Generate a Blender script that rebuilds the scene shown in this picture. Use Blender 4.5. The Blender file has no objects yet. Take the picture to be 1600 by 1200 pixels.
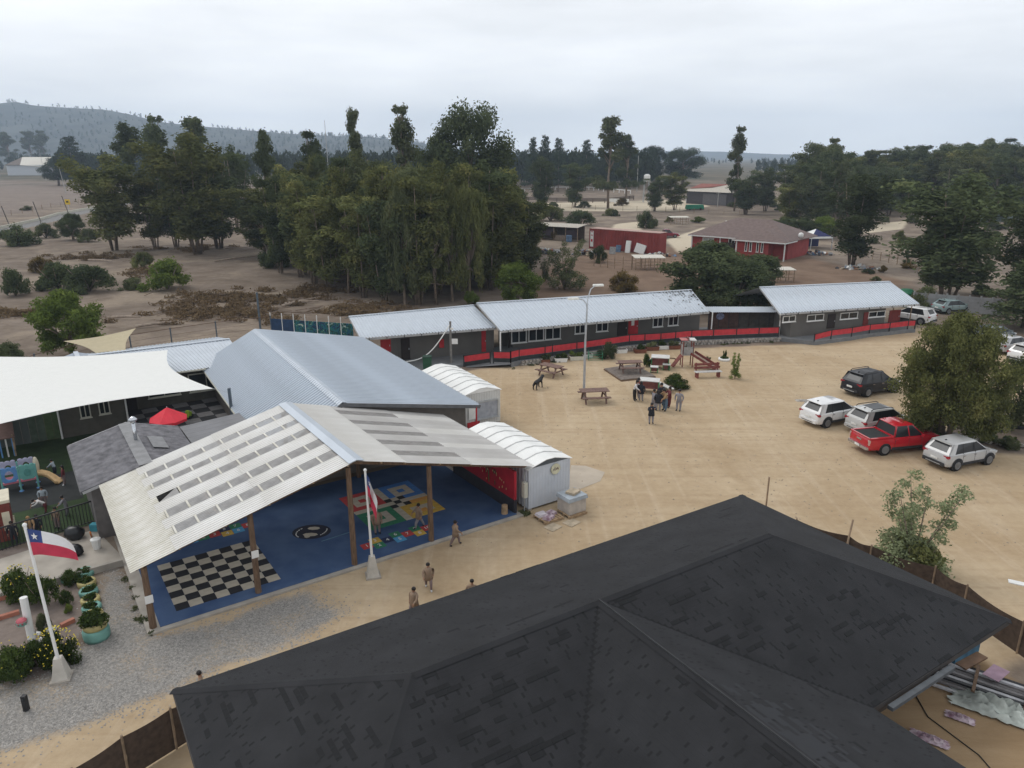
import bpy, bmesh, math, random
import numpy as np
from mathutils import Vector, Matrix, Euler, noise as mnoise
R = math.radians
sc = bpy.context.scene
col = sc.collection
# ---------------------------------------------------------------- camera, sky, sun, exposure
FPX, HORY, CAMH = 1160.0, 244.0, 17.0
PITCH = math.atan((600 - HORY) / FPX)
cd = bpy.data.cameras.new('camera'); cam = bpy.data.objects.new('camera', cd); col.objects.link(cam)
cam.location = (0, 0, CAMH); cam.rotation_euler = (math.pi / 2 - PITCH, 0, 0)
cd.sensor_fit = 'HORIZONTAL'; cd.angle = 2 * math.atan(800 / FPX); cd.clip_start = 0.5; cd.clip_end = 30000
sc.camera = cam
SUN_DIR = Vector((-0.62, 0.42, 0.95)).normalized()      # towards the sun
elev = math.asin(SUN_DIR.z); azim = math.atan2(SUN_DIR.x, SUN_DIR.y)
w = bpy.data.worlds.new('World'); sc.world = w; w.use_nodes = True
nt = w.node_tree; nt.nodes.clear()
def N(t, typ, **kw):
    n = t.nodes.new(typ)
    for k, v in kw.items(): setattr(n, k, v)
    return n
out = N(nt, 'ShaderNodeOutputWorld'); bg = N(nt, 'ShaderNodeBackground'); bg.inputs[1].default_value = 0.1
sky = N(nt, 'ShaderNodeTexSky', sky_type='NISHITA'); sky.sun_disc = False
sky.sun_elevation = elev; sky.sun_rotation = azim; sky.air_density = 1.5; sky.dust_density = 4
tc = N(nt, 'ShaderNodeTexCoord'); mp = N(nt, 'ShaderNodeMapping'); mp.inputs['Scale'].default_value = (1.3, 1.3, 6.5)
nz = N(nt, 'ShaderNodeTexNoise'); nz.inputs['Scale'].default_value = 2.1; nz.inputs['Detail'].default_value = 6; nz.inputs['Roughness'].default_value = 0.52
cr = N(nt, 'ShaderNodeValToRGB'); cr.color_ramp.elements[0].position = 0.3; cr.color_ramp.elements[1].position = 0.72
cr.color_ramp.elements[0].color = (7.4, 7.58, 7.8, 1); cr.color_ramp.elements[1].color = (10.0, 10.12, 10.3, 1)
mx = N(nt, 'ShaderNodeMix', data_type='RGBA'); mx.inputs[0].default_value = 0.97
L = nt.links.new
sx_ = N(nt, 'ShaderNodeSeparateXYZ'); mrz = N(nt, 'ShaderNodeMapRange'); mrz.inputs[1].default_value = 0.0; mrz.inputs[2].default_value = 0.45; mrz.inputs[3].default_value = 1.26; mrz.inputs[4].default_value = 0.97
hv = N(nt, 'ShaderNodeMix', data_type='RGBA', blend_type='MULTIPLY'); hv.inputs[0].default_value = 1.0
L(tc.outputs['Generated'], sx_.inputs[0]); L(sx_.outputs[2], mrz.inputs[0]); L(cr.outputs[0], hv.inputs[6]); L(mrz.outputs[0], hv.inputs[7])
L(tc.outputs['Generated'], mp.inputs[0]); L(mp.outputs[0], nz.inputs['Vector']); L(nz.outputs[0], cr.inputs[0])
L(sky.outputs[0], mx.inputs[6]); L(hv.outputs[2], mx.inputs[7]); L(mx.outputs[2], bg.inputs[0]); L(bg.outputs[0], out.inputs[0])
sl = bpy.data.lights.new('sun', 'SUN'); so = bpy.data.objects.new('sun', sl); col.objects.link(so)
sl.energy = 1.1; sl.angle = R(28); sl.color = (1, 0.97, 0.92)
so.rotation_euler = (-SUN_DIR).to_track_quat('-Z', 'Y').to_euler(); so.location = (0, 0, 60)
vs = sc.view_settings; vs.view_transform = 'Standard'; vs.look = 'None'; vs.gamma = 1; vs.use_curve_mapping = False; vs.exposure = 0.14
sc.cycles.use_denoising = True
sc.cycles.max_bounces = 6; sc.cycles.transparent_max_bounces = 8; sc.cycles.volume_bounces = 1
# ---------------------------------------------------------------- surveying helper: ground point seen at a photo pixel (1600 x 1200)
_fw = Vector((0, math.cos(PITCH), -math.sin(PITCH))); _up = Vector((0, math.sin(PITCH), math.cos(PITCH)))
def G(px, py, z=0.0):
    d = _fw * FPX + Vector((1, 0, 0)) * (px - 800) + _up * (600 - py)
    return d * ((z - CAMH) / d.z) + Vector((0, 0, CAMH))
def hgt(px, base_y, top_y):
    "height of a thing standing at pixel (px, base_y) whose top shows at top_y"
    b = G(px, base_y)
    return CAMH - b.y * math.tan(PITCH - math.atan((600 - top_y) / FPX))
def wid(base_y, pxw): return pxw * G(800, base_y).y / FPX / 0.965
# ---------------------------------------------------------------- materials
MATS = {}
def M(name, c=None, rough=0.75, var=0.16, scale=3.0, bump=0.0, bscale=40.0, metal=0.0, spec=0.35, c2=None, detail=5, coat=0.0, stretch=None):
    if name in MATS: return MATS[name]
    m = bpy.data.materials.new(name); m.use_nodes = True; t = m.node_tree; b = t.nodes['Principled BSDF']
    b.inputs['Roughness'].default_value = rough; b.inputs['Metallic'].default_value = metal
    b.inputs['Specular IOR Level'].default_value = spec; b.inputs['Coat Weight'].default_value = coat
    tcx = N(t, 'ShaderNodeTexCoord'); n = N(t, 'ShaderNodeTexNoise'); n.inputs['Scale'].default_value = scale; n.inputs['Detail'].default_value = detail
    src = tcx.outputs['Object']
    if stretch:
        mpp = N(t, 'ShaderNodeMapping'); mpp.inputs['Scale'].default_value = stretch
        t.links.new(src, mpp.inputs[0]); src = mpp.outputs[0]
    t.links.new(src, n.inputs['Vector'])
    r = N(t, 'ShaderNodeValToRGB'); r.color_ramp.elements[0].position = 0.32; r.color_ramp.elements[1].position = 0.68
    c2 = c2 or tuple(min(1, x * (1 + var)) for x in c); c1 = tuple(x * (1 - var) for x in c)
    r.color_ramp.elements[0].color = (*c1, 1); r.color_ramp.elements[1].color = (*c2, 1)
    t.links.new(n.outputs[0], r.inputs[0]); t.links.new(r.outputs[0], b.inputs['Base Color'])
    if bump:
        n2 = N(t, 'ShaderNodeTexNoise'); n2.inputs['Scale'].default_value = bscale; n2.inputs['Detail'].default_value = 4
        bp = N(t, 'ShaderNodeBump'); bp.inputs['Strength'].default_value = bump; bp.inputs['Distance'].default_value = 0.03
        t.links.new(src, n2.inputs['Vector']); t.links.new(n2.outputs[0], bp.inputs['Height']); t.links.new(bp.outputs[0], b.inputs['Normal'])
    MATS[name] = m; return m
def leafmat(name, dark, light, tip=None, scale=0.55):
    m = bpy.data.materials.new(name); m.use_nodes = True; t = m.node_tree; t.nodes.clear()
    o = N(t, 'ShaderNodeOutputMaterial'); d = N(t, 'ShaderNodeBsdfDiffuse'); tr = N(t, 'ShaderNodeBsdfTranslucent'); mxs = N(t, 'ShaderNodeMixShader'); mxs.inputs[0].default_value = 0.32
    tcx = N(t, 'ShaderNodeTexCoord'); n = N(t, 'ShaderNodeTexNoise'); n.inputs['Scale'].default_value = scale; n.inputs['Detail'].default_value = 4; n.inputs['Roughness'].default_value = 0.7
    oi = N(t, 'ShaderNodeObjectInfo'); ad = N(t, 'ShaderNodeVectorMath', operation='ADD')
    ml = N(t, 'ShaderNodeMath', operation='MULTIPLY'); ml.inputs[1].default_value = 37.0
    t.links.new(oi.outputs['Random'], ml.inputs[0]); t.links.new(tcx.outputs['Object'], ad.inputs[0]); t.links.new(ml.outputs[0], ad.inputs[1]); t.links.new(ad.outputs[0], n.inputs['Vector'])
    r = N(t, 'ShaderNodeValToRGB'); e = r.color_ramp.elements
    e[0].position = 0.3; e[0].color = (*dark, 1); e[1].position = 0.58; e[1].color = (*light, 1)
    if tip: k = e.new(0.72); k.color = (*tip, 1)
    hs = N(t, 'ShaderNodeHueSaturation'); mr = N(t, 'ShaderNodeMapRange'); mr.inputs[3].default_value = 0.75; mr.inputs[4].default_value = 1.3
    t.links.new(oi.outputs['Random'], mr.inputs[0]); t.links.new(mr.outputs[0], hs.inputs['Value'])
    t.links.new(n.outputs[0], r.inputs[0]); t.links.new(r.outputs[0], hs.inputs['Color']); t.links.new(hs.outputs[0], d.inputs[0]); t.links.new(hs.outputs[0], tr.inputs[0])
    t.links.new(d.outputs[0], mxs.inputs[1]); t.links.new(tr.outputs[0], mxs.inputs[2]); t.links.new(mxs.outputs[0], o.inputs[0])
    MATS[name] = m; return m
def glassy(name, c, rough=0.08):
    m = M(name, c, rough=rough, var=0.3, scale=0.8, spec=0.6); return m
# ---------------------------------------------------------------- mesh builder
class MB:
    def __init__(s): s.v = []; s.f = []; s.mi = []; s.m = 0
    def add(s, vs, fs):
        o = len(s.v); s.v += [tuple(q) for q in vs]
        for f in fs: s.f.append(tuple(o + i for i in f)); s.mi.append(s.m)
        return s
    def box(s, c, d, rz=0.0, rx=0.0, ry=0.0, taper=1.0):
        x, y, z = d[0] / 2, d[1] / 2, d[2] / 2; mt = Euler((rx, ry, rz)).to_matrix(); c = Vector(c); vs = []
        for k in (-1, 1):
            q = taper if k > 0 else 1.0
            for i, j in ((-1, -1), (1, -1), (1, 1), (-1, 1)): vs.append(c + mt @ Vector((i * x * q, j * y * q, k * z)))
        return s.add(vs, [(3, 2, 1, 0), (4, 5, 6, 7), (0, 1, 5, 4), (1, 2, 6, 5), (2, 3, 7, 6), (3, 0, 4, 7)])
    def bar(s, a, b, wx, wz, upv=(0, 0, 1)):
        a = Vector(a); b = Vector(b); d = (b - a).normalized(); u = Vector(upv)
        if abs(d.dot(u)) > 0.98: u = Vector((0, 1, 0))
        x = d.cross(u).normalized(); z = x.cross(d); vs = []
        for p in (a, b):
            for i, j in ((-1, -1), (1, -1), (1, 1), (-1, 1)): vs.append(p + x * i * wx / 2 + z * j * wz / 2)
        return s.add(vs, [(3, 2, 1, 0), (4, 5, 6, 7), (0, 1, 5, 4), (1, 2, 6, 5), (2, 3, 7, 6), (3, 0, 4, 7)])
    def tube(s, pts, rs, n=8, caps=True):
        pts = [Vector(p) for p in pts]
        if not hasattr(rs, '__len__'): rs = [rs] * len(pts)
        base = len(s.v); vs = []; ref = None
        for i, p in enumerate(pts):
            d = (pts[min(i + 1, len(pts) - 1)] - pts[max(i - 1, 0)]).normalized()
            if ref is None: ref = Vector((1, 0, 0)) if abs(d.x) < 0.9 else Vector((0, 1, 0))
            x = (ref - d * ref.dot(d)).normalized(); y = d.cross(x); ref = x
            for k in range(n):
                a = 2 * math.pi * k / n; vs.append(p + (x * math.cos(a) + y * math.sin(a)) * rs[i])
        fs = []
        for i in range(len(pts) - 1):
            for k in range(n):
                k2 = (k + 1) % n; fs.append((i * n + k, i * n + k2, (i + 1) * n + k2, (i + 1) * n + k))
        if caps: fs.append(tuple(reversed(range(n)))); fs.append(tuple((len(pts) - 1) * n + k for k in range(n)))
        return s.add(vs, fs)
    def lathe(s, prof, c=(0, 0, 0), n=14, sx=1.0, sy=1.0):
        c = Vector(c); vs = []; fs = []
        for (r, z) in prof:
            for k in range(n):
                a = 2 * math.pi * k / n; vs.append(c + Vector((r * math.cos(a) * sx, r * math.sin(a) * sy, z)))
        for i in range(len(prof) - 1):
            for k in range(n):
                k2 = (k + 1) % n; fs.append((i * n + k, i * n + k2, (i + 1) * n + k2, (i + 1) * n + k))
        fs.append(tuple(reversed(range(n)))); fs.append(tuple((len(prof) - 1) * n + k for k in range(n)))
        return s.add(vs, fs)
    def poly(s, pts, th=0.0):
        "planar polygon, given thickness downwards"
        n = len(pts); pts = [Vector(p) for p in pts]
        if not th: return s.add(pts, [tuple(range(n))])
        lo = [p - Vector((0, 0, th)) for p in pts]
        fs = [tuple(range(n)), tuple(reversed(range(n, 2 * n)))] + [(i, i + n, (i + 1) % n + n, (i + 1) % n) for i in range(n)]
        return s.add(pts + lo, fs)
    def prism(s, prof, y0, y1):
        "profile in x,z extruded along y"
        n = len(prof); a = [(x, y0, z) for x, z in prof]; b = [(x, y1, z) for x, z in prof]
        return s.add(a + b, [tuple(range(n)), tuple(reversed(range(n, 2 * n)))] + [(i, i + n, (i + 1) % n + n, (i + 1) % n) for i in range(n)])
    def blob(s, c, r, rng=None, jit=0.0, seg=8, rings=6):
        c = Vector(c); vs = [c + Vector((0, 0, -r[2]))]; fs = []
        for i in range(1, rings):
            p = -math.pi / 2 + math.pi * i / rings
            for k in range(seg):
                a = 2 * math.pi * k / seg; q = 1 + (rng.uniform(-jit, jit) if rng else 0)
                vs.append(c + Vector((r[0] * math.cos(p) * math.cos(a) * q, r[1] * math.cos(p) * math.sin(a) * q, r[2] * math.sin(p) * q)))
        vs.append(c + Vector((0, 0, r[2]))); t = len(vs) - 1
        for k in range(seg):
            k2 = (k + 1) % seg; fs.append((0, 1 + k2, 1 + k)); fs.append((t, t - seg + k, t - seg + k2))
            for i in range(rings - 2): fs.append((1 + i * seg + k, 1 + i * seg + k2, 1 + (i + 1) * seg + k2, 1 + (i + 1) * seg + k))
        return s.add(vs, fs)
    def mesh(s, name, mats, smooth=False):
        me = bpy.data.meshes.new(name); me.from_pydata(s.v, [], s.f)
        if not isinstance(mats, (list, tuple)): mats = [mats]
        for m in mats: me.materials.append(m)
        if len(mats) > 1: me.polygons.foreach_set('material_index', s.mi)
        if smooth: me.polygons.foreach_set('use_smooth', [True] * len(me.polygons))
        me.update(); return me
    def build(s, name, mats, parent=None, smooth=False, loc=None, rz=0.0, normals=True):
        me = s.mesh(name, mats, smooth)
        if normals:
            bm = bmesh.new(); bm.from_mesh(me); bmesh.ops.recalc_face_normals(bm, faces=bm.faces); bm.to_mesh(me); bm.free()
        return put(name, me, parent, loc, rz)
def put(name, me, parent=None, loc=None, rz=0.0, scale=None):
    o = bpy.data.objects.new(name, me); col.objects.link(o)
    if parent is not None: o.parent = parent
    if loc is not None: o.location = loc
    if rz: o.rotation_euler = (0, 0, rz)
    if scale: o.scale = scale
    return o
def tag(o, label=None, cat=None, group=None, kind=None):
    if label: o['label'] = label
    if cat: o['category'] = cat
    if group: o['group'] = group
    if kind: o['kind'] = kind
    return o
def thing(name, label, cat, loc=(0, 0, 0), rz=0.0, group=None, scale=None):
    o = bpy.data.objects.new(name, None); col.objects.link(o); o.location = loc; o.rotation_euler = (0, 0, rz); o.empty_display_size = 0.3
    if scale: o.scale = scale if hasattr(scale, '__len__') else (scale,) * 3
    return tag(o, label, cat, group)
def kids(o): return [c for c in bpy.data.objects if c.parent == o]
def copy_tree(o, loc=None, rz=None, label=None, parent=None, group=None, scale=None):
    c = o.copy(); col.objects.link(c)
    if parent is not None: c.parent = parent
    if loc is not None: c.location = loc
    if rz is not None: c.rotation_euler = (0, 0, rz)
    if scale: c.scale = scale if hasattr(scale, '__len__') else (scale,) * 3
    if label: c['label'] = label
    if group: c['group'] = group
    for ch in o.children: copy_tree(ch, parent=c)
    return c
def raw_mesh(name, V, F, mat, smooth=False):
    "fast mesh from numpy arrays (faces all of one size)"
    me = bpy.data.meshes.new(name); nv, nf, k = len(V), len(F), F.shape[1]
    me.vertices.add(nv); me.vertices.foreach_set('co', V.astype(np.float32).ravel())
    me.loops.add(nf * k); me.loops.foreach_set('vertex_index', F.astype(np.int32).ravel())
    me.polygons.add(nf); me.polygons.foreach_set('loop_start', np.arange(0, nf * k, k, dtype=np.int32))
    me.update(calc_edges=True)
    if smooth: me.polygons.foreach_set('use_smooth', [True] * nf)
    for m in (mat if isinstance(mat, (list, tuple)) else [mat]): me.materials.append(m)
    return me
# shared materials
GREY_METAL = M('zinc_sheet', (0.48, 0.525, 0.58), rough=0.38, metal=0.35, var=0.08, scale=0.7, stretch=(1, .15, 1))
LIGHT_METAL = M('pale_zinc_sheet', (0.50, 0.54, 0.59), rough=0.42, metal=0.25, var=0.09, scale=0.6)
WALL_GREY = M('charcoal_render', (0.085, 0.078, 0.072), rough=0.9, var=0.12, scale=1.2, bump=0.2, bscale=25)
WHITE = M('white_paint', (0.72, 0.72, 0.70), rough=0.5, var=0.06)
CREAM = M('cream_paint', (0.55, 0.54, 0.46), rough=0.55, var=0.06)
GLASS = glassy('dark_window_glass', (0.02, 0.024, 0.028))
RED = M('red_paint', (0.44, 0.026, 0.032), rough=0.6, var=0.15, scale=2.5)
BLACK = M('black_steel', (0.02, 0.02, 0.022), rough=0.5, var=0.2)
TIMBER = M('old_timber', (0.15, 0.095, 0.06), rough=0.85, var=0.3, scale=6, stretch=(3, 3, .4), bump=0.3)
BROWNWOOD = M('stained_wood', (0.17, 0.105, 0.085), rough=0.8, var=0.28, scale=8)
RAWWOOD = M('raw_pine', (0.36, 0.25, 0.15), rough=0.85, var=0.25, scale=6)
CONC = M('concrete', (0.36, 0.33, 0.29), rough=0.9, var=0.18, scale=1.5, bump=0.25, bscale=30)
STEEL = M('galvanised_steel', (0.42, 0.44, 0.46), rough=0.45, metal=0.5, var=0.12)
# ================================================================ THE GROUND
rng = random.Random(7); nrg = np.random.default_rng(11)
def gp(pts): return np.array([[G(*p).x, G(*p).y] for p in pts])
def sdist(X, Y, poly):
    "signed distance (positive inside) of points to a plan polygon"
    d = np.full(X.shape, 1e9); ins = np.zeros(X.shape, bool); n = len(poly)
    for i in range(n):
        a, b = poly[i], poly[(i + 1) % n]; ab = b - a
        t = np.clip(((X - a[0]) * ab[0] + (Y - a[1]) * ab[1]) / (ab @ ab), 0, 1)
        d = np.minimum(d, np.hypot(X - a[0] - t * ab[0], Y - a[1] - t * ab[1]))
        c = ((a[1] > Y) != (b[1] > Y)) & (X < (b[0] - a[0]) * (Y - a[1]) / (b[1] - a[1] + 1e-12) + a[0]); ins ^= c
    return np.where(ins, d, -d)
YARD = gp([(640, 590), (790, 572), (1000, 548), (1280, 536), (1440, 512), (1500, 520), (1620, 560), (1640, 640), (1560, 640), (1420, 690), (1500, 705), (1620, 712), (1640, 1000), (1300, 1200), (700, 1300), (50, 1300), (-60, 1190), (200, 1100), (330, 1045), (480, 975), (235, 1000), (235, 985), (800, 800), (770, 640)])
GRAVEL = gp([(-60, 1075), (60, 1062), (140, 1000), (178, 885), (240, 992), (300, 985), (480, 925), (530, 955), (470, 1000), (330, 1050), (190, 1112), (-60, 1190)])
ORCH = gp([(830, 480), (820, 430), (900, 400), (1100, 380), (1250, 400), (1420, 440), (1390, 470), (1000, 500)])
TRACKS = [gp(q) for q in ([(1205, 316), (1222, 314), (1262, 332), (1300, 362), (1270, 365), (1225, 336)], [(962, 350), (1010, 345), (1000, 362), (980, 375), (945, 368)], [(830, 318), (1060, 312), (1110, 322), (1060, 330), (850, 330)], [(1040, 375), (1100, 355), (1110, 375), (1060, 395)],
                                    [(1330, 352), (1420, 345), (1410, 358), (1340, 366)], [(1480, 335), (1560, 330), (1550, 345), (1490, 348)])]
ROAD = gp([(-60, 362), (0, 356), (60, 342), (140, 325), (200, 315), (205, 318), (140, 332), (60, 352), (-60, 380)])
GARDEN = gp([(-80, 850), (110, 860), (135, 900), (130, 985), (70, 1058), (-80, 1075)])
WORKYARD = gp([(1290, 1080), (1500, 1010), (1640, 1100), (1640, 1300), (1300, 1300)])
PADDOCK = gp([(-80, 352), (-80, 268), (110, 275), (200, 300), (140, 318), (60, 335)])
ys = [6.0]
while ys[-1] < 5200: ys.append(ys[-1] + max(0.28, ys[-1] * 0.0105))
ys = np.array(ys); xs = np.sinh(np.linspace(-2.2, 2.2, 420)) / np.sinh(2.2)
YY = np.repeat(ys[:, None], len(xs), 1); XX = xs[None, :] * (YY * 1.25 + 45)
Z = {}
sm = lambda d, k: np.clip(0.5 + d / k, 0, 1)
zs = sm(sdist(XX, YY, YARD), 2.2); zg = sm(sdist(XX, YY, GRAVEL), 2.0)
zp = np.zeros_like(zs)
for t in TRACKS: zp = np.maximum(zp, sm(sdist(XX, YY, t), 3.5))
zo = sm(sdist(XX, YY, ORCH), 8.0); zd = np.maximum(sm(sdist(XX, YY, GARDEN), 1.0), 0.55 * sm(sdist(XX, YY, PADDOCK), 25))
zw = sm(sdist(XX, YY, WORKYARD), 1.5); zf = np.clip((YY - 330) / 420, 0, 1)
V = np.stack([XX, YY, np.zeros_like(XX)], -1).reshape(-1, 3)
nr, nc = XX.shape; idx = np.arange(nr * nc).reshape(nr, nc)
F = np.stack([idx[:-1, :-1], idx[:-1, 1:], idx[1:, 1:], idx[1:, :-1]], -1).reshape(-1, 4)
def ground_material():
    m = bpy.data.materials.new('earth'); m.use_nodes = True; t = m.node_tree; b = t.nodes['Principled BSDF']; b.inputs['Roughness'].default_value = 0.95; b.inputs['Specular IOR Level'].default_value = 0.15
    tcx = N(t, 'ShaderNodeTexCoord'); P = tcx.outputs['Object']
    def noise_(scale, detail=6, rough=0.6, stretch=None, dist=0.0):
        n = N(t, 'ShaderNodeTexNoise'); n.inputs['Scale'].default_value = scale; n.inputs['Detail'].default_value = detail; n.inputs['Roughness'].default_value = rough; n.inputs['Distortion'].default_value = dist
        src = P
        if stretch:
            mpp = N(t, 'ShaderNodeMapping'); mpp.inputs['Scale'].default_value = stretch; mpp.inputs['Rotation'].default_value = (0, 0, 0.5); t.links.new(P, mpp.inputs[0]); src = mpp.outputs[0]
        t.links.new(src, n.inputs['Vector']); return n.outputs[0]
    def ramp(src, stops):
        r = N(t, 'ShaderNodeValToRGB'); e = r.color_ramp.elements
        e[0].position, e[0].color = stops[0][0], (*stops[0][1], 1); e[1].position, e[1].color = stops[-1][0], (*stops[-1][1], 1)
        for p, c in stops[1:-1]: k = e.new(p); k.color = (*c, 1)
        t.links.new(src, r.inputs[0]); return r.outputs[0]
    def math_(op, a, b_=None):
        n = N(t, 'ShaderNodeMath', operation=op)
        for i, q in enumerate((a, b_)):
            if q is None: continue
            if isinstance(q, (int, float)): n.inputs[i].default_value = q
            else: t.links.new(q, n.inputs[i])
        return n.outputs[0]
    def mix(f, a, b_, bt='MIX'):
        n = N(t, 'ShaderNodeMix', data_type='RGBA', blend_type=bt)
        if isinstance(f, (int, float)): n.inputs[0].default_value = f
        else: t.links.new(f, n.inputs[0])
        t.links.new(a, n.inputs[6]); t.links.new(b_, n.inputs[7]); return n.outputs[2]
    def edge(zone, ns, amp=0.55):
        "turn a soft zone weight into an irregular edge"
        s = math_('ADD', zone, math_('MULTIPLY', math_('SUBTRACT', ns, 0.5), amp))
        n = N(t, 'ShaderNodeMapRange', interpolation_type='SMOOTHSTEP'); n.inputs[1].default_value = 0.32; n.inputs[2].default_value = 0.68; t.links.new(s, n.inputs[0]); return n.outputs[0]
    def attr(nm):
        a = N(t, 'ShaderNodeAttribute'); a.attribute_name = nm; sp = N(t, 'ShaderNodeSeparateColor'); t.links.new(a.outputs['Color'], sp.inputs[0]); return sp.outputs
    z1 = attr('zone_a'); z2 = attr('zone_b'); z3 = attr('zone_c')
    big = noise_(0.035, 5); mid = noise_(0.25, 8, 0.68); fine = noise_(2.2, 8, 0.72); strk = noise_(0.5, 7, 0.65, (0.3, 1.6, 1), 0.6)
    field = ramp(mid, [(0.3, (0.095, 0.073, 0.058)), (0.5, (0.17, 0.137, 0.113)), (0.7, (0.25, 0.206, 0.175))])
    field = mix(math_('MULTIPLY', big, 0.55), field, ramp(fine, [(0.3, (0.10, 0.075, 0.05)), (0.7, (0.20, 0.145, 0.095))]))
    dry = ramp(noise_(0.09, 7, 0.7), [(0.48, (0, 0, 0)), (0.6, (1, 1, 1))])
    field = mix(math_('MULTIPLY', dry, 0.75), field, ramp(fine, [(0.3, (0.22, 0.175, 0.13)), (0.7, (0.32, 0.26, 0.20))]))
    orch = ramp(mid, [(0.3, (0.13, 0.08, 0.052)), (0.7, (0.21, 0.135, 0.09))])
    sand = ramp(strk, [(0.25, (0.36, 0.262, 0.16)), (0.5, (0.44, 0.335, 0.215)), (0.75, (0.49, 0.385, 0.26))])
    sand = mix(0.55, sand, ramp(noise_(0.11, 6, 0.6, None, 1.2), [(0.35, (0.265, 0.18, 0.10)), (0.65, (0.49, 0.39, 0.27))]))
    sand = mix(0.22, sand, ramp(fine, [(0.35, (0.33, 0.25, 0.16)), (0.65, (0.58, 0.46, 0.31))]))
    wv = N(t, 'ShaderNodeTexWave', wave_type='RINGS', rings_direction='Z'); wv.inputs['Scale'].default_value = 0.55; wv.inputs['Distortion'].default_value = 5; wv.inputs['Detail'].default_value = 4; wv.inputs['Detail Scale'].default_value = 0.6
    mpw = N(t, 'ShaderNodeMapping'); mpw.inputs['Location'].default_value = (-14, -38, 0); t.links.new(P, mpw.inputs[0]); t.links.new(mpw.outputs[0], wv.inputs[0])
    sand = mix(math_('MULTIPLY', ramp(noise_(0.07, 3), [(0.45, (0, 0, 0)), (0.65, (1, 1, 1))]), 0.07), sand, ramp(wv.outputs[0], [(0.2, (0.35, 0.255, 0.15)), (0.8, (0.53, 0.41, 0.265))]))
    trk = noise_(0.8, 5, 0.6, (0.05, 1.9, 1), 0.4); trk2 = noise_(0.6, 5, 0.6, (2.2, 0.06, 1), 0.5)
    sand = mix(math_('MULTIPLY', ramp(trk, [(0.5, (0, 0, 0)), (0.62, (1, 1, 1))]), 0.5), sand, ramp(fine, [(0.3, (0.29, 0.205, 0.125)), (0.7, (0.42, 0.315, 0.2))]))
    sand = mix(math_('MULTIPLY', ramp(trk2, [(0.52, (0, 0, 0)), (0.64, (1, 1, 1))]), 0.4), sand, ramp(fine, [(0.3, (0.40, 0.31, 0.215)), (0.7, (0.54, 0.44, 0.32))]))
    vor = N(t, 'ShaderNodeTexVoronoi'); vor.inputs['Scale'].default_value = 24; t.links.new(P, vor.inputs['Vector'])
    grav = ramp(vor.outputs['Color'], [(0.15, (0.17, 0.165, 0.16)), (0.5, (0.265, 0.25, 0.23)), (0.9, (0.37, 0.35, 0.325))])
    grav = mix(math_('MULTIPLY', ramp(noise_(0.5, 5), [(0.5, (0, 0, 0)), (0.66, (1, 1, 1))]), 0.6), grav, sand)
    c = mix(edge(z1[0], mid), field, orch if False else sand)
    c = mix(math_('MULTIPLY', edge(z2[0], mid), 0.75), c, orch)
    c = mix(edge(z1[1], noise_(0.7, 6), 0.9), c, grav)
    c = mix(edge(z1[2], mid, 0.3), c, ramp(fine, [(0.3, (0.44, 0.37, 0.27)), (0.7, (0.56, 0.49, 0.38))]))
    c = mix(math_('MULTIPLY', edge(z2[1], mid, 0.3), 0.85), c, ramp(fine, [(0.3, (0.15, 0.12, 0.105)), (0.7, (0.25, 0.205, 0.18))]))
    c = mix(edge(z2[2], mid, 0.3), c, ramp(strk, [(0.3, (0.25, 0.165, 0.09)), (0.7, (0.36, 0.255, 0.15))]))
    c = mix(edge(z3[0], noise_(0.02, 6, .7), 1.2), c, ramp(noise_(0.012, 6, .7), [(0.35, (0.045, 0.05, 0.03)), (0.65, (0.16, 0.125, 0.09))]))
    t.links.new(c, b.inputs['Base Color'])
    bp = N(t, 'ShaderNodeBump'); bp.inputs['Strength'].default_value = 0.5; bp.inputs['Distance'].default_value = 0.06
    t.links.new(math_('ADD', fine, math_('MULTIPLY', mid, 1.5)), bp.inputs['Height']); t.links.new(bp.outputs[0], b.inputs['Normal'])
    return m
gm = raw_mesh('ground', V, F, ground_material())
for nm, (a, b_, c_) in dict(zone_a=(zs, zg, zp), zone_b=(zo, zd, zw), zone_c=(zf, zf, zf)).items():
    at = gm.color_attributes.new(nm, 'FLOAT_COLOR', 'POINT')
    at.data.foreach_set('color', np.stack([a, b_, c_, np.ones_like(a)], -1).astype(np.float32).ravel())
tag(put('ground', gm), kind='structure')
def strip(name, pts, z, mat, kind='structure', th=0.0, parent=None):
    return tag(MB().poly([(p[0], p[1], z) for p in pts], th).build(name, mat, parent), kind=kind)
ASPH = M('worn_asphalt', (0.17, 0.165, 0.16), rough=0.9, var=0.15)
strip('road', ROAD[::-1], 0.004, ASPH)
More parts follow.
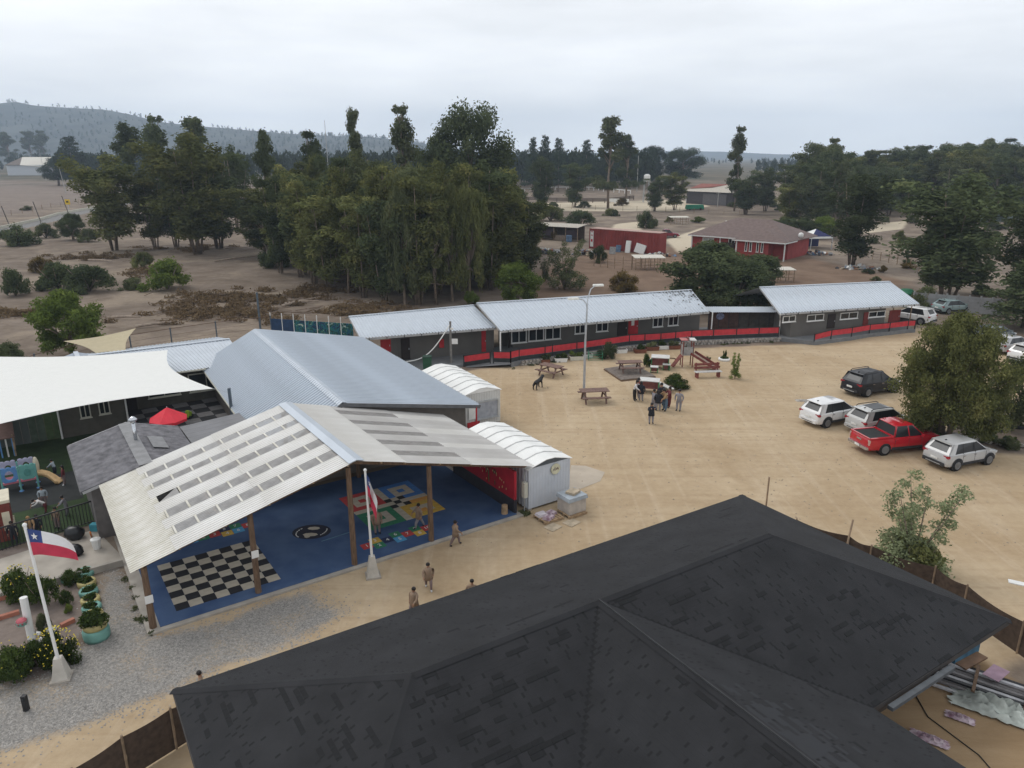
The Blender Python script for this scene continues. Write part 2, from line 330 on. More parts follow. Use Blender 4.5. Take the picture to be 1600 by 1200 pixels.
# ---------------------------------------------------------------- hills, far wood
HILLM = M('hill_scrub', (0.02, 0.03, 0.026), rough=1, var=0.4, scale=0.009, detail=12, c2=(0.065, 0.07, 0.06))
def hill(name, sil, D, depth, mat, seed, trees=0):
    "sil: photo pixels of the skyline, put at distance D; the slope falls towards us over depth metres"
    px = np.array([s[0] for s in sil], float); py = np.array([s[1] for s in sil], float)
    n, k = 240, 26; X = np.linspace(px[0], px[-1], n); T = np.interp(X, px, py); vs = []
    for j in range(k):
        f = j / (k - 1)
        for i in range(n):
            q = G(X[i], 300); top = CAMH + D * math.tan(math.atan((600 - T[i]) / FPX) - PITCH)
            nzv = mnoise.fractal(Vector((X[i] * 0.018 + seed, f * 2.5, seed)), 0.9, 2.1, 6)
            nz2 = mnoise.fractal(Vector((X[i] * 0.05 + seed, f * 6, seed + 5)), 0.9, 2.1, 4)
            if f < 0.72: g = (f / 0.72); h = top * g ** 1.35 * (1 + (nzv * 0.45 + nz2 * .12) * g * (1 - g) * 2.0)
            else: g = 1 - (f - 0.72) / 0.28; h = top * (0.35 + 0.65 * g)
            y = D - depth * (0.72 - f) + nzv * depth * 0.06 * (f < .7)
            x = (X[i] - 800) / FPX * D * 1.045 * (0.6 + 0.4 * y / D)
            vs.append((x, y, h - 4 if j == 0 else max(h, -4)))
    idx = np.arange(n * k).reshape(k, n); F = np.stack([idx[:-1, :-1], idx[:-1, 1:], idx[1:, 1:], idx[1:, :-1]], -1).reshape(-1, 4)
    o = tag(put(name, raw_mesh(name, np.array(vs), F, mat, True)), kind='structure')
    return vs[19 * n:20 * n], vs[5 * n:19 * n]
ridge, slope_pts = hill('hills', [(-420, 215), (-250, 160), (-120, 145), (0, 149), (30, 158), (66, 167), (85, 161), (105, 159), (130, 165), (185, 169), (225, 171), (260, 178), (300, 190), (345, 196), (400, 201), (470, 208), (540, 212), (600, 214), (660, 222), (740, 236), (800, 243)], 2600, 1500, HILLM, 3.0)
hill('distant_range', [(560, 241), (760, 240), (900, 239), (1020, 236), (1100, 237), (1180, 241), (1300, 242), (1700, 238), (2000, 241)], 4700, 900, HILLM, 9.0)
# ---------------------------------------------------------------- haze: one closed box of thin air round everything
hm = bpy.data.materials.new('thin_air'); hm.use_nodes = True; t = hm.node_tree; t.nodes.clear()
o_ = N(t, 'ShaderNodeOutputMaterial'); pv = N(t, 'ShaderNodeVolumePrincipled'); pv.inputs['Color'].default_value = (0.66, 0.81, 1.0, 1); pv.inputs['Density'].default_value = 0.0002; pv.inputs['Anisotropy'].default_value = 0.0
t.links.new(pv.outputs[0], o_.inputs['Volume'])
hz = MB(); hz.box((0, 2700, 149), (22000, 6000, 310)); hz.build('haze', hm)
tag(bpy.data.objects['haze'], kind='stuff'); bpy.data.objects['haze'].visible_shadow = True
# ================================================================ BUILDINGS
def frame(ox, oy, deg):
    c, s = math.cos(R(deg)), math.sin(R(deg))
    def f(u, n, z=0.0): return Vector((ox + u * c - n * s, oy + u * s + n * c, z))
    f.rz = R(deg); return f
S = frame(-13.35, 23.71, 34.34)                # school frame: u along the front of the play shed, n away from us
def PV(px, py, a, b):
    "point of the vertical plane through plan points a, b seen at a photo pixel"
    n = Vector((-(b[1] - a[1]), b[0] - a[0], 0)); d = G(px, py, 0) - Vector((0, 0, CAMH)); q = Vector((a[0], a[1], 0))
    return d * (n.dot(q) / n.dot(d)) + Vector((0, 0, CAMH))
def rel(mb, root):
    o = root.location; c, s = math.cos(-root.rotation_euler.z), math.sin(-root.rotation_euler.z)
    mb.v = [((x - o.x) * c - (y - o.y) * s, (x - o.x) * s + (y - o.y) * c, z - o.z) for x, y, z in mb.v]; return mb
def wb(mb, name, mats, root, smooth=False):
    "build a part from world coordinates under its thing"
    return rel(mb, root).build(name, mats, root, smooth)
def obox(f, c, d, mb=None, **k): return (mb or MB()).box(f(*c), d, rz=f.rz, **k)
def rib_profile(w, pitch, h):
    k = max(1, round(w / pitch)); p = w / k; pts = []
    for i in range(k):
        for a, z in ((0, 0), (0.60, 0), (0.66, h), (0.90, h)): pts.append(((i + a) * p / w, z))
    return pts + [(1.0, 0)]
def roof_slope(root, e0, e1, r1, r0, mat, n, pitch=0.25, h=0.035, name='roof_sheet', rng_=None, th=0.0):
    "corrugated sheets side by side between the eave e0-e1 and the ridge r0-r1 (world points), each a part"
    e0, e1, r1, r0 = map(Vector, (e0, e1, r1, r0)); nrm = (e1 - e0).cross(r0 - e0).normalized()
    if nrm.z < 0: nrm = -nrm
    par = ((e1 - e0) - (r1 - r0)).length < 0.02; me = None; out = []
    for i in range(n):
        a, b = i / n, (i + 1) / n; A = e0.lerp(e1, a)
        if me is None or not par:
            w_ = (e1 - e0).length / n; prof = rib_profile(w_, pitch, h); m_ = MB(); lo = []; hi = []
            for t_, z in prof:
                q = a + (b - a) * t_; lo.append(e0.lerp(e1, q) + nrm * z - A); hi.append(r0.lerp(r1, q) + nrm * z - A)
            k = len(prof); m_.add(lo + hi, [(j, j + 1, k + j + 1, k + j) for j in range(k - 1)])
            me = m_.mesh(name, mat)
        o = put(name, me, root, A - root.location + nrm * 0.002 * (i % 2)); out.append(o)
    return out
def gable_walls(root, pts, z0, tops, mat, name='wall'):
    "closed wall ring through plan points with a top height per point"
    m_ = MB(); n = len(pts)
    lo = [Vector((p[0], p[1], z0)) for p in pts]; hi = [Vector((p[0], p[1], t)) for p, t in zip(pts, tops)]
    m_.add(lo + hi, [(i, (i + 1) % n, n + (i + 1) % n, n + i) for i in range(n)]); return wb(m_, name, mat, root)
def win(root, tl, br, a, b, frame_mat=CREAM, panes=2, fw=0.07, name='window', depth=0.06, glass=None):
    "window on the wall plane a-b from photo pixels of its corners (top-left, bottom-right)"
    p = PV(*tl, a, b); q = PV(*br, a, b); return win3(root, p, q, frame_mat, panes, fw, name, depth, glass)
def win3(root, p, q, frame_mat=CREAM, panes=2, fw=0.07, name='window', depth=0.06, glass=None):
    d = Vector((q.x - p.x, q.y - p.y, 0)); W = d.length; d.normalize(); nrm = Vector((d.y, -d.x, 0))
    if nrm.y > 0: nrm = -nrm
    z1, z0 = p.z, q.z; c = Vector(((p.x + q.x) / 2, (p.y + q.y) / 2, (z0 + z1) / 2)) + nrm * 0.05; rz = math.atan2(d.y, d.x)
    m_ = MB()
    for sx in (-1, 1): m_.box(c + d * sx * (W / 2 - fw / 2), (fw, depth, z1 - z0), rz)
    for k in range(1, panes): m_.box(c + d * (-W / 2 + W * k / panes), (fw * 0.8, depth * 0.9, z1 - z0 - 2 * fw), rz)
    for sz in (-1, 1): m_.box(c + Vector((0, 0, sz * ((z1 - z0) / 2 - fw / 2))), (W - 2 * fw, depth * 0.95, fw), rz)
    m_.box(c + Vector((0, 0, -(z1 - z0) / 2 - 0.025)) + nrm * 0.03, (W + 0.1, depth + 0.06, 0.05), rz)
    o = wb(m_, name, frame_mat, root); g = MB().box(c - nrm * 0.015, (W - 2 * fw, 0.02, z1 - z0 - 2 * fw), rz)
    wb(g, 'pane', glass or GLASS, root); gg = col.objects[-1] if False else bpy.data.objects[g_name()]
    gg.parent = o; return o
def g_name(): return max((o for o in bpy.data.objects if o.name.split('.')[0] == 'pane'), key=lambda o: (len(o.name), o.name)).name
def door(root, tl, br, a, b, mat, name='door'):
    p = PV(*tl, a, b); q = PV(*br, a, b); d = Vector((q.x - p.x, q.y - p.y, 0)); W = d.length; d.normalize(); nrm = Vector((d.y, -d.x, 0)); rz = math.atan2(d.y, d.x)
    if nrm.y > 0: nrm = -nrm
    c = Vector(((p.x + q.x) / 2, (p.y + q.y) / 2, (p.z + q.z) / 2)) + nrm * 0.04
    o = wb(MB().box(c, (W, 0.07, p.z - q.z), rz), name, mat, root)
    h = MB().box(c + nrm * 0.06 + d * W * 0.38, (0.05, 0.05, 0.14), rz); hn = wb(h, 'handle', STEEL, root); hn.parent = o
    return o
# ---- 1 the dark shingled house in the foreground
H1 = frame(-9.575, 17.5, 32.5)
hr = thing('shingle_house', 'big low house with a black asphalt shingle roof filling the near foreground', 'house', H1(0, 0), 0)
SHG = M('black_shingle', (0.0155, 0.0158, 0.0178), rough=0.85, var=0.22, scale=0.9, bump=0.35, bscale=90, c2=(0.021, 0.0213, 0.0238), detail=8, spec=0.3)
SHD = M('dark_shingle', (0.0080, 0.0083, 0.0095), rough=0.9, var=0.2, scale=5)
SHP = M('scuffed_shingle', (0.032, 0.034, 0.04), rough=0.8, var=0.35, scale=1.6, c2=(0.02, 0.021, 0.024))
ez, rzh = 2.6, 4.75
wl = MB()
wl.box(H1(11.75, -5.5, 1.25), (20.9, 8.4, 2.5), H1.rz); wl.box(H1(10.8, -15.0, 1.25), (7.8, 11.2, 2.5), H1.rz); wb(wl, 'wall', M('house_render', (0.06, 0.045, 0.035), rough=0.9), hr)
P = {k: H1(*v) for k, v in dict(A=(0, 0, ez), B=(23.5, 0, ez), C=(23.5, -11.04, ez), D=(0, -11.04, ez), R1=(4.9, -5.52, rzh), R2=(18.15, -5.52, rzh), Mm=(10.8, -5.52, rzh), I=(16.0, -11.04, ez), J=(5.6, -11.04, ez), E=(10.8, -21, rzh), W=(16.0, -21, ez), X=(5.6, -21, ez)).items()}
planes = dict(north=['A', 'B', 'R2', 'R1'], east=['B', 'C', 'R2'], south_east=['C', 'I', 'Mm', 'R2'], south_west=['J', 'D', 'R1', 'Mm'], west=['D', 'A', 'R1'], wing_east=['I', 'W', 'E', 'Mm'], wing_west=['X', 'J', 'Mm', 'E'])
deck = MB()
for q in planes.values(): deck.poly([P[k] for k in q], 0.09)
wb(deck, 'roof_deck', SHD, hr)
tabs_near = []
def shingles(root, poly, off, seed):
    r = random.Random(seed); pts = [Vector(p) for p in poly]; e = (pts[1] - pts[0]).normalized(); nrm = (pts[1] - pts[0]).cross(pts[2] - pts[0]).normalized()
    if nrm.z < 0: nrm = -nrm
    up = nrm.cross(e)
    if up.z < 0: up = -up
    loc = [((p - pts[0]).dot(e), (p - pts[0]).dot(up)) for p in pts]; hmax = max(q[1] for q in loc); m_ = MB(); ex, tw = 0.145, 0.333
    def span(y):
        xs_ = []
        for i in range(len(loc)):
            (x0, y0), (x1, y1) = loc[i], loc[(i + 1) % len(loc)]
            if (y0 <= y) != (y1 <= y): xs_.append(x0 + (x1 - x0) * (y - y0) / (y1 - y0))
        return (min(xs_), max(xs_)) if len(xs_) >= 2 else None
    rows = int(hmax / ex)
    for k in range(rows):
        y = k * ex; s0, s1 = span(y + 0.002), span(min(y + ex, hmax - 1e-3))
        if not s0 or not s1: continue
        x = s0[0] - r.random() * tw
        while x < s0[1]:
            xa, xb = max(x, s0[0]), min(x + tw * r.choice((1, 1, 1.0, .8)), s0[1]); x += tw
            if xb - xa < 0.03: continue
            ta, tb = min(max(xa, s1[0]), s1[1]), min(max(xb, s1[0]), s1[1])
            l = 0.0035 + r.random() * 0.0015; B0 = pts[0] + e * (xa + .0015) + up * y + nrm * l; B1 = pts[0] + e * (xb - .0015) + up * y + nrm * l
            T0 = pts[0] + e * ta + up * (y + ex) + nrm * 0.002; T1 = pts[0] + e * tb + up * (y + ex) + nrm * 0.002
            m_.add([B0, B1, T1, T0, B0 - nrm * l, B1 - nrm * l], [(0, 1, 2, 3), (4, 5, 1, 0)])
            tabs_near.append((off, B0, B1, T1, T0, nrm, xa, y, rows))
    o = wb(m_, 'shingle_courses', SHG, root); o['kind'] = 'stuff'; return o
for i, (nm, q) in enumerate(planes.items()): shingles(hr, [P[k] for k in q], nm, 40 + i)
# tabs of a darker batch that stand out one by one, in short runs along a course
r = random.Random(5); byp = {}
for t_ in tabs_near: byp.setdefault(t_[0], []).append(t_)
me_sh = MB().add([(-.16, 0, 0), (.16, 0, 0), (.16, .135, -.006), (-.16, .135, -.006), (-.16, 0, -.02), (.16, 0, -.02)], [(0, 1, 2, 3), (4, 5, 1, 0), (1, 5, 2), (4, 0, 3)]).mesh('shingle', SHD)
cnt = dict(north=24, east=0, south_east=60, south_west=104, west=56, wing_east=16, wing_west=30); done = set()
for nm, k in cnt.items():
    L_ = [t_ for t_ in byp[nm] if (t_[2] - t_[1]).length > 0.3 and (t_[1].y > 8)]; j = 0
    while j < k and L_:
        i0 = r.randrange(len(L_)); run = r.choice((1, 1, 2, 2, 3, 4))
        for i in range(i0, min(i0 + run, len(L_))):
            if (nm, i) in done or abs(L_[i][7] - L_[i0][7]) > 1e-3: continue
            done.add((nm, i)); _, B0, B1, T1, T0, nrm, *_r = L_[i]; e = (B1 - B0).normalized(); upv = nrm.cross(e)
            mt = Matrix((e, upv if upv.z > 0 else -upv, nrm)).transposed().to_4x4(); mt.translation = (B0 + B1) / 2 + nrm * 0.008 - hr.location
            o = put('shingle', me_sh, hr); o.matrix_local = mt; j += 1
caps = MB()
for a, b in (('A', 'R1'), ('R1', 'R2'), ('B', 'R2'), ('R2', 'C'), ('R1', 'D'), ('Mm', 'E')):
    p, q = P[a], P[b]; k = int((q - p).length / 0.28)
    for i in range(k):
        x, y = p.lerp(q, i / k), p.lerp(q, (i + 1.1) / k); d = (q - p).normalized(); sd = d.cross(Vector((0, 0, 1))).normalized()
        for s_ in (-1, 1):
            f0 = 0.022; caps.add([x + Vector((0, 0, f0)), y + Vector((0, 0, f0 - .012)), y + sd * s_ * 0.16 + Vector((0, 0, -0.045)), x + sd * s_ * 0.16 + Vector((0, 0, -0.035))], [(0, 1, 2, 3)])
o = wb(caps, 'ridge_capping', SHG, hr); o['kind'] = 'stuff'
vl = MB(); vl.bar(P['Mm'] + Vector((0, 0, .03)), P['Mm'].lerp(P['W'], 0.0) + Vector((0, 0, .03)) + (P['E'] - P['Mm']) * 0.9, 0.03, 0.05); wb(vl, 'ridge_line', M('grey_mortar', (0.035, 0.035, 0.038)), hr)
sc_ = MB()
for t_ in byp['wing_east']:
    c = (t_[1] + t_[2]) / 2; dl = c - P['Mm']; ax = (P['E'] - P['Mm']).normalized(); al = dl.dot(ax); of = (dl - ax * al).length
    if 4.6 + r.gauss(0, .5) < al < 9.5 and of < 1.5 + r.gauss(0, .35) - (.5 if t_[0] == 'wing_west' else 0) and r.random() < .85: sc_.add([q + t_[5] * .006 for q in t_[1:5]], [(0, 1, 2, 3)])
wb(sc_, 'scuffed_shingles', SHP, hr)['kind'] = 'stuff'
fas = MB()
for a, b in (('A', 'B'), ('B', 'C'), ('C', 'I'), ('I', 'W'), ('D', 'A')): fas.bar(P[a] - Vector((0, 0, .10)), P[b] - Vector((0, 0, .10)), 0.04, 0.16)
wb(fas, 'fascia', M('fascia_board', (0.045, 0.04, 0.038), rough=0.7), hr)
gp_ = H1(19.6, -11.1, 0); gt = MB(); gt.bar(H1(16.6, -11.2, 2.42), H1(19.8, -11.2, 2.42), 0.16, 0.12); wb(gt, 'gutter', M('grey_gutter', (0.075, 0.082, 0.09)), hr)
# ---- 2 the open play shed with the blue rubber floor
fl = tag(obox(S, (8.3, 4.4, 0.03), (17.0, 9.0, 0.10)).build('play_floor', CONC), kind='structure')
BLUE = M('blue_rubber', (0.034, 0.076, 0.185), rough=0.85, var=0.16, scale=0.8, c2=(0.06, 0.105, 0.205), bump=0.2, bscale=60, detail=8)
rub = obox(S, (8.42, 4.52, 0.09), (16.3, 8.75, 0.03)).build('rubber_surface', BLUE, fl)
TW = M('cream_tile', (0.42, 0.38, 0.31), rough=0.85, var=0.1); TB = M('black_tile', (0.014, 0.014, 0.017), rough=0.85, var=0.3)
PCOL = {k: M(k + '_tile', c, rough=0.85, var=0.14, scale=4) for k, c in dict(red=(0.38, 0.045, 0.045), blue_light=(0.05, 0.16, 0.42), yellow=(0.50, 0.33, 0.06), orange=(0.52, 0.26, 0.06), green=(0.03, 0.17, 0.09), navy=(0.02, 0.03, 0.08), cyan=(0.07, 0.28, 0.5)).items()}
PCOL['cream'] = TW; PCOL['black'] = TB
tile_me = {}
def tile(u, n, w_, mat, z=0.108, d=None):
    k = (round(w_, 3), round(d or w_, 3), mat.name)
    if k not in tile_me: tile_me[k] = MB().box((0, 0, 0), (w_ * 0.985, (d or w_) * 0.985, 0.012)).mesh('tile', mat)
    return put('tile', tile_me[k], fl, S(u, n, z), S.rz)
for i in range(8):
    for j in range(8): tile(0.97 + 0.511 * (i + .5), 4.90 - 0.505 * (j + .5), 0.508, TW if (i + j) % 2 == 0 else TB)
G11 = ["RRRRRCBBBBB", "RCCCRCBCCCB", "RCRCRCBCBCB", "RCCCRCBCCCB", "RRRRRKCKBBB", "CCCCCCKCCCC", "GGGGGKCKOOO", "GCCCGCYYYYY", "GCGCGCYCCCY", "GCCCGCYCOCY", "GGGGGCYYYYY"]
CM = dict(R='red', B='blue_light', G='green', Y='yellow', O='orange', C='cream', K='black')
for j, row in enumerate(G11):
    for i, ch in enumerate(row): tile(9.95 + 0.36 * (i + .5), 6.75 - 0.378 * (j + .5), 0.36, PCOL[CM[ch]], d=0.378)
NUMM = M('white_marking', (0.6, 0.6, 0.58), rough=0.8, var=0.05)
def text(s, size, mat, name, parent, loc, rz, rx=0.0, depth=0.004):
    cu = bpy.data.curves.new(name, 'FONT'); cu.body = s; cu.size = size; cu.align_x = 'CENTER'; cu.align_y = 'CENTER'; cu.extrude = depth; cu.resolution_u = 2
    tmp = bpy.data.objects.new('tmp', cu); me = bpy.data.meshes.new_from_object(tmp); bpy.data.objects.remove(tmp); me.materials.clear(); me.materials.append(mat); me.name = name
    o = bpy.data.objects.new(name, me); col.objects.link(o); o.parent = parent; o.location = loc; o.rotation_euler = Euler((rx, 0, rz)); return o
def hop(u0, n0, du, dn, seq):
    x = 0; num = 1
    for grp in seq:
        for k, cn in enumerate(grp):
            off = (k - (len(grp) - 1) / 2) * 0.5; tile(u0 + du * x - dn * off, n0 + dn * x + du * off, 0.5, PCOL[cn])
            text(str(num), 0.32, NUMM, 'number', fl, S(u0 + du * x - dn * off, n0 + dn * x + du * off, 0.122), S.rz); num += 1
        x += 0.51
hop(9.15, 1.38, 1, 0.0, [('red',), ('green', 'yellow'), ('navy',), ('cyan', 'green'), ('red',), ('yellow', 'green'), ('red',)])
hop(2.7, 6.35, 1, 0.05, [('cyan',), ('green',), ('red',), ('yellow', 'navy'), ('cyan', 'green'), ('red',)])
em = MB(); em.lathe([(0.001, 0), (0.78, 0), (0.78, .01), (0.001, .01)], S(7.55, 4.1, 0.105), 22, 1.15, .9); em.build('floor_emblem', M('emblem_navy', (0.012, 0.014, 0.028), rough=.8), fl)
eb = MB(); eb.blob(S(7.4, 3.85, 0.118), (0.36, 0.17, 0.006)); eb.blob(S(7.75, 4.35, 0.118), (0.3, 0.16, 0.006)); eb.blob(S(7.25, 3.8, .119), (.15, .2, .006)); eb.build('emblem_figures', TW, fl)
ea = MB()
for k in range(7):
    a = R(115 + k * 13); ea.box(S(7.55 + .72 * math.cos(a), 4.1 + .58 * math.sin(a), 0.118), (0.1, 0.05, 0.006), S.rz + a + 1.57)
    a = R(290 + k * 9); ea.box(S(7.55 + .72 * math.cos(a), 4.1 + .58 * math.sin(a), 0.118), (0.07, 0.05, 0.006), S.rz + a + 1.57)
ea.build('emblem_lettering', NUMM, fl)
el = MB(); el.bar(S(7.6, 2.95, .112), S(9.2, 3.05, .112), .05, .006); el.build('floor_line', M('faded_line', (0.10, 0.2, 0.27)), fl)
shed = thing('play_shed', 'open timber play shed with a whitish gable roof over the blue floor', 'shed', S(8.35, 4.5, 0))
ROOFW = M('stained_white_sheet', (0.62, 0.60, 0.56), rough=0.55, var=0.1, scale=0.5, stretch=(1.0, 1.0, 1.0), c2=(0.70, 0.69, 0.67))
ROOFO = M('lichen_white_sheet', (0.56, 0.53, 0.44), rough=0.65, var=0.14, scale=1.1, c2=(0.68, 0.66, 0.61))
ROOFR = M('dulled_white_sheet', (0.50, 0.48, 0.455), rough=0.6, var=0.08, scale=0.7, c2=(0.57, 0.555, 0.535))  # right slope copy of the white sheet, shade of the side away from light in its colour
def translucent(name, c, clear):
    m = bpy.data.materials.new(name); m.use_nodes = True; t = m.node_tree; t.nodes.clear(); o = N(t, 'ShaderNodeOutputMaterial')
    d = N(t, 'ShaderNodeBsdfDiffuse'); d.inputs[0].default_value = (*c, 1); tp = N(t, 'ShaderNodeBsdfTransparent'); mm = N(t, 'ShaderNodeMixShader'); n = N(t, 'ShaderNodeTexNoise'); n.inputs['Scale'].default_value = 2.5; n.inputs['Detail'].default_value = 6
    tcx = N(t, 'ShaderNodeTexCoord'); t.links.new(tcx.outputs['Object'], n.inputs['Vector']); mr = N(t, 'ShaderNodeMapRange'); mr.inputs[1].default_value = .35; mr.inputs[2].default_value = .65; mr.inputs[3].default_value = clear - .12; mr.inputs[4].default_value = clear + .08
    t.links.new(n.outputs[0], mr.inputs[0]); t.links.new(mr.outputs[0], mm.inputs[0]); t.links.new(d.outputs[0], mm.inputs[1]); t.links.new(tp.outputs[0], mm.inputs[2]); t.links.new(mm.outputs[0], o.inputs[0]); return m
SKYL = translucent('clear_roof_panel', (0.46, 0.45, 0.44), 0.36); SKYR = translucent('clear_roof_panel_grey', (0.40, 0.385, 0.37), 0.34)  # SKYR: same panel toned darker for the shaded right slope
UR, ZR, UL, ZL, URR, ZRR = 8.35, 4.92, -0.43, 2.72, 17.5, 2.50
def zl(u): return ZL + (u - UL) / (UR - UL) * (ZR - ZL)
def zr(u): return ZR + (u - UR) / (URR - UR) * (ZRR - ZR)
bands = [-0.05, 1.14, 1.88, 2.71, 3.46, 4.42, 5.12, 6.0, 6.58, 7.43, 8.08, 9.08]; rs = random.Random(3)
def shed_sheet(u0, u1, n0, n1, zf, mat, name='roof_sheet', lift=0.0, pitch=0.16, h=0.022):
    roof_slope(shed, S(u0, n0, zf(u0) + lift), S(u0, n1, zf(u0) + lift), S(u1, n1, zf(u1) + lift), S(u1, n0, zf(u1) + lift), mat, 1, pitch, h, name)
for i in range(11):
    n0, n1 = bands[i], bands[i + 1]
    for a, b, l in ((UL, 1.25, 0.0), (1.15, 4.72, 0.02), (4.62, UR, 0.04)):
        if i % 2 and a > 1: continue
        if i % 2 and a < 1: b = 1.38
        shed_sheet(a, b, n0, n1, zl, ROOFO if a < 0 else ROOFW, lift=l + rs.uniform(0, .006))
    if i % 2:
        k = 8 if i < 10 else 7; us = [1.4 + (8.15 - 1.4) * j / k for j in range(k + 1)]
        for j in range(k):
            if i == 5 and j == 0:
                q = [S(us[0], n0, zl(us[0]) + .03), S(us[1] - .05, n0, zl(us[1]) + .03), S(us[1] - .05, n1, zl(us[1]) + .03), S(us[0] + .45, n1 - .3, zl(us[0] + .4) + .03)]
                wb(MB().poly(q), 'skylight_panel', SKYL, shed)
                continue
            shed_sheet(us[j] + .05, us[j + 1], n0, n1, zl, SKYL, 'skylight_panel', 0.03, 0.12, 0.012)
            wb(MB().bar(S(us[j] + .02, n0, zl(us[j]) + .05), S(us[j] + .02, n1, zl(us[j]) + .05), 0.08, 0.025), 'batten', ROOFO, shed)
        shed_sheet(8.15, UR, n0, n1, zl, ROOFW, lift=.035)
    for a, b, l in ((UR, 10.65, 0.04), (10.55, 13.95, 0.02), (13.85, URR, 0.0)):
        nn = [(-0.05, 0.95), (0.95, 1.65), (1.65, 2.55), (2.55, 3.25), (3.25, 4.2), (4.2, 4.85), (4.85, 5.85), (5.85, 6.55), (6.55, 7.6), (7.6, 8.4), (8.4, 9.1)][i]
        clear = i % 2 and 10 < a < 13
        shed_sheet(b, a, *nn, zr, SKYR if clear else (ROOFR if i % 3 else ROOFW) if a > 13 else ROOFW if a < 10 else ROOFR, 'skylight_panel' if clear else 'roof_sheet', l + rs.uniform(0, .006))
rc = MB()
for s_ in (-1, 1): rc.poly([S(UR, -.08, ZR + .1), S(UR, 9.1, ZR + .1), S(UR + s_ * .34, 9.1, ZR + .02), S(UR + s_ * .34, -.08, ZR + .02)][::s_], 0.01)
wb(rc, 'ridge_cap', GREY_METAL, shed)
for u, n in ((0.05, .3), (4.0, .4), (8.08, .25), (11.82, .22), (0.05, 8.7), (4.0, 8.7), (8.1, 8.7), (11.9, 8.7)):
    z = (zl(u) if u < UR else zr(u)) - .2; wb(MB().tube([S(u, n, 0.05), S(u, n, z * .5), S(u, n, z)], [.13, .12, .11], 9), 'post', TIMBER, shed)
for n in (0.35, 4.5, 8.7):
    wb(MB().bar(S(UL + .2, n, zl(UL + .2) - .14), S(UR, n, ZR - .14), .07, .16), 'rafter', TIMBER, shed); wb(MB().bar(S(UR, n, ZR - .14), S(URR - .3, n, zr(URR - .3) - .14), .07, .16), 'rafter', TIMBER, shed)
for u in (0.0, 1.3, 3.0, 4.7, 6.5, 8.0, 9.5, 10.6, 12.3, 13.9, 15.6, 17.0):
    z = (zl(u) if u < UR else zr(u)) - .035; wb(MB().bar(S(u, 0, z), S(u, 9, z), .06, .05), 'purlin', RAWWOOD, shed)
for u, n, z in ((0.05, .16, 1.35), (4.0, .26, 1.9)): tag(obox(S, (u, n - .005, z), (.28, .02, .32)).build('paper_notice', WHITE), 'white paper notice on the shed post ' + ('at the outer corner of the blue floor' if u < 1 else 'beside the chess board'), 'notice')
mural = thing('mural_wall', 'low red wall with painted flowers and a black base closing the side of the blue floor', 'wall', S(16.55, 3.3, 0))
wb(obox(S, (16.58, 3.3, 1.55), (.14, 6.0, 1.5)), 'red_panel', M('mural_red', (0.36, 0.014, 0.028), rough=.6, var=.15, scale=1.5), mural); wb(obox(S, (16.58, 3.3, .40), (.15, 6.02, .8)), 'black_base', M('mural_base', (0.03, 0.03, 0.038), rough=.8), mural)
fm = MB(); r = random.Random(8)
for k in range(26): fm.blob(S(16.50, r.uniform(0.9, 6.0), r.uniform(.95, 1.7)), (.02, .06, .06), seg=6, rings=4)
wb(fm, 'painted_flowers', M('flower_paint', (0.55, 0.42, 0.2), var=.3), mural)
fm = MB()
for k in range(16): fm.blob(S(16.495, 2.6 + r.gauss(0, .4), 1.75 + r.gauss(0, .28)), (.02, .12, .16), seg=6, rings=4)
fm.bar(S(16.49, 2.6, .95), S(16.49, 2.6, 1.6), .06, .02); wb(fm, 'painted_tree', M('tree_paint', (0.08, 0.12, 0.05), var=.3), mural)
tag(MB().tube([S(16.1, .55, .1), S(16.1, .55, .55)], [.17, .15], 10).build('wood_stump', RAWWOOD), 'short sawn log stump standing at the corner of the blue floor by the red wall', 'stump')
# ---- 3 main school hall with the blue grey metal roof
hall = thing('school_hall', 'school hall with a large blue grey corrugated metal gable roof', 'school building', S(14, 18, 0))
hz_r, hz_e, hz_l = 4.4, 2.8, 2.35
Rn, Rf, En, Ef, Lf, Ln = G(535, 630, hz_r), G(398, 515, hz_r), G(750, 633, hz_e), G(573, 527, hz_e), G(312, 570, hz_l), G(387, 668, hz_l)
Ln = Lf + (Rn - Rf); Ln.z = hz_l
Ef = En + (Rf - Rn) * ((Ef - En).length / (Rf - Rn).length); Ef.z = hz_e
roof_slope(hall, En, Ef, Rf, Rn, GREY_METAL, 22, .3, .075); roof_slope(hall, Ln, Lf, Rf, Rn, GREY_METAL, 22, .3, .075)
dn = (Rf - Rn).normalized(); rc = MB()
for q0, q1 in ((En, Ef), (Ln, Lf)):
    d = (q0 - Rn).normalized() * .28; rc.poly([Rn + Vector((0, 0, .06)), Rf + Vector((0, 0, .06)), Rf + d + Vector((0, 0, .045)), Rn + d + Vector((0, 0, .045))])
wb(rc, 'ridge_cap', LIGHT_METAL, hall)
FASC = M('grey_fascia', (0.10, 0.10, 0.105), rough=.6)
wb(MB().bar(Rn - dn * .02 - Vector((0, 0, .09)), En - dn * .02 - Vector((0, 0, .09)), .05, .2), 'verge_board', FASC, hall); wb(MB().bar(Rn - dn * .02 - Vector((0, 0, .09)), Ln - dn * .02 - Vector((0, 0, .09)), .05, .2), 'verge_board', FASC, hall)
wb(MB().bar(Lf - Vector((0, 0, .06)), Ln - Vector((0, 0, .06)), .1, .1), 'gutter', CREAM, hall); wb(MB().bar(Ef - Vector((0, 0, .06)), En - Vector((0, 0, .06)), .1, .1), 'gutter', FASC, hall)
def ins(a, c, k): return a.lerp(c, k)
